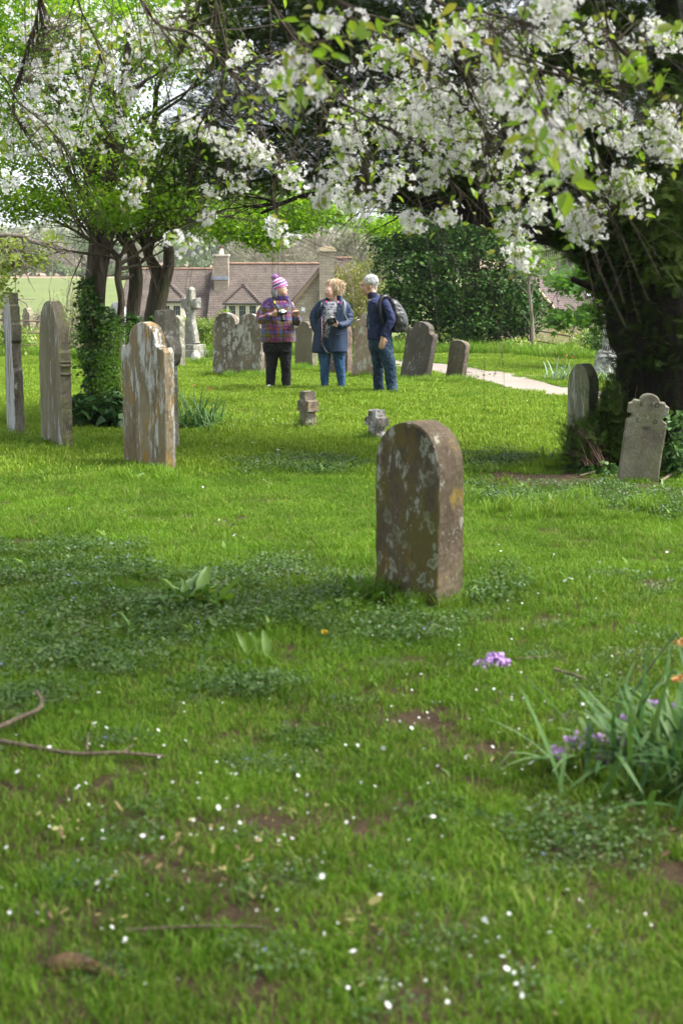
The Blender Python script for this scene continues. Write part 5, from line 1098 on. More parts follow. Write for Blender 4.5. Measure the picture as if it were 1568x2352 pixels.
# blossom bunches: (px,py, spread_x,spread_y, n bunches, depth range, radius)
BL = [(60, 60, 60, 50, 13, 9.0, 9.8), (90, 150, 70, 40, 20, 9, 9.8), (150, 90, 60, 50, 16, 9, 9.7), (60, 250, 60, 40, 15, 9, 9.8), (110, 310, 70, 36, 19, 9, 9.8), (190, 240, 60, 50, 18, 9, 9.6), (230, 60, 50, 50, 11, 9, 9.6),
      (250, 150, 60, 40, 15, 8.9, 9.4), (180, 320, 40, 30, 10, 9, 9.5), (320, 120, 50, 70, 15, 8.8, 9.3), (360, 60, 50, 40, 10, 8.8, 9.3), (400, 100, 40, 50, 12, 8.7, 9.2), (470, 100, 30, 36, 6, 8.6, 9), (390, 40, 30, 26, 6, 8.6, 9), (300, 225, 50, 40, 9, 8.8, 9.3), (270, 290, 40, 30, 6, 8.8, 9.3), (20, 340, 25, 20, 5, 9, 9.6), (18, 425, 14, 12, 3, 8.8, 9),
      (330, 330, 22, 22, 5, 8.8, 9.1), (440, 285, 34, 22, 9, 8.7, 9), (480, 310, 26, 20, 6, 8.7, 8.9), (560, 340, 34, 26, 12, 8.6, 8.9), (600, 355, 30, 22, 9, 8.6, 8.8), (530, 330, 20, 16, 4, 8.6, 8.8), (530, 415, 26, 14, 5, 8.7, 8.9), (670, 402, 24, 20, 9, 8.4, 8.6), (310, 425, 20, 24, 5, 8.9, 9.1), (300, 465, 14, 14, 3, 8.9, 9), (465, 490, 20, 14, 4, 8.8, 9), (480, 440, 20, 16, 3, 8.8, 9),
      (615, 520, 26, 14, 5, 8.0, 8.2), (650, 545, 18, 8, 2, 8, 8.2), (405, 552, 20, 14, 4, 7.6, 7.8), (435, 560, 16, 10, 2, 7.6, 7.8), (640, 180, 30, 30, 5, 7, 7.8), (560, 130, 30, 30, 6, 8, 8.6),
      (745, 455, 24, 18, 9, 7.6, 7.8), (800, 455, 20, 20, 7, 7.5, 7.7), (790, 320, 36, 26, 14, 7.4, 7.8), (790, 390, 24, 24, 9, 7.4, 7.7), (850, 470, 24, 16, 6, 7.4, 7.6), (900, 410, 22, 26, 8, 7.3, 7.6), (950, 510, 17, 14, 5, 7.2, 7.3), (1023, 490, 18, 14, 5, 7.1, 7.2), (900, 300, 40, 40, 18, 7.1, 7.6),
      (980, 300, 40, 40, 22, 7, 7.5), (1060, 290, 40, 50, 26, 6.9, 7.4), (1000, 400, 26, 26, 10, 7, 7.3), (990, 210, 60, 50, 22, 6.8, 7.4), (1100, 200, 60, 50, 21, 6.6, 7.3), (1180, 140, 60, 50, 19, 6.5, 7.1), (1250, 220, 60, 44, 21, 6.4, 7), (1290, 280, 60, 30, 14, 6.4, 6.9), (1340, 240, 50, 40, 13, 6.3, 6.8), (1240, 80, 60, 40, 11, 6.4, 6.9),
      (1330, 90, 50, 40, 10, 6.2, 6.7), (1410, 140, 34, 34, 12, 6.1, 6.5), (1400, 255, 30, 16, 8, 6.3, 6.6), (1440, 320, 40, 12, 9, 6.4, 6.6), (1520, 280, 34, 36, 16, 6.2, 6.5), (1540, 345, 30, 16, 9, 6.2, 6.5), (1500, 75, 24, 20, 6, 6, 6.3), (1545, 90, 22, 24, 5, 6, 6.3), (1110, 60, 80, 40, 14, 6.6, 7.2), (900, 200, 60, 50, 12, 7, 7.6), (870, 120, 60, 40, 10, 6.8, 7.4), (960, 120, 60, 40, 12, 6.7, 7.2),
      (1450, 430, 52, 34, 24, 6.5, 6.7), (1160, 440, 34, 16, 8, 6.9, 7), (1215, 420, 20, 12, 4, 6.9, 7), (1150, 380, 30, 20, 6, 6.9, 7.1), (1300, 380, 34, 20, 6, 6.5, 6.8), (1180, 520, 34, 16, 9, 6.9, 7), (1225, 490, 14, 14, 4, 6.9, 7), (1330, 520, 50, 30, 20, 6.6, 6.8), (1345, 480, 22, 14, 5, 6.6, 6.8), (1187, 592, 22, 18, 9, 7.3, 7.4), (1080, 370, 40, 30, 8, 7, 7.2), (820, 260, 40, 30, 8, 7.3, 7.7),
      (1280, 10, 40, 22, 9, 4.4, 4.7), (700, 200, 40, 30, 4, 4.6, 5), (680, 150, 30, 24, 3, 4.6, 5), (1230, 310, 36, 40, 9, 4.6, 4.9), (1290, 350, 24, 40, 6, 4.5, 4.8), (1170, 190, 34, 34, 7, 4.8, 5.2), (770, 60, 50, 30, 5, 5, 5.6), (1050, 80, 60, 30, 6, 5.2, 5.8)]
cen = []; 
for (px, py, sx, sy, nb, Y0, Y1) in BL:
    if Y0 > 5.9 and Y0 < 8: nb = int(nb*.9)+1
    for _ in range(nb):
        Yc = rng.uniform(Y0, Y1); x = px+rng.normal(0, sx*.62); y = py+rng.normal(0, sy*.62); cen.append((*P(x, y, Yc), x, y))
# unseen crown over and beside the camera, thickened to darken the foreground
for _ in range(3200):
    x, y, z = rng.uniform(-4.5, 7.5), rng.uniform(-5, 7.5), rng.uniform(3.3, 5.6)
    if (x-2.5)**2+(y-1)**2 > 42: continue
    p = proj(x, y, z); 
    if p[1] < -140 or abs(p[0]-784) > 1000: cen.append((x, y, z, -1, -1))
cen = np.array(cen); C3 = cen[:, :3]
vis = cen[:, 3] >= -400
# twigs joining every bunch to a limb
samp = np.concatenate([p for p, _ in limbs]+[p for p, _ in sc_]); sr = np.concatenate([r for _, r in limbs]+[r for _, r in sc_]); tw = []
nlimb = sum(len(p) for p, _ in limbs)
tv = np.concatenate([np.gradient(p, axis=0) for p, _ in limbs]+[np.gradient(p, axis=0) for p, _ in sc_])
tv /= np.linalg.norm(tv, axis=1)[:, None]+1e-9
tips = C3.copy()
for i, c in enumerate(C3):
    dv = c-samp; d = np.linalg.norm(dv, axis=1); back = (dv*tv).sum(1)
    cost = d+np.where(samp[:, 2] < c[2]-.05, .7, 0)+np.where(back < 0, .5, 0)+rng.random(len(d))*.25
    if cen[i, 3] < 0: cost = np.where(np.arange(len(d)) < nlimb, 99, cost)
    j = int(np.argmin(cost)); a = samp[j]; L = d[j]
    m1 = a+tv[j]*L*.35+(c-a)*.15; m2 = a*.3+c*.7+np.array([0, 0, .06*L])+rng.normal(0, .02, 3)
    r0 = min(sr[j]*.7, .0045+.002*L); pth = smoothpath([a, m1, m2, c], 3); tw.append((pth, np.linspace(r0, .0014, len(pth)), 5))
# extra bare arching twigs
ex = []
for i in range(260):
    j = rng.integers(0, sum(len(p) for p, _ in limbs)); a = samp[j]; d = tv[j]*.8+rng.normal(0, .35, 3); d[2] -= .25; d /= np.linalg.norm(d); L = rng.uniform(.4, 1.1)
    pts_ = [a]
    for s_ in range(5): d = d+rng.normal(0, .12, 3); d[2] -= .07; d /= np.linalg.norm(d); pts_.append(pts_[-1]+d*L/5)
    ex.append((smoothpath(pts_, 2), np.linspace(min(sr[j]*.6, .004), .0012, 11), 5))
V, F = tubes(tw+ex, 5); put(cherry, 'twigs', V, F, M_bark_c, smooth=True)
# flowers
pet = []; pf = []
for k in range(5):
    a = k*2*PI/5; ca, sa = math.cos(a), math.sin(a)
    def R(u, v, z): return (u*ca-v*sa, u*sa+v*ca, z)
    b = len(pet); pet += [R(.08, 0, 0), R(.52, -.33, .16), R(.95, -.22, .24), R(1.0, .2, .26), R(.55, .34, .18)]; pf += [(b, b+1, b+2, b+3), (b, b+3, b+4, b+4)]
pf4 = np.array([f for f in pf]); 
fl, fd = [], []; stalks = []
for i, c in enumerate(C3):
    near = cen[i, 3] >= 0; nf = rng.integers(6, 12) if near else 3; R_ = rng.uniform(.035, .062)
    d = rng.normal(size=(nf, 3)); d[:, 2] -= .25; d /= np.linalg.norm(d, axis=1)[:, None]; q = c+d*R_*rng.uniform(.7, 1.15, (nf, 1))*np.array([1.15, 1.15, .9]); fl.append(q); fd.append(d+rng.normal(0, .35, (nf, 3)))
    if near:
        for k in range(0, nf, 3): stalks.append((np.array([c, (c+q[k])/2+[0, 0, -.004], q[k]]), .0008, 3))
fl = np.concatenate(fl); fd = np.concatenate(fd)
V, F, t = scatter(pet, np.array([f if f[2] != f[3] else (f[0], f[1], f[2], f[2]) for f in pf])[0::2], frame_z(fd), fl, .0168*rng.uniform(.8, 1.15, len(fl)))
t0 = rng.random(len(fl)); V1, F1, t1 = V, F, np.repeat(t0, len(pet))
tri = np.array([f[:3] for f in pf[1::2]]); F2 = (tri[None]+(np.arange(len(fl))*len(pet))[:, None, None]).reshape(-1, 3)
put(cherry, 'blossom', V1, [F1, F2], M_petal, {'tint': t1})
V, F = tubes(stalks, 3); put(cherry, 'flower_stalks', V, F, M_stalk)
# leaves: folded, pointed, hanging in little sprays
LC = (np.array([(0, 0, 0), (.3, .23, .06), (.65, .2, .02), (1, 0, -.12), (.65, -.2, .02), (.3, -.23, .06), (.5, 0, -.03)]), np.array([(0, 6, 2, 1), (6, 3, 3, 2), (0, 5, 4, 6), (6, 4, 3, 3)]))
lp, le, ls_ = [], [], []
for i, c in enumerate(C3):
    near = cen[i, 3] >= 0; nl = rng.integers(2, 6)
    for _ in range(nl):
        lp.append(c+rng.normal(0, .03, 3)); le.append((rng.normal(0, .7), rng.uniform(-.3, 1.1), rng.uniform(0, 6.28))); ls_.append(rng.uniform(.03, .060) if near else rng.uniform(.07, .11))  # oversized leaves in the unseen crown add to its shading
for (p, r) in limbs:
    for j in range(2, len(p)):
        if rng.random() < .5:
            for _ in range(3): lp.append(p[j]+rng.normal(0, .05, 3)); le.append((rng.normal(0, .7), rng.uniform(-.3, 1.1), rng.uniform(0, 6.28))); ls_.append(rng.uniform(.03, .06))
for (px, py, n_, Y, s_) in [(660, 180, 9, 4.3, 1.3), (740, 130, 9, 4.4, 1.3), (760, 185, 7, 4.4, 1.2), (600, 220, 6, 4.6, 1.2), (900, 95, 8, 4.9, 1.2), (1050, 40, 8, 5, 1.2), (820, 60, 10, 4.8, 1.2), (1240, 180, 8, 4.4, 1.3), (1250, 340, 8, 4.4, 1.4), (1300, 415, 9, 4.3, 1.5), (1200, 290, 8, 4.5, 1.3), (1460, 130, 9, 5, 1.4), (1480, 170, 5, 5, 1.4), (1130, 120, 8, 4.8, 1.2), (560, 265, 6, 8, 1.3), (980, 80, 8, 5, 1.2), (700, 60, 10, 5, 1.2), (1560, 60, 8, 5.2, 1.3), (630, 240, 5, 7, 1.3), (210, 175, 6, 8.6, 1.2), (240, 60, 6, 8.6, 1.3), (340, 100, 6, 8.4, 1.3)]:
    for _ in range(n_):
        lp.append(np.array(P(px+rng.normal(0, 26), py+rng.normal(0, 18), Y+rng.normal(0, .08)))); le.append((rng.normal(0, .6), rng.uniform(-.1, 1.3), rng.uniform(0, 6.28))); ls_.append(.052*s_*rng.uniform(.7, 1.1))
lp = np.array(lp); V, F, t = scatter(LC[0], np.array([(0, 6, 2, 1), (0, 5, 4, 6)]), euler_mats(np.array(le)), lp, np.array(ls_)); T2 = np.array([(6, 3, 2), (6, 4, 3)]); F2 = (T2[None]+(np.arange(len(lp))*7)[:, None, None]).reshape(-1, 3)
put(cherry, 'leaves', V, [F, F2], M_cleaf, {'tint': t})
# ================================================================== GARDEN PLANTS AND STICKS
M_strap = leafmat('daffodil_leaf', [(.03, .08, .022), (.05, .125, .03), (.085, .17, .045), (.16, .24, .09)], .2, .55, gloss=.25, wscale=3, patch=.2); M_wither = simple('withered_petals', (.50, .24, .07), .7, .35, 40); M_bell = leafmat('bluebell_petals', [(.34, .17, .46), (.50, .30, .60), (.66, .50, .74)], .3, tcol=(1.1, 1, 1.2), patch=.1)
M_stem = simple('plant_stem', (.07, .13, .04), .5, .3)
def strap_clump(name, label, px, py, n_, L, w_, spread, seed, flowers=0, group=None, base_r=.10, mat=None, lean=(0, 0)):
    b = G(px, py); root = empty(name, b, label, 'flowers', group); r = np.random.default_rng(seed); Vs, Fs, Ts, o = [], [], [], 0
    for k in range(n_):
        a = r.uniform(0, 2*PI); p = np.array([b.x+base_r*r.normal(), b.y+base_r*r.normal(), b.z-.02]); l = L*r.uniform(.6, 1.15); s_ = spread*r.uniform(.2, 1.1); seg = 7
        d = np.array([math.cos(a)*s_+lean[0], math.sin(a)*s_+lean[1], 1.0]); d /= np.linalg.norm(d); side = np.cross(d, [0, 0, 1.]); side /= np.linalg.norm(side)+1e-9; kink = r.random() < .25
        rows = []
        for i in range(seg+1):
            ww = w_*math.sin(PI*(.25+.75*i/seg))**.6*.5 if i < seg else .0005
            rows += [p-side*ww, p+side*ww]; d = d+np.array([math.cos(a)*.10*s_*1.4, math.sin(a)*.10*s_*1.4, -.11*s_*(1+i*.3)-(1.2 if kink and i == 4 else 0)]); d /= np.linalg.norm(d); p = p+d*l/seg
        Vs.append(np.array(rows)); i_ = np.arange(seg)[:, None]*2; Fs.append(np.concatenate([i_+o, i_+1+o, i_+3+o, i_+2+o], 1)); Ts.append(np.full(len(rows), r.random())); o += len(rows)
    put(root, 'leaves', np.concatenate(Vs), np.concatenate(Fs), mat or M_strap, {'tint': np.concatenate(Ts)})
    for k in range(flowers):
        a = r.uniform(0, 2*PI); l = L*r.uniform(.9, 1.25); t = b+Vector((math.cos(a)*l*.5+lean[0]*l*.5, math.sin(a)*l*.3, l*.85)); V, F = tube(smoothpath([b, b.lerp(t, .55)+Vector((0, 0, .06)), t, t+Vector((.02*math.cos(a), .0, -.03))], 4), np.linspace(.0045, .0028, 13), 5); f = put(root, 'stem', V, F, M_stem)
        n2 = 16; e = r.normal(0, 1, (n2, 3)); V, F, tt = scatter(*LEAF, frame_z(e), np.tile(np.array(t)+[.025*math.cos(a), 0, -.035], (n2, 1)), r.uniform(.018, .034, n2)); mesh_np('withered_flower', V-np.array(root.location), F, M_wither, f)
    return root
GR = 'clumps of faded daffodils'
strap_clump('daffodil_clump', 'large clump of long drooping daffodil leaves with withered orange flowers at the right edge', 1550, 1775, 230, .42, .019, .95, 5, 0, GR, .15, lean=(-.25, 0))
strap_clump('daffodil_clump', 'clump of daffodil leaves with withered orange heads right of the orange lichened gravestone', 450, 985, 190, .50, .018, 1.0, 6, 7, GR, .17)
strap_clump('daffodil_clump', 'small pale clump of daffodil leaves on the far lawn beyond the path', 1292, 873, 36, .42, .022, .7, 7, 4, GR, .14, leafmat('pale_strap', [(.12, .2, .12), (.2, .3, .2), (.3, .38, .28)], .3))
strap_clump('daffodil_clump', 'thin clump of daffodil leaves left of the dead yew shoots', 1262, 1062, 26, .42, .014, 1.5, 8, 0, GR, .10)
strap_clump('daffodil_clump', 'pale clump of daffodil leaves in front of the white pedestal monument', 1400, 882, 40, .40, .02, .8, 9, 0, GR, .2, leafmat('pale_strap_far', [(.14, .22, .14), (.22, .32, .2), (.3, .38, .28)], .3))
# long stems with nodding dead flowers on the big clump
root = None
for k, (bx, by, tx, ty_, Y) in enumerate([(1395, 1700, 1545, 1462, 5.15), (1425, 1690, 1540, 1545, 5.1), (1500, 1760, 1600, 1660, 5.0)]):
    a, t = P(bx, by, Y), P(tx, ty_, Y+.02); rt = [o_ for o_ in bpy.data.objects if o_.name == 'daffodil_clump'][0]; il = np.array(rt.location)
    V, F = tube(smoothpath([a, a.lerp(t, .55)+Vector((-.012, 0, .008)), t, t+Vector((.014, 0, .004)), t+Vector((.024, 0, -.012))], 5), np.linspace(.0055, .0035, 21), 6); f = mesh_np('stem', V-il, F, M_stem, rt, smooth=True)
    e = rng.normal(0, 1, (30, 3)); e[:, 2] = -abs(e[:, 2])-.3; V, F, tt = scatter(*LEAF, frame_z(e)[:, :, [2, 0, 1]], np.tile(np.array(t)+[.026, 0, -.012], (30, 1)), rng.uniform(.022, .038, 30)); mesh_np('withered_flower', V-il, F, M_wither, f)
# bluebells
def bluebell(px, py, hpx, k, label, Y=None):
    b = G(px, py+hpx) ; t = P(px, py, b.y) ; root = empty('bluebell', b, label, 'flower', 'pink violet bluebells'); r = np.random.default_rng(200+k)
    pth = smoothpath([b, b.lerp(t, .6), t+Vector((.008, 0, 0))], 5); V, F = tube(pth, np.linspace(.003, .0018, len(pth)), 5); put(root, 'stem', V, F, M_stem)
    a6 = np.arange(6)*PI/3; T = np.concatenate([[(0, 0, 0)], np.stack([.30*np.cos(a6), .30*np.sin(a6), np.full(6, .3)], -1), np.stack([.36*np.cos(a6), .36*np.sin(a6), np.full(6, .7)], -1), np.stack([.62*np.cos(a6), .62*np.sin(a6), np.full(6, 1.0)], -1)])
    TF = [(1+i+6*j, 1+(i+1) % 6+6*j, 7+(i+1) % 6+6*j, 7+i+6*j) for j in range(2) for i in range(6)]
    n_ = 17; q = np.array([pth[-1-int(r.uniform(0, 4))]+[r.normal(0, .012), r.normal(0, .012), r.normal(0, .006)] for _ in range(n_)]); d = np.stack([r.normal(0, .6, n_), r.normal(0, .6, n_), -np.abs(r.normal(.8, .4, n_))], -1)
    V, F, tt = scatter(T, np.array(TF), frame_z(d), q, .026*r.uniform(.7, 1.2, n_)); put(root, 'bells', V, F, M_bell, {'tint': tt})
for k, (px, py, hp, lb) in enumerate([(1318, 1690, 60, 'fullest violet bluebell at the left of the big daffodil clump'), (1360, 1680, 70, 'tall violet bluebell just right of the fullest one'), (1418, 1690, 60, 'violet bluebell standing in front of the long daffodil leaves'), (1290, 1715, 50, 'small outermost violet bluebell left of the big daffodil clump'), (1386, 1735, 40, 'short violet bluebell low in front of the big daffodil clump'), (1415, 1745, 36, 'pale short bluebell right of the low one'), (1492, 1725, 50, 'violet bluebell in the middle of the drooping daffodil leaves'), (1130, 1500, 36, 'pale pink bluebell in the open lawn below the round topped gravestone'), (1112, 1515, 26, 'shorter pale pink bluebell beside the open lawn one'), (1155, 1512, 26, 'third pale pink bluebell right of the open lawn pair'), (1440, 1640, 50, 'bluebell half hidden behind the long withered daffodil stems'), (1345, 1702, 50, 'violet bluebell squeezed between the fullest and the tall one'), (1510, 1610, 40, 'pink bluebell behind the drooping leaves near the right edge')]):
    bluebell(px, py, hp, k, lb)
# broad leaved plants
M_dock = leafmat('dock_leaf', [(.05, .125, .015), (.09, .19, .025), (.14, .25, .04), (.27, .33, .08)], .3, .4, gloss=.5, wscale=4, patch=.2)
BR = (np.array([(0, 0, 0), (.2, .10, .05), (.42, .15, .10), (.66, .13, .09), (.86, .07, .04), (1, 0, -.06), (.86, -.075, .06), (.66, -.12, .05), (.42, -.16, .12), (.2, -.11, .03), (.25, 0, .0), (.5, 0, .02), (.75, 0, .0)]), np.array([(0, 10, 1, 1), (10, 11, 2, 1), (11, 12, 3, 2), (12, 5, 4, 3), (0, 9, 10, 10), (10, 9, 8, 11), (11, 8, 7, 12), (12, 7, 6, 5)]))
BRQ, BRT = BR[1][[1, 2, 3, 5, 6, 7]], np.array([(0, 10, 1), (0, 9, 10)])
def broad(label, px, py, n_, size, seed, mat=None, up=.7):
    b = G(px, py); root = empty('broadleaf_plant', b, label, 'plant', 'broad leaved wild plants in the lawn'); r = np.random.default_rng(seed)
    e = np.stack([r.normal(0, .35, n_), -r.uniform(.05, up*1.7, n_), r.uniform(0, 6.28, n_)], -1); V, F, t = scatter(BR[0], BRQ, euler_mats(e), np.array(b)+r.normal(0, .03, (n_, 3))*[1, 1, .3]+[0, 0, .01], size*r.uniform(.5, 1.15, n_)); F2 = (BRT[None]+(np.arange(n_)*13)[:, None, None]).reshape(-1, 3); put(root, 'leaves', V, [F, F2], mat or M_dock, {'tint': t})
for k, (px, py, n_, s_, lb) in enumerate([(438, 1385, 34, .19, 'largest broad leaved plant with arching leaves on the left lawn'), (500, 1400, 12, .18, 'broad drooping leaves just right of the largest broad leaved plant'), (598, 1520, 6, .13, 'upright oval leaves with pale buds below the big leafy plant'), (835, 1388, 14, .16, 'yellow green leafy plant at the left foot of the round topped gravestone'), (905, 1385, 3, .10, 'pale cream leaf lying against the foot of the round topped gravestone'), (1092, 1380, 8, .13, 'arrow shaped leaves at the right foot of the round topped gravestone'), (135, 1590, 3, .11, 'pair of narrow upright leaves far left in the dark patch'), (290, 1465, 5, .11, 'bright leafy tuft in the middle of the dark ground cover'), (1240, 1890, 3, .10, 'single pale green leaf standing low on the right lawn'), (1070, 1798, 3, .07, 'small bright leaf in the bare lawn centre'), (625, 640+478, 4, .10, 'small upright leaves in the shade behind the left lawn'), (453, 1545, 3, .08, 'small bright leaf below the broad leaved plants'), (322, 1105, 5, .14, 'short broad leaves at the foot of the orange lichened gravestone'), (1270, 1170, 7, .12, 'light green rosette in front of the bare soil under the yew'), (1400, 1175, 7, .12, 'light green rosette below the dated gravestone'), (1540, 1130, 6, .08, 'bright broad leaves right of the dated gravestone'), (105, 1470, 4, .10, 'low pale leaf near the left edge above the stick')]):
    broad(lb, px, py, n_, s_, 300+k)
for k, (px, py, lb) in enumerate([(745, 1492, 'yellow dandelion alone in the lawn left of centre'), (868, 992, 'yellow dandelion beside the grey cross stub'), (484, 950, 'yellow flower by the daffodil leaves'), (1290, 1010, 'yellow dandelion in the bright lawn right of the gravestone head')]):
    b = G(px, py); root = empty('dandelion', b, lb, 'flower', 'dandelions'); V, F = tube([b, b+Vector((0, 0, .07))], .002, 5); put(root, 'stem', V, F, M_stem); d = rng.normal(size=(26, 3)); d[:, 2] = abs(d[:, 2]); V, F, t = scatter(*LEAF, frame_z(d)[:, :, [2, 0, 1]], np.tile(np.array(b)+[0, 0, .07], (26, 1)), np.full(26, .018)); put(root, 'flower_head', V, F, M_yel)
M_stick = barkmat('fallen_stick_bark', (.10, .075, .05), (.28, .22, .15), mossf=.2, scale=20); M_log = barkmat('rotten_wood', (.07, .045, .03), (.26, .17, .08), (.20, .16, .03), .4, 26)
def stick(name, label, pts, r0, r1, mat=None, extra=()):
    g0 = [np.array(G(x, y))+[0, 0, dz] for x, y, dz in pts]; root_l = Vector(g0[0]); p = smoothpath(g0, 5); V, F = rough_tube(p, np.linspace(r0, r1, len(p)), 11, .10 if r0 < .03 else .17, int(pts[0][0])+500); Vs, Fs = [V], [F]; o = len(V)
    for ex_ in extra:
        q = smoothpath([np.array(G(x, y))+[0, 0, dz] for x, y, dz in ex_], 4); V, F = tube(q, np.linspace(r1*1.1, r1*.4, len(q)), 6); Vs.append(V); Fs.append(F+o); o += len(V)
    b = mesh_np(name, np.concatenate(Vs)-np.array(root_l), np.concatenate(Fs), mat or M_stick, smooth=True, loc=root_l); tag(b, label, 'stick', 'fallen wood on the lawn')
stick('fallen_branch', 'pale curved fallen stick at the left edge above the long one', [(-60, 1700, .03), (0, 1695, .04), (50, 1682, .05), (90, 1668, .06), (98, 1655, .075), (85, 1645, .09)], .010, .006)
stick('fallen_branch', 'long forked fallen branch lying flat near the left edge', [(-60, 1720, .04), (60, 1735, .03), (170, 1752, .03), (280, 1752, .03), (380, 1762, .03)], .009, .005, extra=[[(200, 1750, .03), (205, 1725, .06)], [(280, 1752, .03), (310, 1742, .05)]])
stick('fallen_twig', 'dark fallen twig on the right lawn left of the daffodils', [(1272, 1555, .03), (1310, 1566, .03), (1345, 1578, .03)], .008, .005)
stick('rotten_log', 'short mossy yellow brown piece of rotten wood in the lower left grass', [(125, 2236, .0), (160, 2232, .02), (190, 2240, .018), (235, 2250, .012), (290, 2262, .0)], .026, .012, M_log)
stick('fallen_twig', 'brown root like twig on the bare soil right of the dated gravestone', [(1515, 1112, .02), (1545, 1100, .05), (1580, 1085, .08)], .012, .009)
stick('fallen_twig', 'thin twig lying left of the dated gravestone foot', [(1330, 1098, .02), (1380, 1090, .03), (1420, 1092, .02)], .007, .004)
stick('fallen_twig', 'faint thin twig in the lower left lawn above the rotten wood', [(290, 2155, .02), (450, 2160, .03), (600, 2152, .02)], .004, .003)
stick('fallen_twig', 'small dark twig below the pale pink bluebells', [(1180, 1525, .02), (1230, 1520, .02), (1265, 1518, .02)], .006, .004)
# small soil humps where the turf is worn are part of the ground; nothing else stands there
# ================================================================== PEOPLE
class Body:
    """overlapping tapered volumes, fused into one skin by a voxel remesh"""
    def __init__(s, Y0): s.Y0 = Y0; s.k = Y0/FPX; s.m = MB()
    def w(s, x, y, dy=0): return P(x, y-3, s.Y0+dy)
    def limb(s, pts, n=14):
        """(px,py,dy,r_px): rounded tapered chain"""
        a = np.array([(*s.w(x, y, d), r*s.k) for x, y, d, r in pts]); q = smoothpath(a, 4) if len(a) > 2 else a
        s.m.tube(q[:, :3], np.abs(q[:, 3]), n)
        for e in (a[0], a[-1]): s.m.sphere(e[:3], float(e[3])*.99, n, 8)
    def chain(s, pts, r, n=8):
        for i in range(len(pts)-1): s.m.tube([pts[i], pts[i+1]], [r[i], r[i+1]], n)
        for p, q in zip(pts, r): s.m.sphere(tuple(p), q*1.01, n, 6)
    def loft(s, rings, n=24, sq=2.3):
        """(px,py,dy,rx_px,rd_m) horizontal superellipse rings, capped"""
        a = np.array([(*s.w(x, y, d), rx*s.k, rd) for x, y, d, rx, rd in rings]); a = smoothpath(a, 3); vs = []
        for c in a:
            for i in range(n):
                t = 2*PI*i/n; ct, st_ = math.cos(t), math.sin(t); f = (abs(ct)**sq+abs(st_)**sq)**(-1/sq)
                vs.append((c[0]+c[3]*ct*f, c[1]+c[4]*st_*f, c[2]))
        L = len(a); fs = [(j*n+i, j*n+(i+1) % n, (j+1)*n+(i+1) % n, (j+1)*n+i) for j in range(L-1) for i in range(n)]+[tuple(range(n-1, -1, -1)), tuple(range((L-1)*n, L*n))]
        s.m.add(vs, fs)
    def ell(s, x, y, dy, rx, rz, rd): c = s.w(x, y, dy); s.m.sphere(tuple(c), (rx*s.k, rd, rz*s.k), 18, 12)
    def hand(s, wrist, d, side, nrm, L=.175, curl=.5, thumb=1, spread=.012):
        """wrist point, pointing direction, across-knuckle direction, palm normal (fingers curl towards it)"""
        d, side, nrm = [Vector(v).normalized() for v in (d, side, nrm)]; w_ = Vector(wrist); pe = w_+d*L*.5
        for t in (-.9, -.3, .3, .9): s.chain([w_+side*t*.014, pe+side*t*.030], [.017, .0135])
        for t, ln in ((-1.4, .37), (-.47, .46), (.47, .50), (1.4, .44)):
            a = pe+side*t*.0225; l = L*ln; d1 = (d*math.cos(curl*.6)+nrm*math.sin(curl*.6)+side*t*.04).normalized(); b = a+d1*l*.45
            d2 = (d*math.cos(curl*1.8)+nrm*math.sin(curl*1.8)).normalized(); c = b+d2*l*.32; d3 = (d*math.cos(curl*2.6)+nrm*math.sin(curl*2.6)).normalized(); e = c+d3*l*.25
            s.chain([a, b, c, e], [.0105, .0098, .009, .0078])
        a = w_+side*thumb*.022+d*L*.14; b = a+(side*thumb*.8+d*.6+nrm*.3).normalized()*.036; c = b+(side*thumb*.25+d*.9+nrm*.4).normalized()*.030; e = c+(d*.9+nrm*.5).normalized()*.024
        s.chain([a, b, c, e], [.0145, .0125, .0108, .0088])
    def build(s, name, mat, parent, voxel=.007, smooth=3, fold=0, fscale=.12, seed=0, vstretch=1.0, thick=0):
        me = bpy.data.meshes.new(name); rl = np.array(parent_root(parent)); v = np.array(s.m.v)-rl; me.from_pydata([tuple(q) for q in v], [], s.m.f); me.update()
        import bmesh
        b = bmesh.new(); b.from_mesh(me); bmesh.ops.recalc_face_normals(b, faces=b.faces[:]); b.to_mesh(me); b.free()
        o = bpy.data.objects.new(name+'_t', me); COL.objects.link(o)
        md = o.modifiers.new('r', 'REMESH'); md.mode = 'VOXEL'; md.voxel_size = voxel; md.adaptivity = 0
        sm = o.modifiers.new('s', 'SMOOTH'); sm.factor = .6; sm.iterations = smooth
        dg = bpy.context.evaluated_depsgraph_get(); me2 = bpy.data.meshes.new_from_object(o.evaluated_get(dg)); bpy.data.objects.remove(o); bpy.data.meshes.remove(me)
        n_ = len(me2.vertices); co = np.empty(n_*3); me2.vertices.foreach_get('co', co); co = co.reshape(-1, 3)
        if fold:
            no = np.empty(n_*3, np.float32); me2.vertices.foreach_get('normal', no); no = no.reshape(-1, 3)
            h = np.array([mnoise.noise(Vector((c[0]/fscale+seed, c[1]/fscale, c[2]/(fscale*vstretch)+seed)))+.5*mnoise.noise(Vector((c[0]*2.2/fscale+seed, c[1]*2.2/fscale+c[2]*1.1/fscale, c[2]*2.6/(fscale*vstretch)))) for c in co])
            h = 1-np.abs(h)*2.2; co = co+no*(h*fold)[:, None]; me2.vertices.foreach_set('co', co.ravel().astype(np.float32))
        me2.polygons.foreach_set('use_smooth', [True]*len(me2.polygons)); me2.materials.clear(); me2.materials.append(mat); me2.update()
        me2.name = name; o2 = bpy.data.objects.new(name, me2); link(o2, parent); return o2
def parent_root(o):
    while o.parent is not None: o = o.parent
    return o.location
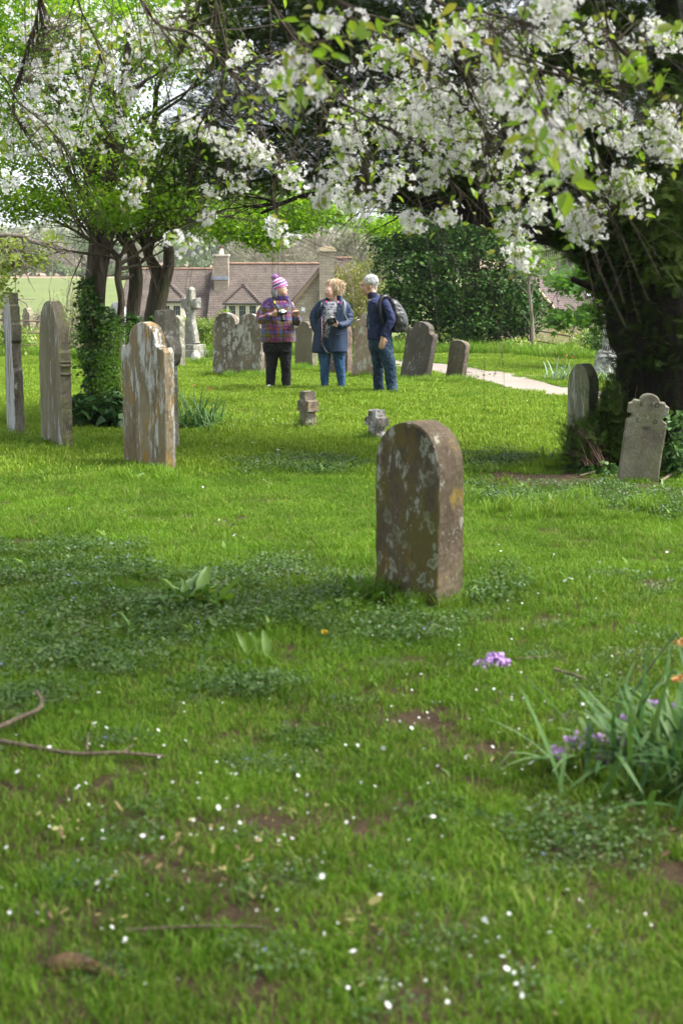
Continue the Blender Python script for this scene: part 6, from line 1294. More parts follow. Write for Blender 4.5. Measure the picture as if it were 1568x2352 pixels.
def person(px, py, label, Y=None):
    b = G(px, py) if Y is None else Vector((P(px, py, Y).x, Y, 0)); return empty('person', b, label, 'person')
def skinmat(name, c):
    m, nt = newmat(name); n = N(nt); co = n('TexCoord').outputs['Object']; f = n.noise(co, 30, 4)
    n.out(n('BsdfPrincipled', {'Base Color': n.mix(f, tuple(x*.86 for x in c), c), 'Roughness': .5, 'Subsurface Weight': .12, 'Subsurface Radius': (.02, .008, .004), 'Subsurface Scale': .5}).outputs[0]); return m
M_skin1 = skinmat('skin_pale', (.62, .36, .27)); M_skin2 = skinmat('skin_rosy', (.66, .40, .31)); M_skin3 = skinmat('skin_tan', (.60, .35, .25))
M_eye = simple('eye_dark', (.03, .02, .02), .3); M_lip = simple('lips', (.36, .12, .10), .5); M_black = simple('black_trousers', (.008, .008, .009), .8, .3); M_camb = simple('camera_black', (.015, .015, .016), .35, .2); M_camg = simple('camera_glass', (.03, .035, .05), .08); M_silver = simple('camera_silver', (.5, .5, .5), .3, metal=.6)
def denim(name, a, b, worn):
    m, nt = newmat(name); n = N(nt); co = n('TexCoord').outputs['Object']; f = n.noise(n('Mapping', {'Vector': co, 'Scale': (1, 1, .4)}).outputs[0], 7, 5, .6); g = n.noise(co, 120, 3)
    c = n.mix(thr(n, f, .35, .68), a, b); c = n.mix(n.math('MULTIPLY', thr(n, n.noise(co, 4.5, 3), .52, .72), .6), c, worn); c = n.mix(n.math('MULTIPLY', g, .25), c, a)
    bs = n('BsdfPrincipled', {'Base Color': c, 'Roughness': .85, 'Specular IOR Level': .2}); n.out(bs.outputs[0]); return m
M_jean2 = denim('mid_blue_denim', (.022, .06, .14), (.045, .11, .22), (.12, .21, .33)); M_jean3 = denim('dark_denim', (.015, .030, .055), (.028, .055, .09), (.09, .14, .18))
def plaid():
    m, nt = newmat('plaid_fleece'); n = N(nt); co = n('TexCoord').outputs['Object']
    wob = n('VectorMath', {0: n('TexNoise', {'Vector': co, 'Scale': 5.0}).outputs['Color'], 1: (.5, .5, .5)}, operation='SUBTRACT'); cw = n('VectorMath', {0: co, 1: n('VectorMath', {0: wob.outputs[0], 'Scale': .09}, operation='SCALE').outputs[0]}, operation='ADD').outputs[0]
    sp = n('SeparateXYZ', {0: cw}); x = n.math('ADD', sp.outputs[0], n.math('MULTIPLY', sp.outputs[1], .8)); z = sp.outputs[2]
    fx = n.math('FRACT', n.math('MULTIPLY', x, 4.6)); fz = n.math('FRACT', n.math('MULTIPLY', z, 5.0))
    pur, org, oli, blu, drk, mag = (.13, .04, .17), (.34, .09, .05), (.19, .14, .01), (.10, .18, .42), (.015, .012, .03), (.22, .05, .20)
    st_ = [(0, pur), (.16, drk), (.20, org), (.36, drk), (.40, blu), (.56, oli), (.74, drk), (.78, mag), (.94, drk)]
    a = n.ramp(fx, st_, 'CONSTANT'); b = n.ramp(fz, [(0, oli), (.18, drk), (.22, blu), (.36, pur), (.54, org), (.66, drk), (.70, mag), (.86, oli), (.96, drk)], 'CONSTANT')
    c = n.mix(.5, a, b); c = n.mix(1.0, c, (.78, .78, .78), 'MULTIPLY')
    yoke = n('Attribute', attribute_name='yoke').outputs['Fac']
    n.out(n('BsdfPrincipled', {'Base Color': c, 'Roughness': .95, 'Specular IOR Level': .1, 'Sheen Weight': .3}).outputs[0]); return m
M_plaid = plaid(); M_purple = simple('purple_yoke', (.09, .05, .17), .9, .15)
def hair_mesh(name, parent, mat, centre, R, strands, L, w_, seed, fall=1.0, zmin=-.3, sweep=(0, 0, 0), up=.6):
    """layered locks lying on a skull-shaped shell"""
    r = np.random.default_rng(seed); lst = []
    for _ in range(strands):
        a = r.uniform(0, 2*PI); e = math.asin(r.uniform(zmin, 1)); d = np.array([math.cos(a)*math.cos(e), math.sin(a)*math.cos(e), math.sin(e)]); p = np.array(centre)+d*np.array(R); pts = [p]
        t = np.array([0, 0, -1.0])*fall+np.array(sweep)+d*.25; t = t-d*np.dot(t, d)*.9; t /= np.linalg.norm(t)+1e-9; l = L*r.uniform(.5, 1.1)
        for s_ in range(5):
            p = p+t*l/5; q = (p-np.array(centre))/np.array(R); q_ = np.linalg.norm(q)
            if q_ < 1.04: p = np.array(centre)+q/q_*1.04*np.array(R)
            pts.append(p); t = t+r.normal(0, .04, 3)
        lst.append((np.array(pts), np.array([w_*.5, w_, w_, w_*.9, w_*.6, w_*.12]), 5))
    V, F = tubes(lst, 5); return mesh_np(name, V-np.array(parent_root(parent)), F, mat, parent, attrs={'tint': np.repeat(r.random(strands), 30)}, smooth=True)
M_blond = leafmat('blonde_hair', [(.30, .19, .10), (.52, .38, .23), (.70, .56, .40)], .1, .5, patch=.2, wscale=20, tcol=(1, 1, 1)); M_grey = leafmat('grey_hair', [(.30, .31, .34), (.50, .51, .54), (.70, .70, .72)], .1, .5, patch=.2, wscale=20, tcol=(1, 1, 1)); M_whit = leafmat('silver_hair', [(.42, .42, .41), (.62, .62, .60), (.78, .78, .76)], .1, .5, patch=.2, wscale=20, tcol=(1, 1, 1))
def dslr(name, label, c, d, up, s_=1.0, lens=.085):
    """camera: body centre c, lens direction d"""
    d = Vector(d).normalized(); u = Vector(up); u = (u-d*u.dot(d)).normalized(); r = u.cross(d); M = Matrix((r, d, u)).transposed(); root = empty(name, c, label, 'camera', 'cameras in the walkers\' hands')
    def L(m, nm, mat, **k): m.v = [tuple(M@(Vector(v)*s_)) for v in m.v]; return m.obj(nm, mat, root, **k)
    m = MB(); m.box((0, 0, 0), (.135, .05, .085)); m.box((-.052, .022, -.004), (.03, .04, .078)); L(m, 'body', M_camb, bevel=.008)
    m = MB(); m.prism([(-.035, .04), (.035, .04), (.024, .068), (-.024, .068)], -.028, .034); L(m, 'prism_housing', M_silver, bevel=.004)
    m = MB(); m.tube([(0, .02, -.004), (0, .035, -.004), (0, .036, -.004), (0, lens, -.004), (0, lens+.002, -.004), (0, lens+.03, -.004)], [.036, .036, .034, .034, .038, .038], 20); lb = L(m, 'lens', M_camb)
    m = MB(); m.tube([(0, lens+.031, -.004), (0, lens+.033, -.004)], [.031, .030], 20); L(m, 'front_glass', M_camg, smooth=False)
    m = MB(); m.tube([(-.045, -.005, .042), (-.045, -.005, .055)], [.012, .011], 12); m.tube([(.048, 0, .042), (.048, 0, .052)], [.014, .014], 12); L(m, 'dial', M_silver)
    return root
def strap(nm, pts, w_, t_, mat, parent):
    """flat band along world points"""
    p = smoothpath(pts, 5); tt = np.gradient(p, axis=0); tt /= np.linalg.norm(tt, axis=1)[:, None]; out = np.array([0, -1.0, .15]); side = np.cross(tt, out); side /= np.linalg.norm(side, axis=1)[:, None]; n_ = np.cross(side, tt)
    V = np.stack([p-side*w_/2-n_*t_/2, p+side*w_/2-n_*t_/2, p+side*w_/2+n_*t_/2, p-side*w_/2+n_*t_/2], 1).reshape(-1, 3); i = np.arange(len(p)-1)[:, None]*4; F = np.concatenate([np.concatenate([i+a, i+(a+1) % 4, i+4+(a+1) % 4, i+4+a], 1) for a in range(4)])
    return mesh_np(nm, V-np.array(parent_root(parent)), F, mat, parent, smooth=False)
def dot(nm, c, r, mat, parent):
    m = MB(); m.sphere(tuple(Vector(c)-Vector(parent_root(parent))), r, 10, 6); return m.obj(nm, mat, parent, smooth=True)
def shoe(B, nm, hx, hy, tx, ty, dyh, dyt, r, mat, parent):
    b = Body(B.Y0); b.limb([(hx, hy, dyh, r*.95), ((hx+tx)/2, (hy+ty)/2, (dyh+dyt)/2, r*.9), (tx, ty, dyt, r*.72)]); b.limb([(hx, hy-r*1.0, dyh, r*.75), (hx, hy, dyh, r*.8)]); return b.build(nm, mat, parent, .007, 4)
# ---- woman in the bobble hat ------------------------------------------------
W1 = person(640, 893, 'woman in a purple plaid fleece and pink bobble hat holding a camera'); Y1 = W1.location.y; B = Body(Y1)
B.ell(644, 668, .0, 14.0, 17.5, .105); B.ell(651, 675, -.02, 8.5, 10, .075); B.limb([(655, 668, -.035, 2.2), (659.5, 671, -.05, 1.9)]); B.limb([(648, 684, -.02, 6), (653.5, 683, -.03, 4.5)]); B.limb([(650, 678.5, -.05, 3), (656, 679, -.05, 2.4)]); B.limb([(641, 678, .02, 8.5), (641, 700, .02, 9)])
B.loft([(640, 694, 0, 20, .09), (638, 704, 0, 31, .11), (637, 735, 0, 31, .15), (637, 765, 0, 33, .16), (636, 795, 0, 33, .15), (636, 812, 0, 28, .12)])
B.limb([(608, 703, 0, 8), (597, 734, -.05, 6.2), (606, 733, -.16, 5.2), (622, 726, -.22, 4.3)]); B.limb([(667, 704, 0, 8), (680, 738, -.03, 6), (683, 733, -.13, 5), (681, 728, -.2, 4.2)])
B.limb([(623, 800, 0, 14), (624, 838, -.01, 9.5), (621, 884, .02, 6)]); B.limb([(653, 800, 0, 14), (656, 838, -.02, 9.5), (658, 886, -.02, 6)])
wr = B.w(624, 725, -.22); B.hand(wr, (1, -.35, .12), (0, -.35, 1), (.1, 1, -.1), .17, .55, 1); wl = B.w(681, 729, -.20); B.hand(wl, (.05, -.6, .75), (1, .1, 0), (-.5, -.5, -.3), .165, .75, -1)
B.build('body', M_skin1, W1, .005, 2)
B2 = Body(Y1)
B2.loft([(642, 686, .03, 12, .085), (640, 693, .02, 18, .10), (638, 701, .01, 31, .135), (637, 715, 0, 34, .16), (637, 737, 0, 35, .185), (638, 760, 0, 38.5, .20), (638, 779, 0, 40, .20), (638, 788, 0, 40, .195)])
B2.limb([(612, 704, 0, 11), (601, 722, -.02, 10.5), (598, 737, -.06, 9.5), (606, 735, -.14, 8.5), (619, 728, -.20, 7.2)]); B2.limb([(663, 706, 0, 11), (674, 724, 0, 10), (681, 742, -.03, 9), (684, 738, -.10, 8), (682, 733, -.16, 7)])
j = B2.build('jacket', M_plaid, W1, .008, 3, .007, .11, 3)
c_ = Body(Y1); c_.loft([(645, 692, .01, 17, .095), (646, 687, .0, 16.5, .092), (648, 682, -.01, 15, .085)]); c_.build('collar', M_purple, W1, .006, 2); c_ = Body(Y1); c_.limb([(612, 700, -.02, 8), (622, 694, -.03, 8), (626, 706, -.12, 5)]); c_.limb([(664, 701, -.02, 7), (660, 696, -.02, 7)]); c_.build('yoke', M_purple, W1, .006, 2)
strap('zip', [B2.w(652, 700, -.155), B2.w(652, 725, -.195), B2.w(651, 760, -.212), B2.w(650, 788, -.21)], .008, .006, M_camb, W1)
t_ = Body(Y1); t_.loft([(637, 780, 0, 33, .165), (637, 800, 0, 33, .165), (637, 812, 0, 31, .15)]); t_.limb([(622, 802, 0, 16.5), (624, 820, 0, 15), (624, 838, -.01, 12.5), (622, 862, .01, 11), (621, 884, .02, 10.5)]); t_.limb([(653, 802, 0, 16.5), (655, 820, 0, 14.5), (656, 838, -.02, 11.5), (657, 862, -.01, 10.8), (657, 887, -.02, 10.5)])
t_.build('trousers', M_black, W1, .009, 3, .008, .08, 5)
M_wsh = simple('white_shoe', (.65, .65, .66), .5, .1)
shoe(B, 'shoe', 620, 890, 616, 892, .02, -.12, 5.8, M_wsh, W1); shoe(B, 'shoe', 660, 893, 668, 896, -.02, -.13, 5.8, M_wsh, W1)
def hatmat():
    m, nt = newmat('striped_knit'); n = N(nt); co = n('TexCoord').outputs['Object']; a = n('VectorMath', {0: co, 1: (.36, 0, .93)}, operation='DOT_PRODUCT').outputs['Value']
    return m, nt, n, co, a
hc = B.w(641.5, 657, .01); hl = hc-W1.location; m_, nt_, n_n, co_, a_ = hatmat(); tilt = Vector((-.40, .0, .92)); off = hl.dot(tilt)
a_ = n_n('VectorMath', {0: co_, 1: tuple(tilt)}, operation='DOT_PRODUCT').outputs['Value']; f_ = n_n.math('MULTIPLY', n_n.math('SUBTRACT', a_, off-.085), 1/.20)
grey_, mag_, nav_, whi_ = (.28, .26, .30), (.62, .08, .34), (.09, .03, .20), (.75, .68, .76)
cc = n_n.ramp(f_, [(0, grey_), (.13, whi_), (.17, mag_), (.36, whi_), (.42, nav_), (.58, whi_), (.64, mag_), (.80, whi_), (.90, mag_)], 'CONSTANT'); kn = n_n('TexWave', {'Vector': co_, 'Scale': 45.0, 'Distortion': 2.0}).outputs['Fac']; cc = n_n.mix(n_n.math('MULTIPLY', kn, .35), cc, (.6, .35, .6)); n_n.out(n_n('BsdfPrincipled', {'Base Color': cc, 'Roughness': .95}).outputs[0])
h_ = Body(Y1); hm = h_.m; 
for t in np.linspace(0, 1, 9):
    pass
R3 = tilt.to_track_quat('Z', 'Y').to_matrix(); vs = []; nn = 28; prof_h = [(.108, -.062), (.119, -.058), (.121, -.03), (.120, .0), (.112, .035), (.095, .065), (.07, .088), (.035, .102), (.008, .107)]
for r0_, z0_ in prof_h:
    for i in range(nn): vs.append(tuple(hc+R3@Vector((r0_*math.cos(2*PI*i/nn), r0_*.98*math.sin(2*PI*i/nn), z0_))))
fs = [(j_*nn+i, j_*nn+(i+1) % nn, (j_+1)*nn+(i+1) % nn, (j_+1)*nn+i) for j_ in range(len(prof_h)-1) for i in range(nn)]+[tuple(range(nn-1, -1, -1)), tuple(range((len(prof_h)-1)*nn, len(prof_h)*nn))]
hm.add(vs, fs); hat = h_.build('bobble_hat', m_, W1, .006, 1)
pc = B.w(632, 640, .01); r7 = np.random.default_rng(3); dd_ = r7.normal(size=(520, 3)); dd_ /= np.linalg.norm(dd_, axis=1)[:, None]
V, F, t = scatter(np.array([(-.03, 0, 0), (.03, 0, 0), (.05, 0, 1), (-.05, 0, 1)])*np.array([2.2, 1, 1]), np.array([(0, 1, 2, 3)]), frame_z(dd_), np.tile(np.array(pc), (520, 1)), .054*r7.uniform(.85, 1.08, 520)); V2, F2, t2 = scatter(np.array([(-.3, -.3, 0), (.3, -.3, 0), (.3, .3, 0), (-.3, .3, 0)]), np.array([(0, 1, 2, 3)]), frame_z(dd_), np.array(pc)+dd_*.05, .022*np.ones(520))
mesh_np('pompom', np.concatenate([V, V2])-np.array(W1.location), np.concatenate([F, F2+len(V)]), leafmat('pompom_yarn', [(.20, .06, .30), (.45, .18, .50), (.75, .55, .78)], .1, .8, patch=.0, tcol=(1, 1, 1)), hat, attrs={'tint': np.concatenate([t, t2])})
hair_mesh('hair', W1, M_grey, B.w(637, 673, .02), (.07, .095, .075), 260, .09, .006, 4, zmin=-.6)
dot('eye', B.w(655, 668.5, -.085), .0085, M_eye, W1); dot('eye', B.w(650.5, 668.5, -.105), .0085, M_eye, W1); m = MB(); m.sphere(tuple(B.w(655.3, 677.5, -.083)-W1.location), (.012, .014, .006), 10, 6); m.obj('mouth', M_lip, W1)
cw_ = B.w(647.5, 721, -.29); cam1 = dslr('camera_dslr', 'black camera with long lens pointing down, held by the woman in plaid fleece', cw_, (.18, -.45, -1), (.3, -1, .2), 1.0, .10)
strap('neck_strap', [B.w(627, 684, .03), B.w(626, 690, -.09), B.w(633, 705, -.19), B.w(640, 716, -.27)], .035, .004, M_camb, cam1); strap('neck_strap', [B.w(661, 690, -.07), B.w(664, 705, -.17), B.w(660, 716, -.26)], .016, .004, M_camb, cam1)
strap('strap_badge', [B.w(629.3, 695, -.140), B.w(631.5, 700, -.168)], .022, .006, simple('yellow_patch', (.75, .55, .02), .5), cam1)
# ---- woman in the blue coat -------------------------------------------------
W2 = person(764, 896, 'blonde woman in a long navy coat and blue jeans, one hand in her pocket'); Y2 = W2.location.y; B = Body(Y2)
B.ell(762, 668, .0, 15, 18, .105); B.ell(755.5, 674, -.055, 10.5, 13, .075); B.limb([(753, 670, -.09, 2.3), (750, 674.5, -.12, 2.1)]); B.limb([(758, 685, -.03, 6.5), (754, 684.5, -.07, 4.5)]); B.limb([(765, 682, .01, 8), (766, 700, .02, 9.5)])
B.loft([(766, 697, 0, 20, .09), (765, 706, 0, 31, .11), (764, 735, 0, 30, .14), (762, 765, 0, 30, .145), (761, 795, 0, 32, .14), (761, 812, 0, 28, .12)])
B.limb([(734, 704, 0, 7.5), (722, 737, .0, 6), (726, 760, -.04, 5), (733, 772, -.08, 4.5)]); B.limb([(795, 706, 0, 7.5), (801, 740, -.02, 6), (792, 747, -.12, 5.2), (780, 750, -.22, 4.4)])
B.limb([(745, 800, 0, 12), (746, 848, -.01, 7), (746, 886, .01, 4.5)]); B.limb([(777, 800, 0, 12), (781, 850, -.02, 7), (784, 886, .0, 4.5)])
wr = B.w(777, 751, -.23); B.hand(wr, (-1, -.25, .45), (.3, -.1, 1), (-.2, -.6, .4), .165, .45, 1); wp = B.w(734, 773, -.09); B.hand(wp, (.4, -.1, -1), (1, 0, .3), (0, -1, 0), .16, .3, 1)
B.build('body', M_skin2, W2, .005, 2)
def coat_shell(B, nm, rings, mat, parent, thick=.012, n=40):
    """open fronted coat: rings (px,py,dy,rx,rd, gap_left_deg, gap_right_deg) measured from straight ahead"""
    a = smoothpath([(*B.w(x, y, d), rx*B.k, rd, gl, gr) for x, y, d, rx, rd, gl, gr in rings], 4); V = []
    for c in a:
        for i in range(n):
            t = math.radians(-90+c[6])+(2*PI-math.radians(c[5]+c[6]))*i/(n-1); ct, s2 = math.cos(t), math.sin(t); f = (abs(ct)**2.3+abs(s2)**2.3)**(-1/2.3)
            fo = 1+.02*math.sin(5*t+c[2]*9)+.015*math.sin(9*t-c[2]*14)
            V.append((c[0]+c[3]*ct*f*fo, c[1]+c[4]*s2*f*fo, c[2]))
    L = len(a); F = [(j_*n+i, j_*n+i+1, (j_+1)*n+i+1, (j_+1)*n+i) for j_ in range(L-1) for i in range(n-1)]
    o = mesh_np(nm, np.array(V)-np.array(parent_root(parent)), np.array(F), mat, parent, smooth=True); md = o.modifiers.new('s', 'SOLIDIFY'); md.thickness = thick; md.offset = 0; return o
M_navy = simple('navy_coat', (.009, .025, .066), .6, .25, 5, .3); M_navyk = simple('navy_coat_dark', (.014, .035, .085), .6, .2)
def blouse():
    m, nt = newmat('grey_print_blouse'); n = N(nt); co = n('TexCoord').outputs['Object']; v = n('TexVoronoi', {'Vector': n('Mapping', {'Vector': co, 'Scale': (1, 1, 1.4)}).outputs[0], 'Scale': 22.0}).outputs['Distance']; v = n.math('ADD', v, n.math('MULTIPLY', n.noise(co, 30, 3), .5))
    n.out(n('BsdfPrincipled', {'Base Color': n.ramp(v, [(.40, (.05, .05, .065)), (.64, (.11, .11, .135)), (.74, (.28, .28, .32)), (.98, (.38, .38, .42))]), 'Roughness': .8}).outputs[0]); return m
s_ = Body(Y2); s_.loft([(765, 694, .01, 15, .085), (765, 700, 0, 28, .12), (763, 720, 0, 29, .165), (760, 740, 0, 29, .175), (758, 765, 0, 29, .17), (757, 779, 0, 29, .165)]); s_.build('blouse', blouse(), W2, .008, 3, .004, .1, 2)
coat = coat_shell(B, 'coat', [(765, 695, .02, 20, .115, 36, 36), (765, 701, .01, 31, .15, 36, 22), (763, 715, 0, 35, .19, 34, 18), (761, 740, 0, 35, .20, 36, 6), (759, 765, 0, 37, .205, 34, -4), (757, 790, 0, 38.5, .21, 30, -6), (757, 813, 0, 39, .215, 26, 0)], M_navy, W2)
sv = Body(Y2); sv.limb([(738, 704, 0, 11), (724, 722, 0, 10.5), (721, 738, -.02, 10), (725, 755, -.05, 9), (731, 768, -.09, 8)]); sv.limb([(791, 706, 0, 11.5), (799, 722, 0, 10.5), (800, 741, -.03, 9.5), (791, 748, -.13, 8.8), (781, 750, -.21, 7.8)]); sl_ = sv.build('sleeves', M_navy, coat, .008, 3, .007, .07, 8)
cl = Body(Y2); cl.limb([(748, 692, .0, 5), (744, 699, -.10, 5), (744, 708, -.16, 3.5)]); cl.limb([(781, 688, .03, 6), (784, 698, -.08, 6), (782, 707, -.14, 4)]); cl.limb([(752, 690, .08, 6), (766, 687, .11, 6), (780, 688, .08, 6)]); cl.build('collar', M_navyk, coat, .006, 2)
M_pinkl = simple('pink_lining', (.55, .02, .12), .7); strap('lining', [B.w(750, 693, -.10), B.w(748, 698, -.155)], .014, .006, M_pinkl, coat); strap('lining', [B.w(777, 694, -.11), B.w(782, 701, -.165)], .014, .006, M_pinkl, coat); strap('zip', [B.w(738.5, 730, -.185), B.w(739.5, 765, -.185), B.w(740.5, 800, -.19)], .012, .006, simple('pink_zip', (.6, .3, .4), .5), coat)
strap('pocket_flap', [B.w(772, 773, -.222), B.w(790, 769, -.19)], .02, .012, M_navyk, coat); dot('button', B.w(785.5, 750, -.215), .009, M_silver, sl_)
dot('button', B.w(771.5, 719, -.19), .008, M_silver, coat)
t_ = Body(Y2); t_.loft([(761, 780, 0, 30, .15), (761, 800, 0, 31, .155), (761, 812, 0, 30, .145)]); t_.limb([(744, 802, 0, 15.5), (745, 822, 0, 13.5), (746, 848, -.01, 10.8), (745, 868, .01, 9.5), (746, 888, .01, 7.8)]); t_.limb([(777, 802, 0, 15.5), (778, 822, 0, 13.5), (781, 850, -.02, 10.8), (783, 868, -.01, 9.3), (784, 888, -.0, 7.8)]); t_.build('jeans', M_jean2, W2, .008, 2, .008, .075, 9)
M_tsh = simple('trail_shoe', (.10, .10, .11), .7, .6, 60); shoe(B, 'shoe', 745, 893, 744, 896, .02, -.13, 5.4, M_tsh, W2); shoe(B, 'shoe', 784, 894, 785, 897, .02, -.13, 5.4, M_tsh, W2)
hair_mesh('hair', W2, M_blond, B.w(770, 661, .03), (.090, .108, .114), 800, .14, .006, 6, zmin=-.12, sweep=(.15, .0, 0)); hair_mesh('fringe', W2, M_blond, B.w(760, 655, -.03), (.062, .078, .062), 80, .045, .005, 7, zmin=.3, sweep=(-.2, -.3, 0))
hb_ = Body(Y2); hb_.ell(770, 663, .04, 14.5, 18, .102); hb_.build('hair_base', M_blond, W2, .007, 2)
dot('eye', B.w(752.2, 670, -.128), .008, M_eye, W2); dot('eye', B.w(757.5, 670.5, -.122), .008, M_eye, W2); m = MB(); m.sphere(tuple(B.w(752.5, 680.5, -.118)-W2.location), (.017, .012, .005), 10, 6); m.obj('mouth', M_lip, W2)
cam2 = dslr('camera_dslr', 'black camera held at the waist by the blonde woman in the navy coat', B.w(762, 740, -.30), (-.15, -1, -.25), (-.25, 0, 1), 1.0, .06); strap('neck_strap', [B.w(752, 738, -.30), B.w(745, 755, -.22), B.w(741, 790, -.21), B.w(748, 810, -.24), B.w(758, 813, -.24), B.w(764, 800, -.24), B.w(767, 752, -.30)], .02, .004, M_camb, cam2)
M_strapg = simple('grey_strap', (.24, .25, .26), .6); bp2 = empty('backpack', B.w(790, 705, .0), 'pair of grey and black backpack straps over the navy coat', 'backpack'); 
def bprel(o): return o
strap('strap', [B.w(781, 690, .03), B.w(788, 693, -.09), B.w(792, 703, -.17), B.w(790, 722, -.19), B.w(797, 738, -.10)], .032, .008, M_strapg, bp2); strap('strap', [B.w(748, 690, .03), B.w(741, 694, -.09), B.w(736, 706, -.17), B.w(733, 724, -.16), B.w(729, 738, -.10)], .030, .008, M_camb, bp2)
bb = Body(Y2); bb.loft([(765, 700, .26, 20, .06), (765, 715, .29, 25, .10), (764, 745, .30, 26, .12), (763, 768, .28, 24, .10)]); bb.build('pack', M_camb, bp2, .01, 4)
# ---- man ---------------------------------------------------------------------
W3 = person(878, 903, 'grey haired man leaning forward in a navy fleece, jeans and black backpack'); Y3 = W3.location.y; B = Body(Y3)
B.ell(847, 655, .0, 16, 17, .080); B.ell(838.5, 665, .0, 9.5, 12.5, .066); B.limb([(832, 659, 0, 2.6), (827.5, 665.5, 0, 2.2)]); B.limb([(845, 673, 0, 8), (836, 677, 0, 4.6)]); B.limb([(831, 655, 0, 3.2), (836, 652, 0, 5)]); B.limb([(832, 672, -.0, 3), (835, 670, 0, 4)]); B.limb([(851, 668, .0, 9), (862, 690, .0, 10.5)]); B.limb([(849.5, 660, -.072, 2.0), (850, 666, -.074, 1.7)])
B.loft([(864, 690, 0, 18, .12), (868, 702, 0, 23, .19), (871, 735, 0, 25, .18), (872, 765, 0, 25, .16), (873, 790, 0, 25, .155), (874, 804, 0, 22, .13)])
B.limb([(882, 698, -.20, 7), (898, 735, -.24, 6), (889, 757, -.25, 5.2), (879, 776, -.25, 4.4)]); B.limb([(858, 700, .18, 7), (850, 733, .20, 6), (845, 757, .16, 4.3)])
B.limb([(864, 798, .07, 14), (868, 845, .08, 9.5), (870, 896, .08, 6)]); B.limb([(880, 798, -.07, 15), (893, 845, -.08, 9.5), (900, 900, -.08, 6)])
B.hand(B.w(879, 777, -.25), (-.12, .0, -1), (1, -.25, 0), (-.1, 1, 0), .18, .28, 1); B.hand(B.w(845, 757, .15), (-.12, 0, -1), (.4, -1, 0), (1, .3, 0), .18, .35, -1)
B.build('body', M_skin3, W3, .005, 2)
j_ = Body(Y3); j_.loft([(862, 688, .0, 13, .10), (865, 695, 0, 19.5, .17), (868, 706, 0, 24, .215), (871, 725, 0, 26.5, .22), (872, 748, 0, 27.5, .20), (871, 770, 0, 27.5, .19), (871, 783, 0, 27, .185)]); j_.limb([(855, 682, 0, 10.5), (862, 693, 0, 14)])
j_.limb([(881, 697, -.18, 10.5), (891, 716, -.22, 10), (898, 736, -.25, 9), (892, 752, -.26, 8.2), (882, 770, -.26, 7)]); j_.limb([(860, 700, .17, 10), (853, 722, .21, 9), (850, 738, .21, 8), (847, 752, .17, 6.5)])
M_fl = simple('navy_fleece', (.018, .026, .075), .95, .2, 6); fl_ = j_.build('fleece', M_fl, W3, .008, 3, .007, .10, 12)
c_ = Body(Y3); c_.loft([(858, 690, .0, 13.5, .085), (856, 682, 0, 12.5, .080), (855, 674, .01, 11, .076)]); c_.build('collar', simple('navy_collar', (.012, .016, .04), .9), fl_, .006, 2); strap('zip', [B.w(846, 690, -.06), B.w(846.5, 710, -.10), B.w(846.5, 740, -.09), B.w(846, 778, -.09)], .008, .006, M_silver, fl_)
strap('pocket_zip', [B.w(852, 697, -.185), B.w(853, 722, -.20)], .01, .005, M_camb, fl_)
t_ = Body(Y3); t_.loft([(873, 776, 0, 26, .165), (874, 792, 0, 27, .17), (875, 806, 0, 27, .16)]); t_.limb([(864, 800, .07, 16), (867, 825, .08, 14), (868, 848, .08, 12), (868, 875, .08, 11.5), (870, 897, .07, 11)]); t_.limb([(882, 800, -.07, 17), (889, 822, -.10, 15.5), (895, 845, -.10, 13.5), (897, 872, -.08, 12.5), (902, 902, -.08, 11.5)]); t_.build('jeans', M_jean3, W3, .008, 2, .010, .10, 15)
M_bsh = simple('walking_shoe', (.07, .055, .05), .7, .3, 30); shoe(B, 'shoe', 862, 903, 842, 906, .07, .02, 5.2, M_bsh, W3); shoe(B, 'shoe', 899, 907, 884, 909, -.08, -.12, 5.6, M_bsh, W3)
hb_ = Body(Y3); hb_.ell(851.5, 649, 0, 15, 15, .090); hb_.build('hair_base', M_whit, W3, .007, 2); hair_mesh('hair', W3, M_whit, B.w(851.5, 649.5, 0), (.098, .092, .097), 420, .05, .005, 9, zmin=-.02, sweep=(.5, 0, 0))
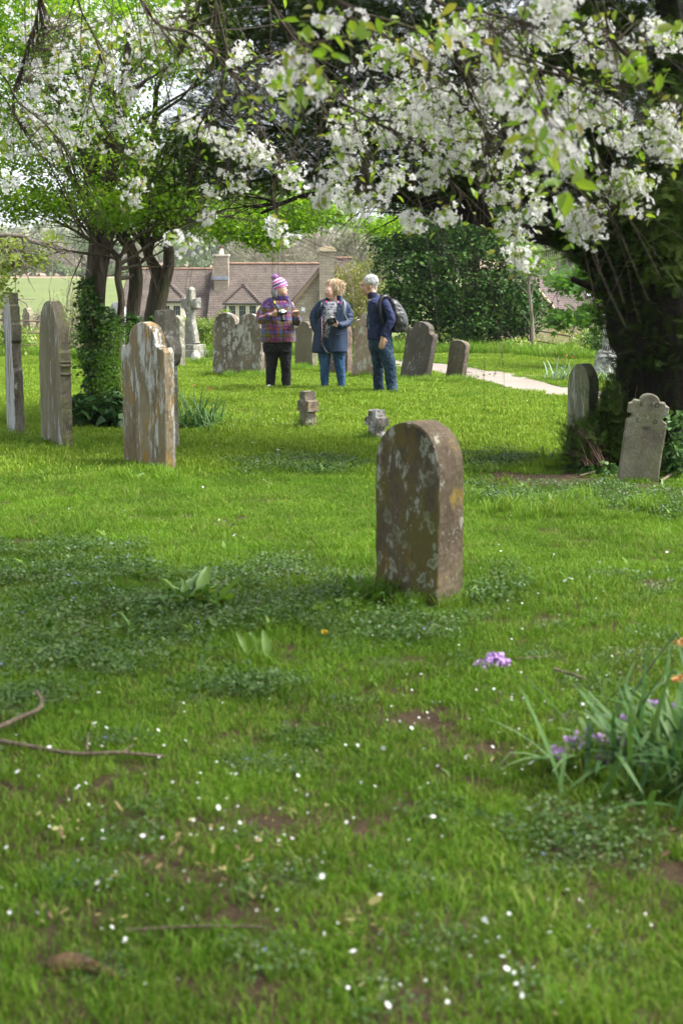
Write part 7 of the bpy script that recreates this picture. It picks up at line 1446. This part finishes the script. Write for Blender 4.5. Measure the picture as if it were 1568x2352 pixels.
hb_ = Body(Y3); hb_.limb([(861, 660, 0, 5.5), (861, 671, 0, 4)]); hb_.build('nape_hair', M_whit, W3, .007, 2)
dot('eye', B.w(832, 659, -.052), .010, M_eye, W3); m = MB(); m.sphere(tuple(B.w(831, 671.5, -.025)-W3.location), (.010, .03, .005), 10, 6); m.obj('mouth', M_lip, W3); m = MB(); m.sphere(tuple(B.w(833, 655.5, -.055)-W3.location), (.016, .012, .004), 8, 6); m.obj('eyebrow', simple('brow', (.16, .14, .12), .8), W3)
bp3 = empty('backpack', B.w(912, 740, .0), 'dark grey crinkled backpack on the back of the man in the navy fleece', 'backpack')
M_pack = simple('backpack_cloth', (.045, .047, .045), .42, .35, 7, .2); bb = Body(Y3)
bb.loft([(899, 691, .0, 6, .07), (903, 698, .0, 11, .12), (909, 715, .0, 17, .155), (914, 735, .0, 20, .165), (915, 755, .0, 19.5, .155), (912, 765, .0, 15, .13)]); pk = bb.build('pack', M_pack, bp3, .008, 2, .013, .11, 22, 1.6)
strap('shoulder_strap', [B.w(897, 694, -.10), B.w(889, 684, -.20), B.w(876, 687, -.245), B.w(871, 700, -.26), B.w(872, 722, -.255), B.w(878, 742, -.225), B.w(893, 757, -.20)], .05, .012, M_camb, bp3); strap('shoulder_strap', [B.w(893, 692, .10), B.w(880, 684, .18), B.w(860, 690, .22), B.w(850, 702, .24), B.w(848, 720, .23)], .05, .012, M_camb, bp3)
bb = Body(Y3); bb.limb([(905, 692, 0, 1.4), (908, 686, .0, 1.5), (911, 689, 0, 1.4)]); bb.build('grab_handle', M_camb, bp3, .006, 1); strap('pack_seam', [B.w(903, 702, -.135), B.w(908, 735, -.185), B.w(908, 760, -.165)], .006, .006, M_camb, bp3)
# ================================================================== AIR
m, nt = newmat('haze_air'); n = N(nt); pv = n('VolumePrincipled', {'Color': (.93, .96, 1.0), 'Density': .00026, 'Anisotropy': .2}); o_ = n('OutputMaterial', {'Volume': pv})
hz = MB(); hz.box((0, 820, 30), (2040, 1780, 90)); h = hz.obj('haze', m); tag(h, 'thin pale spring haze over the valley', 'haze', kind='stuff'); cy.volume_bounces = 0
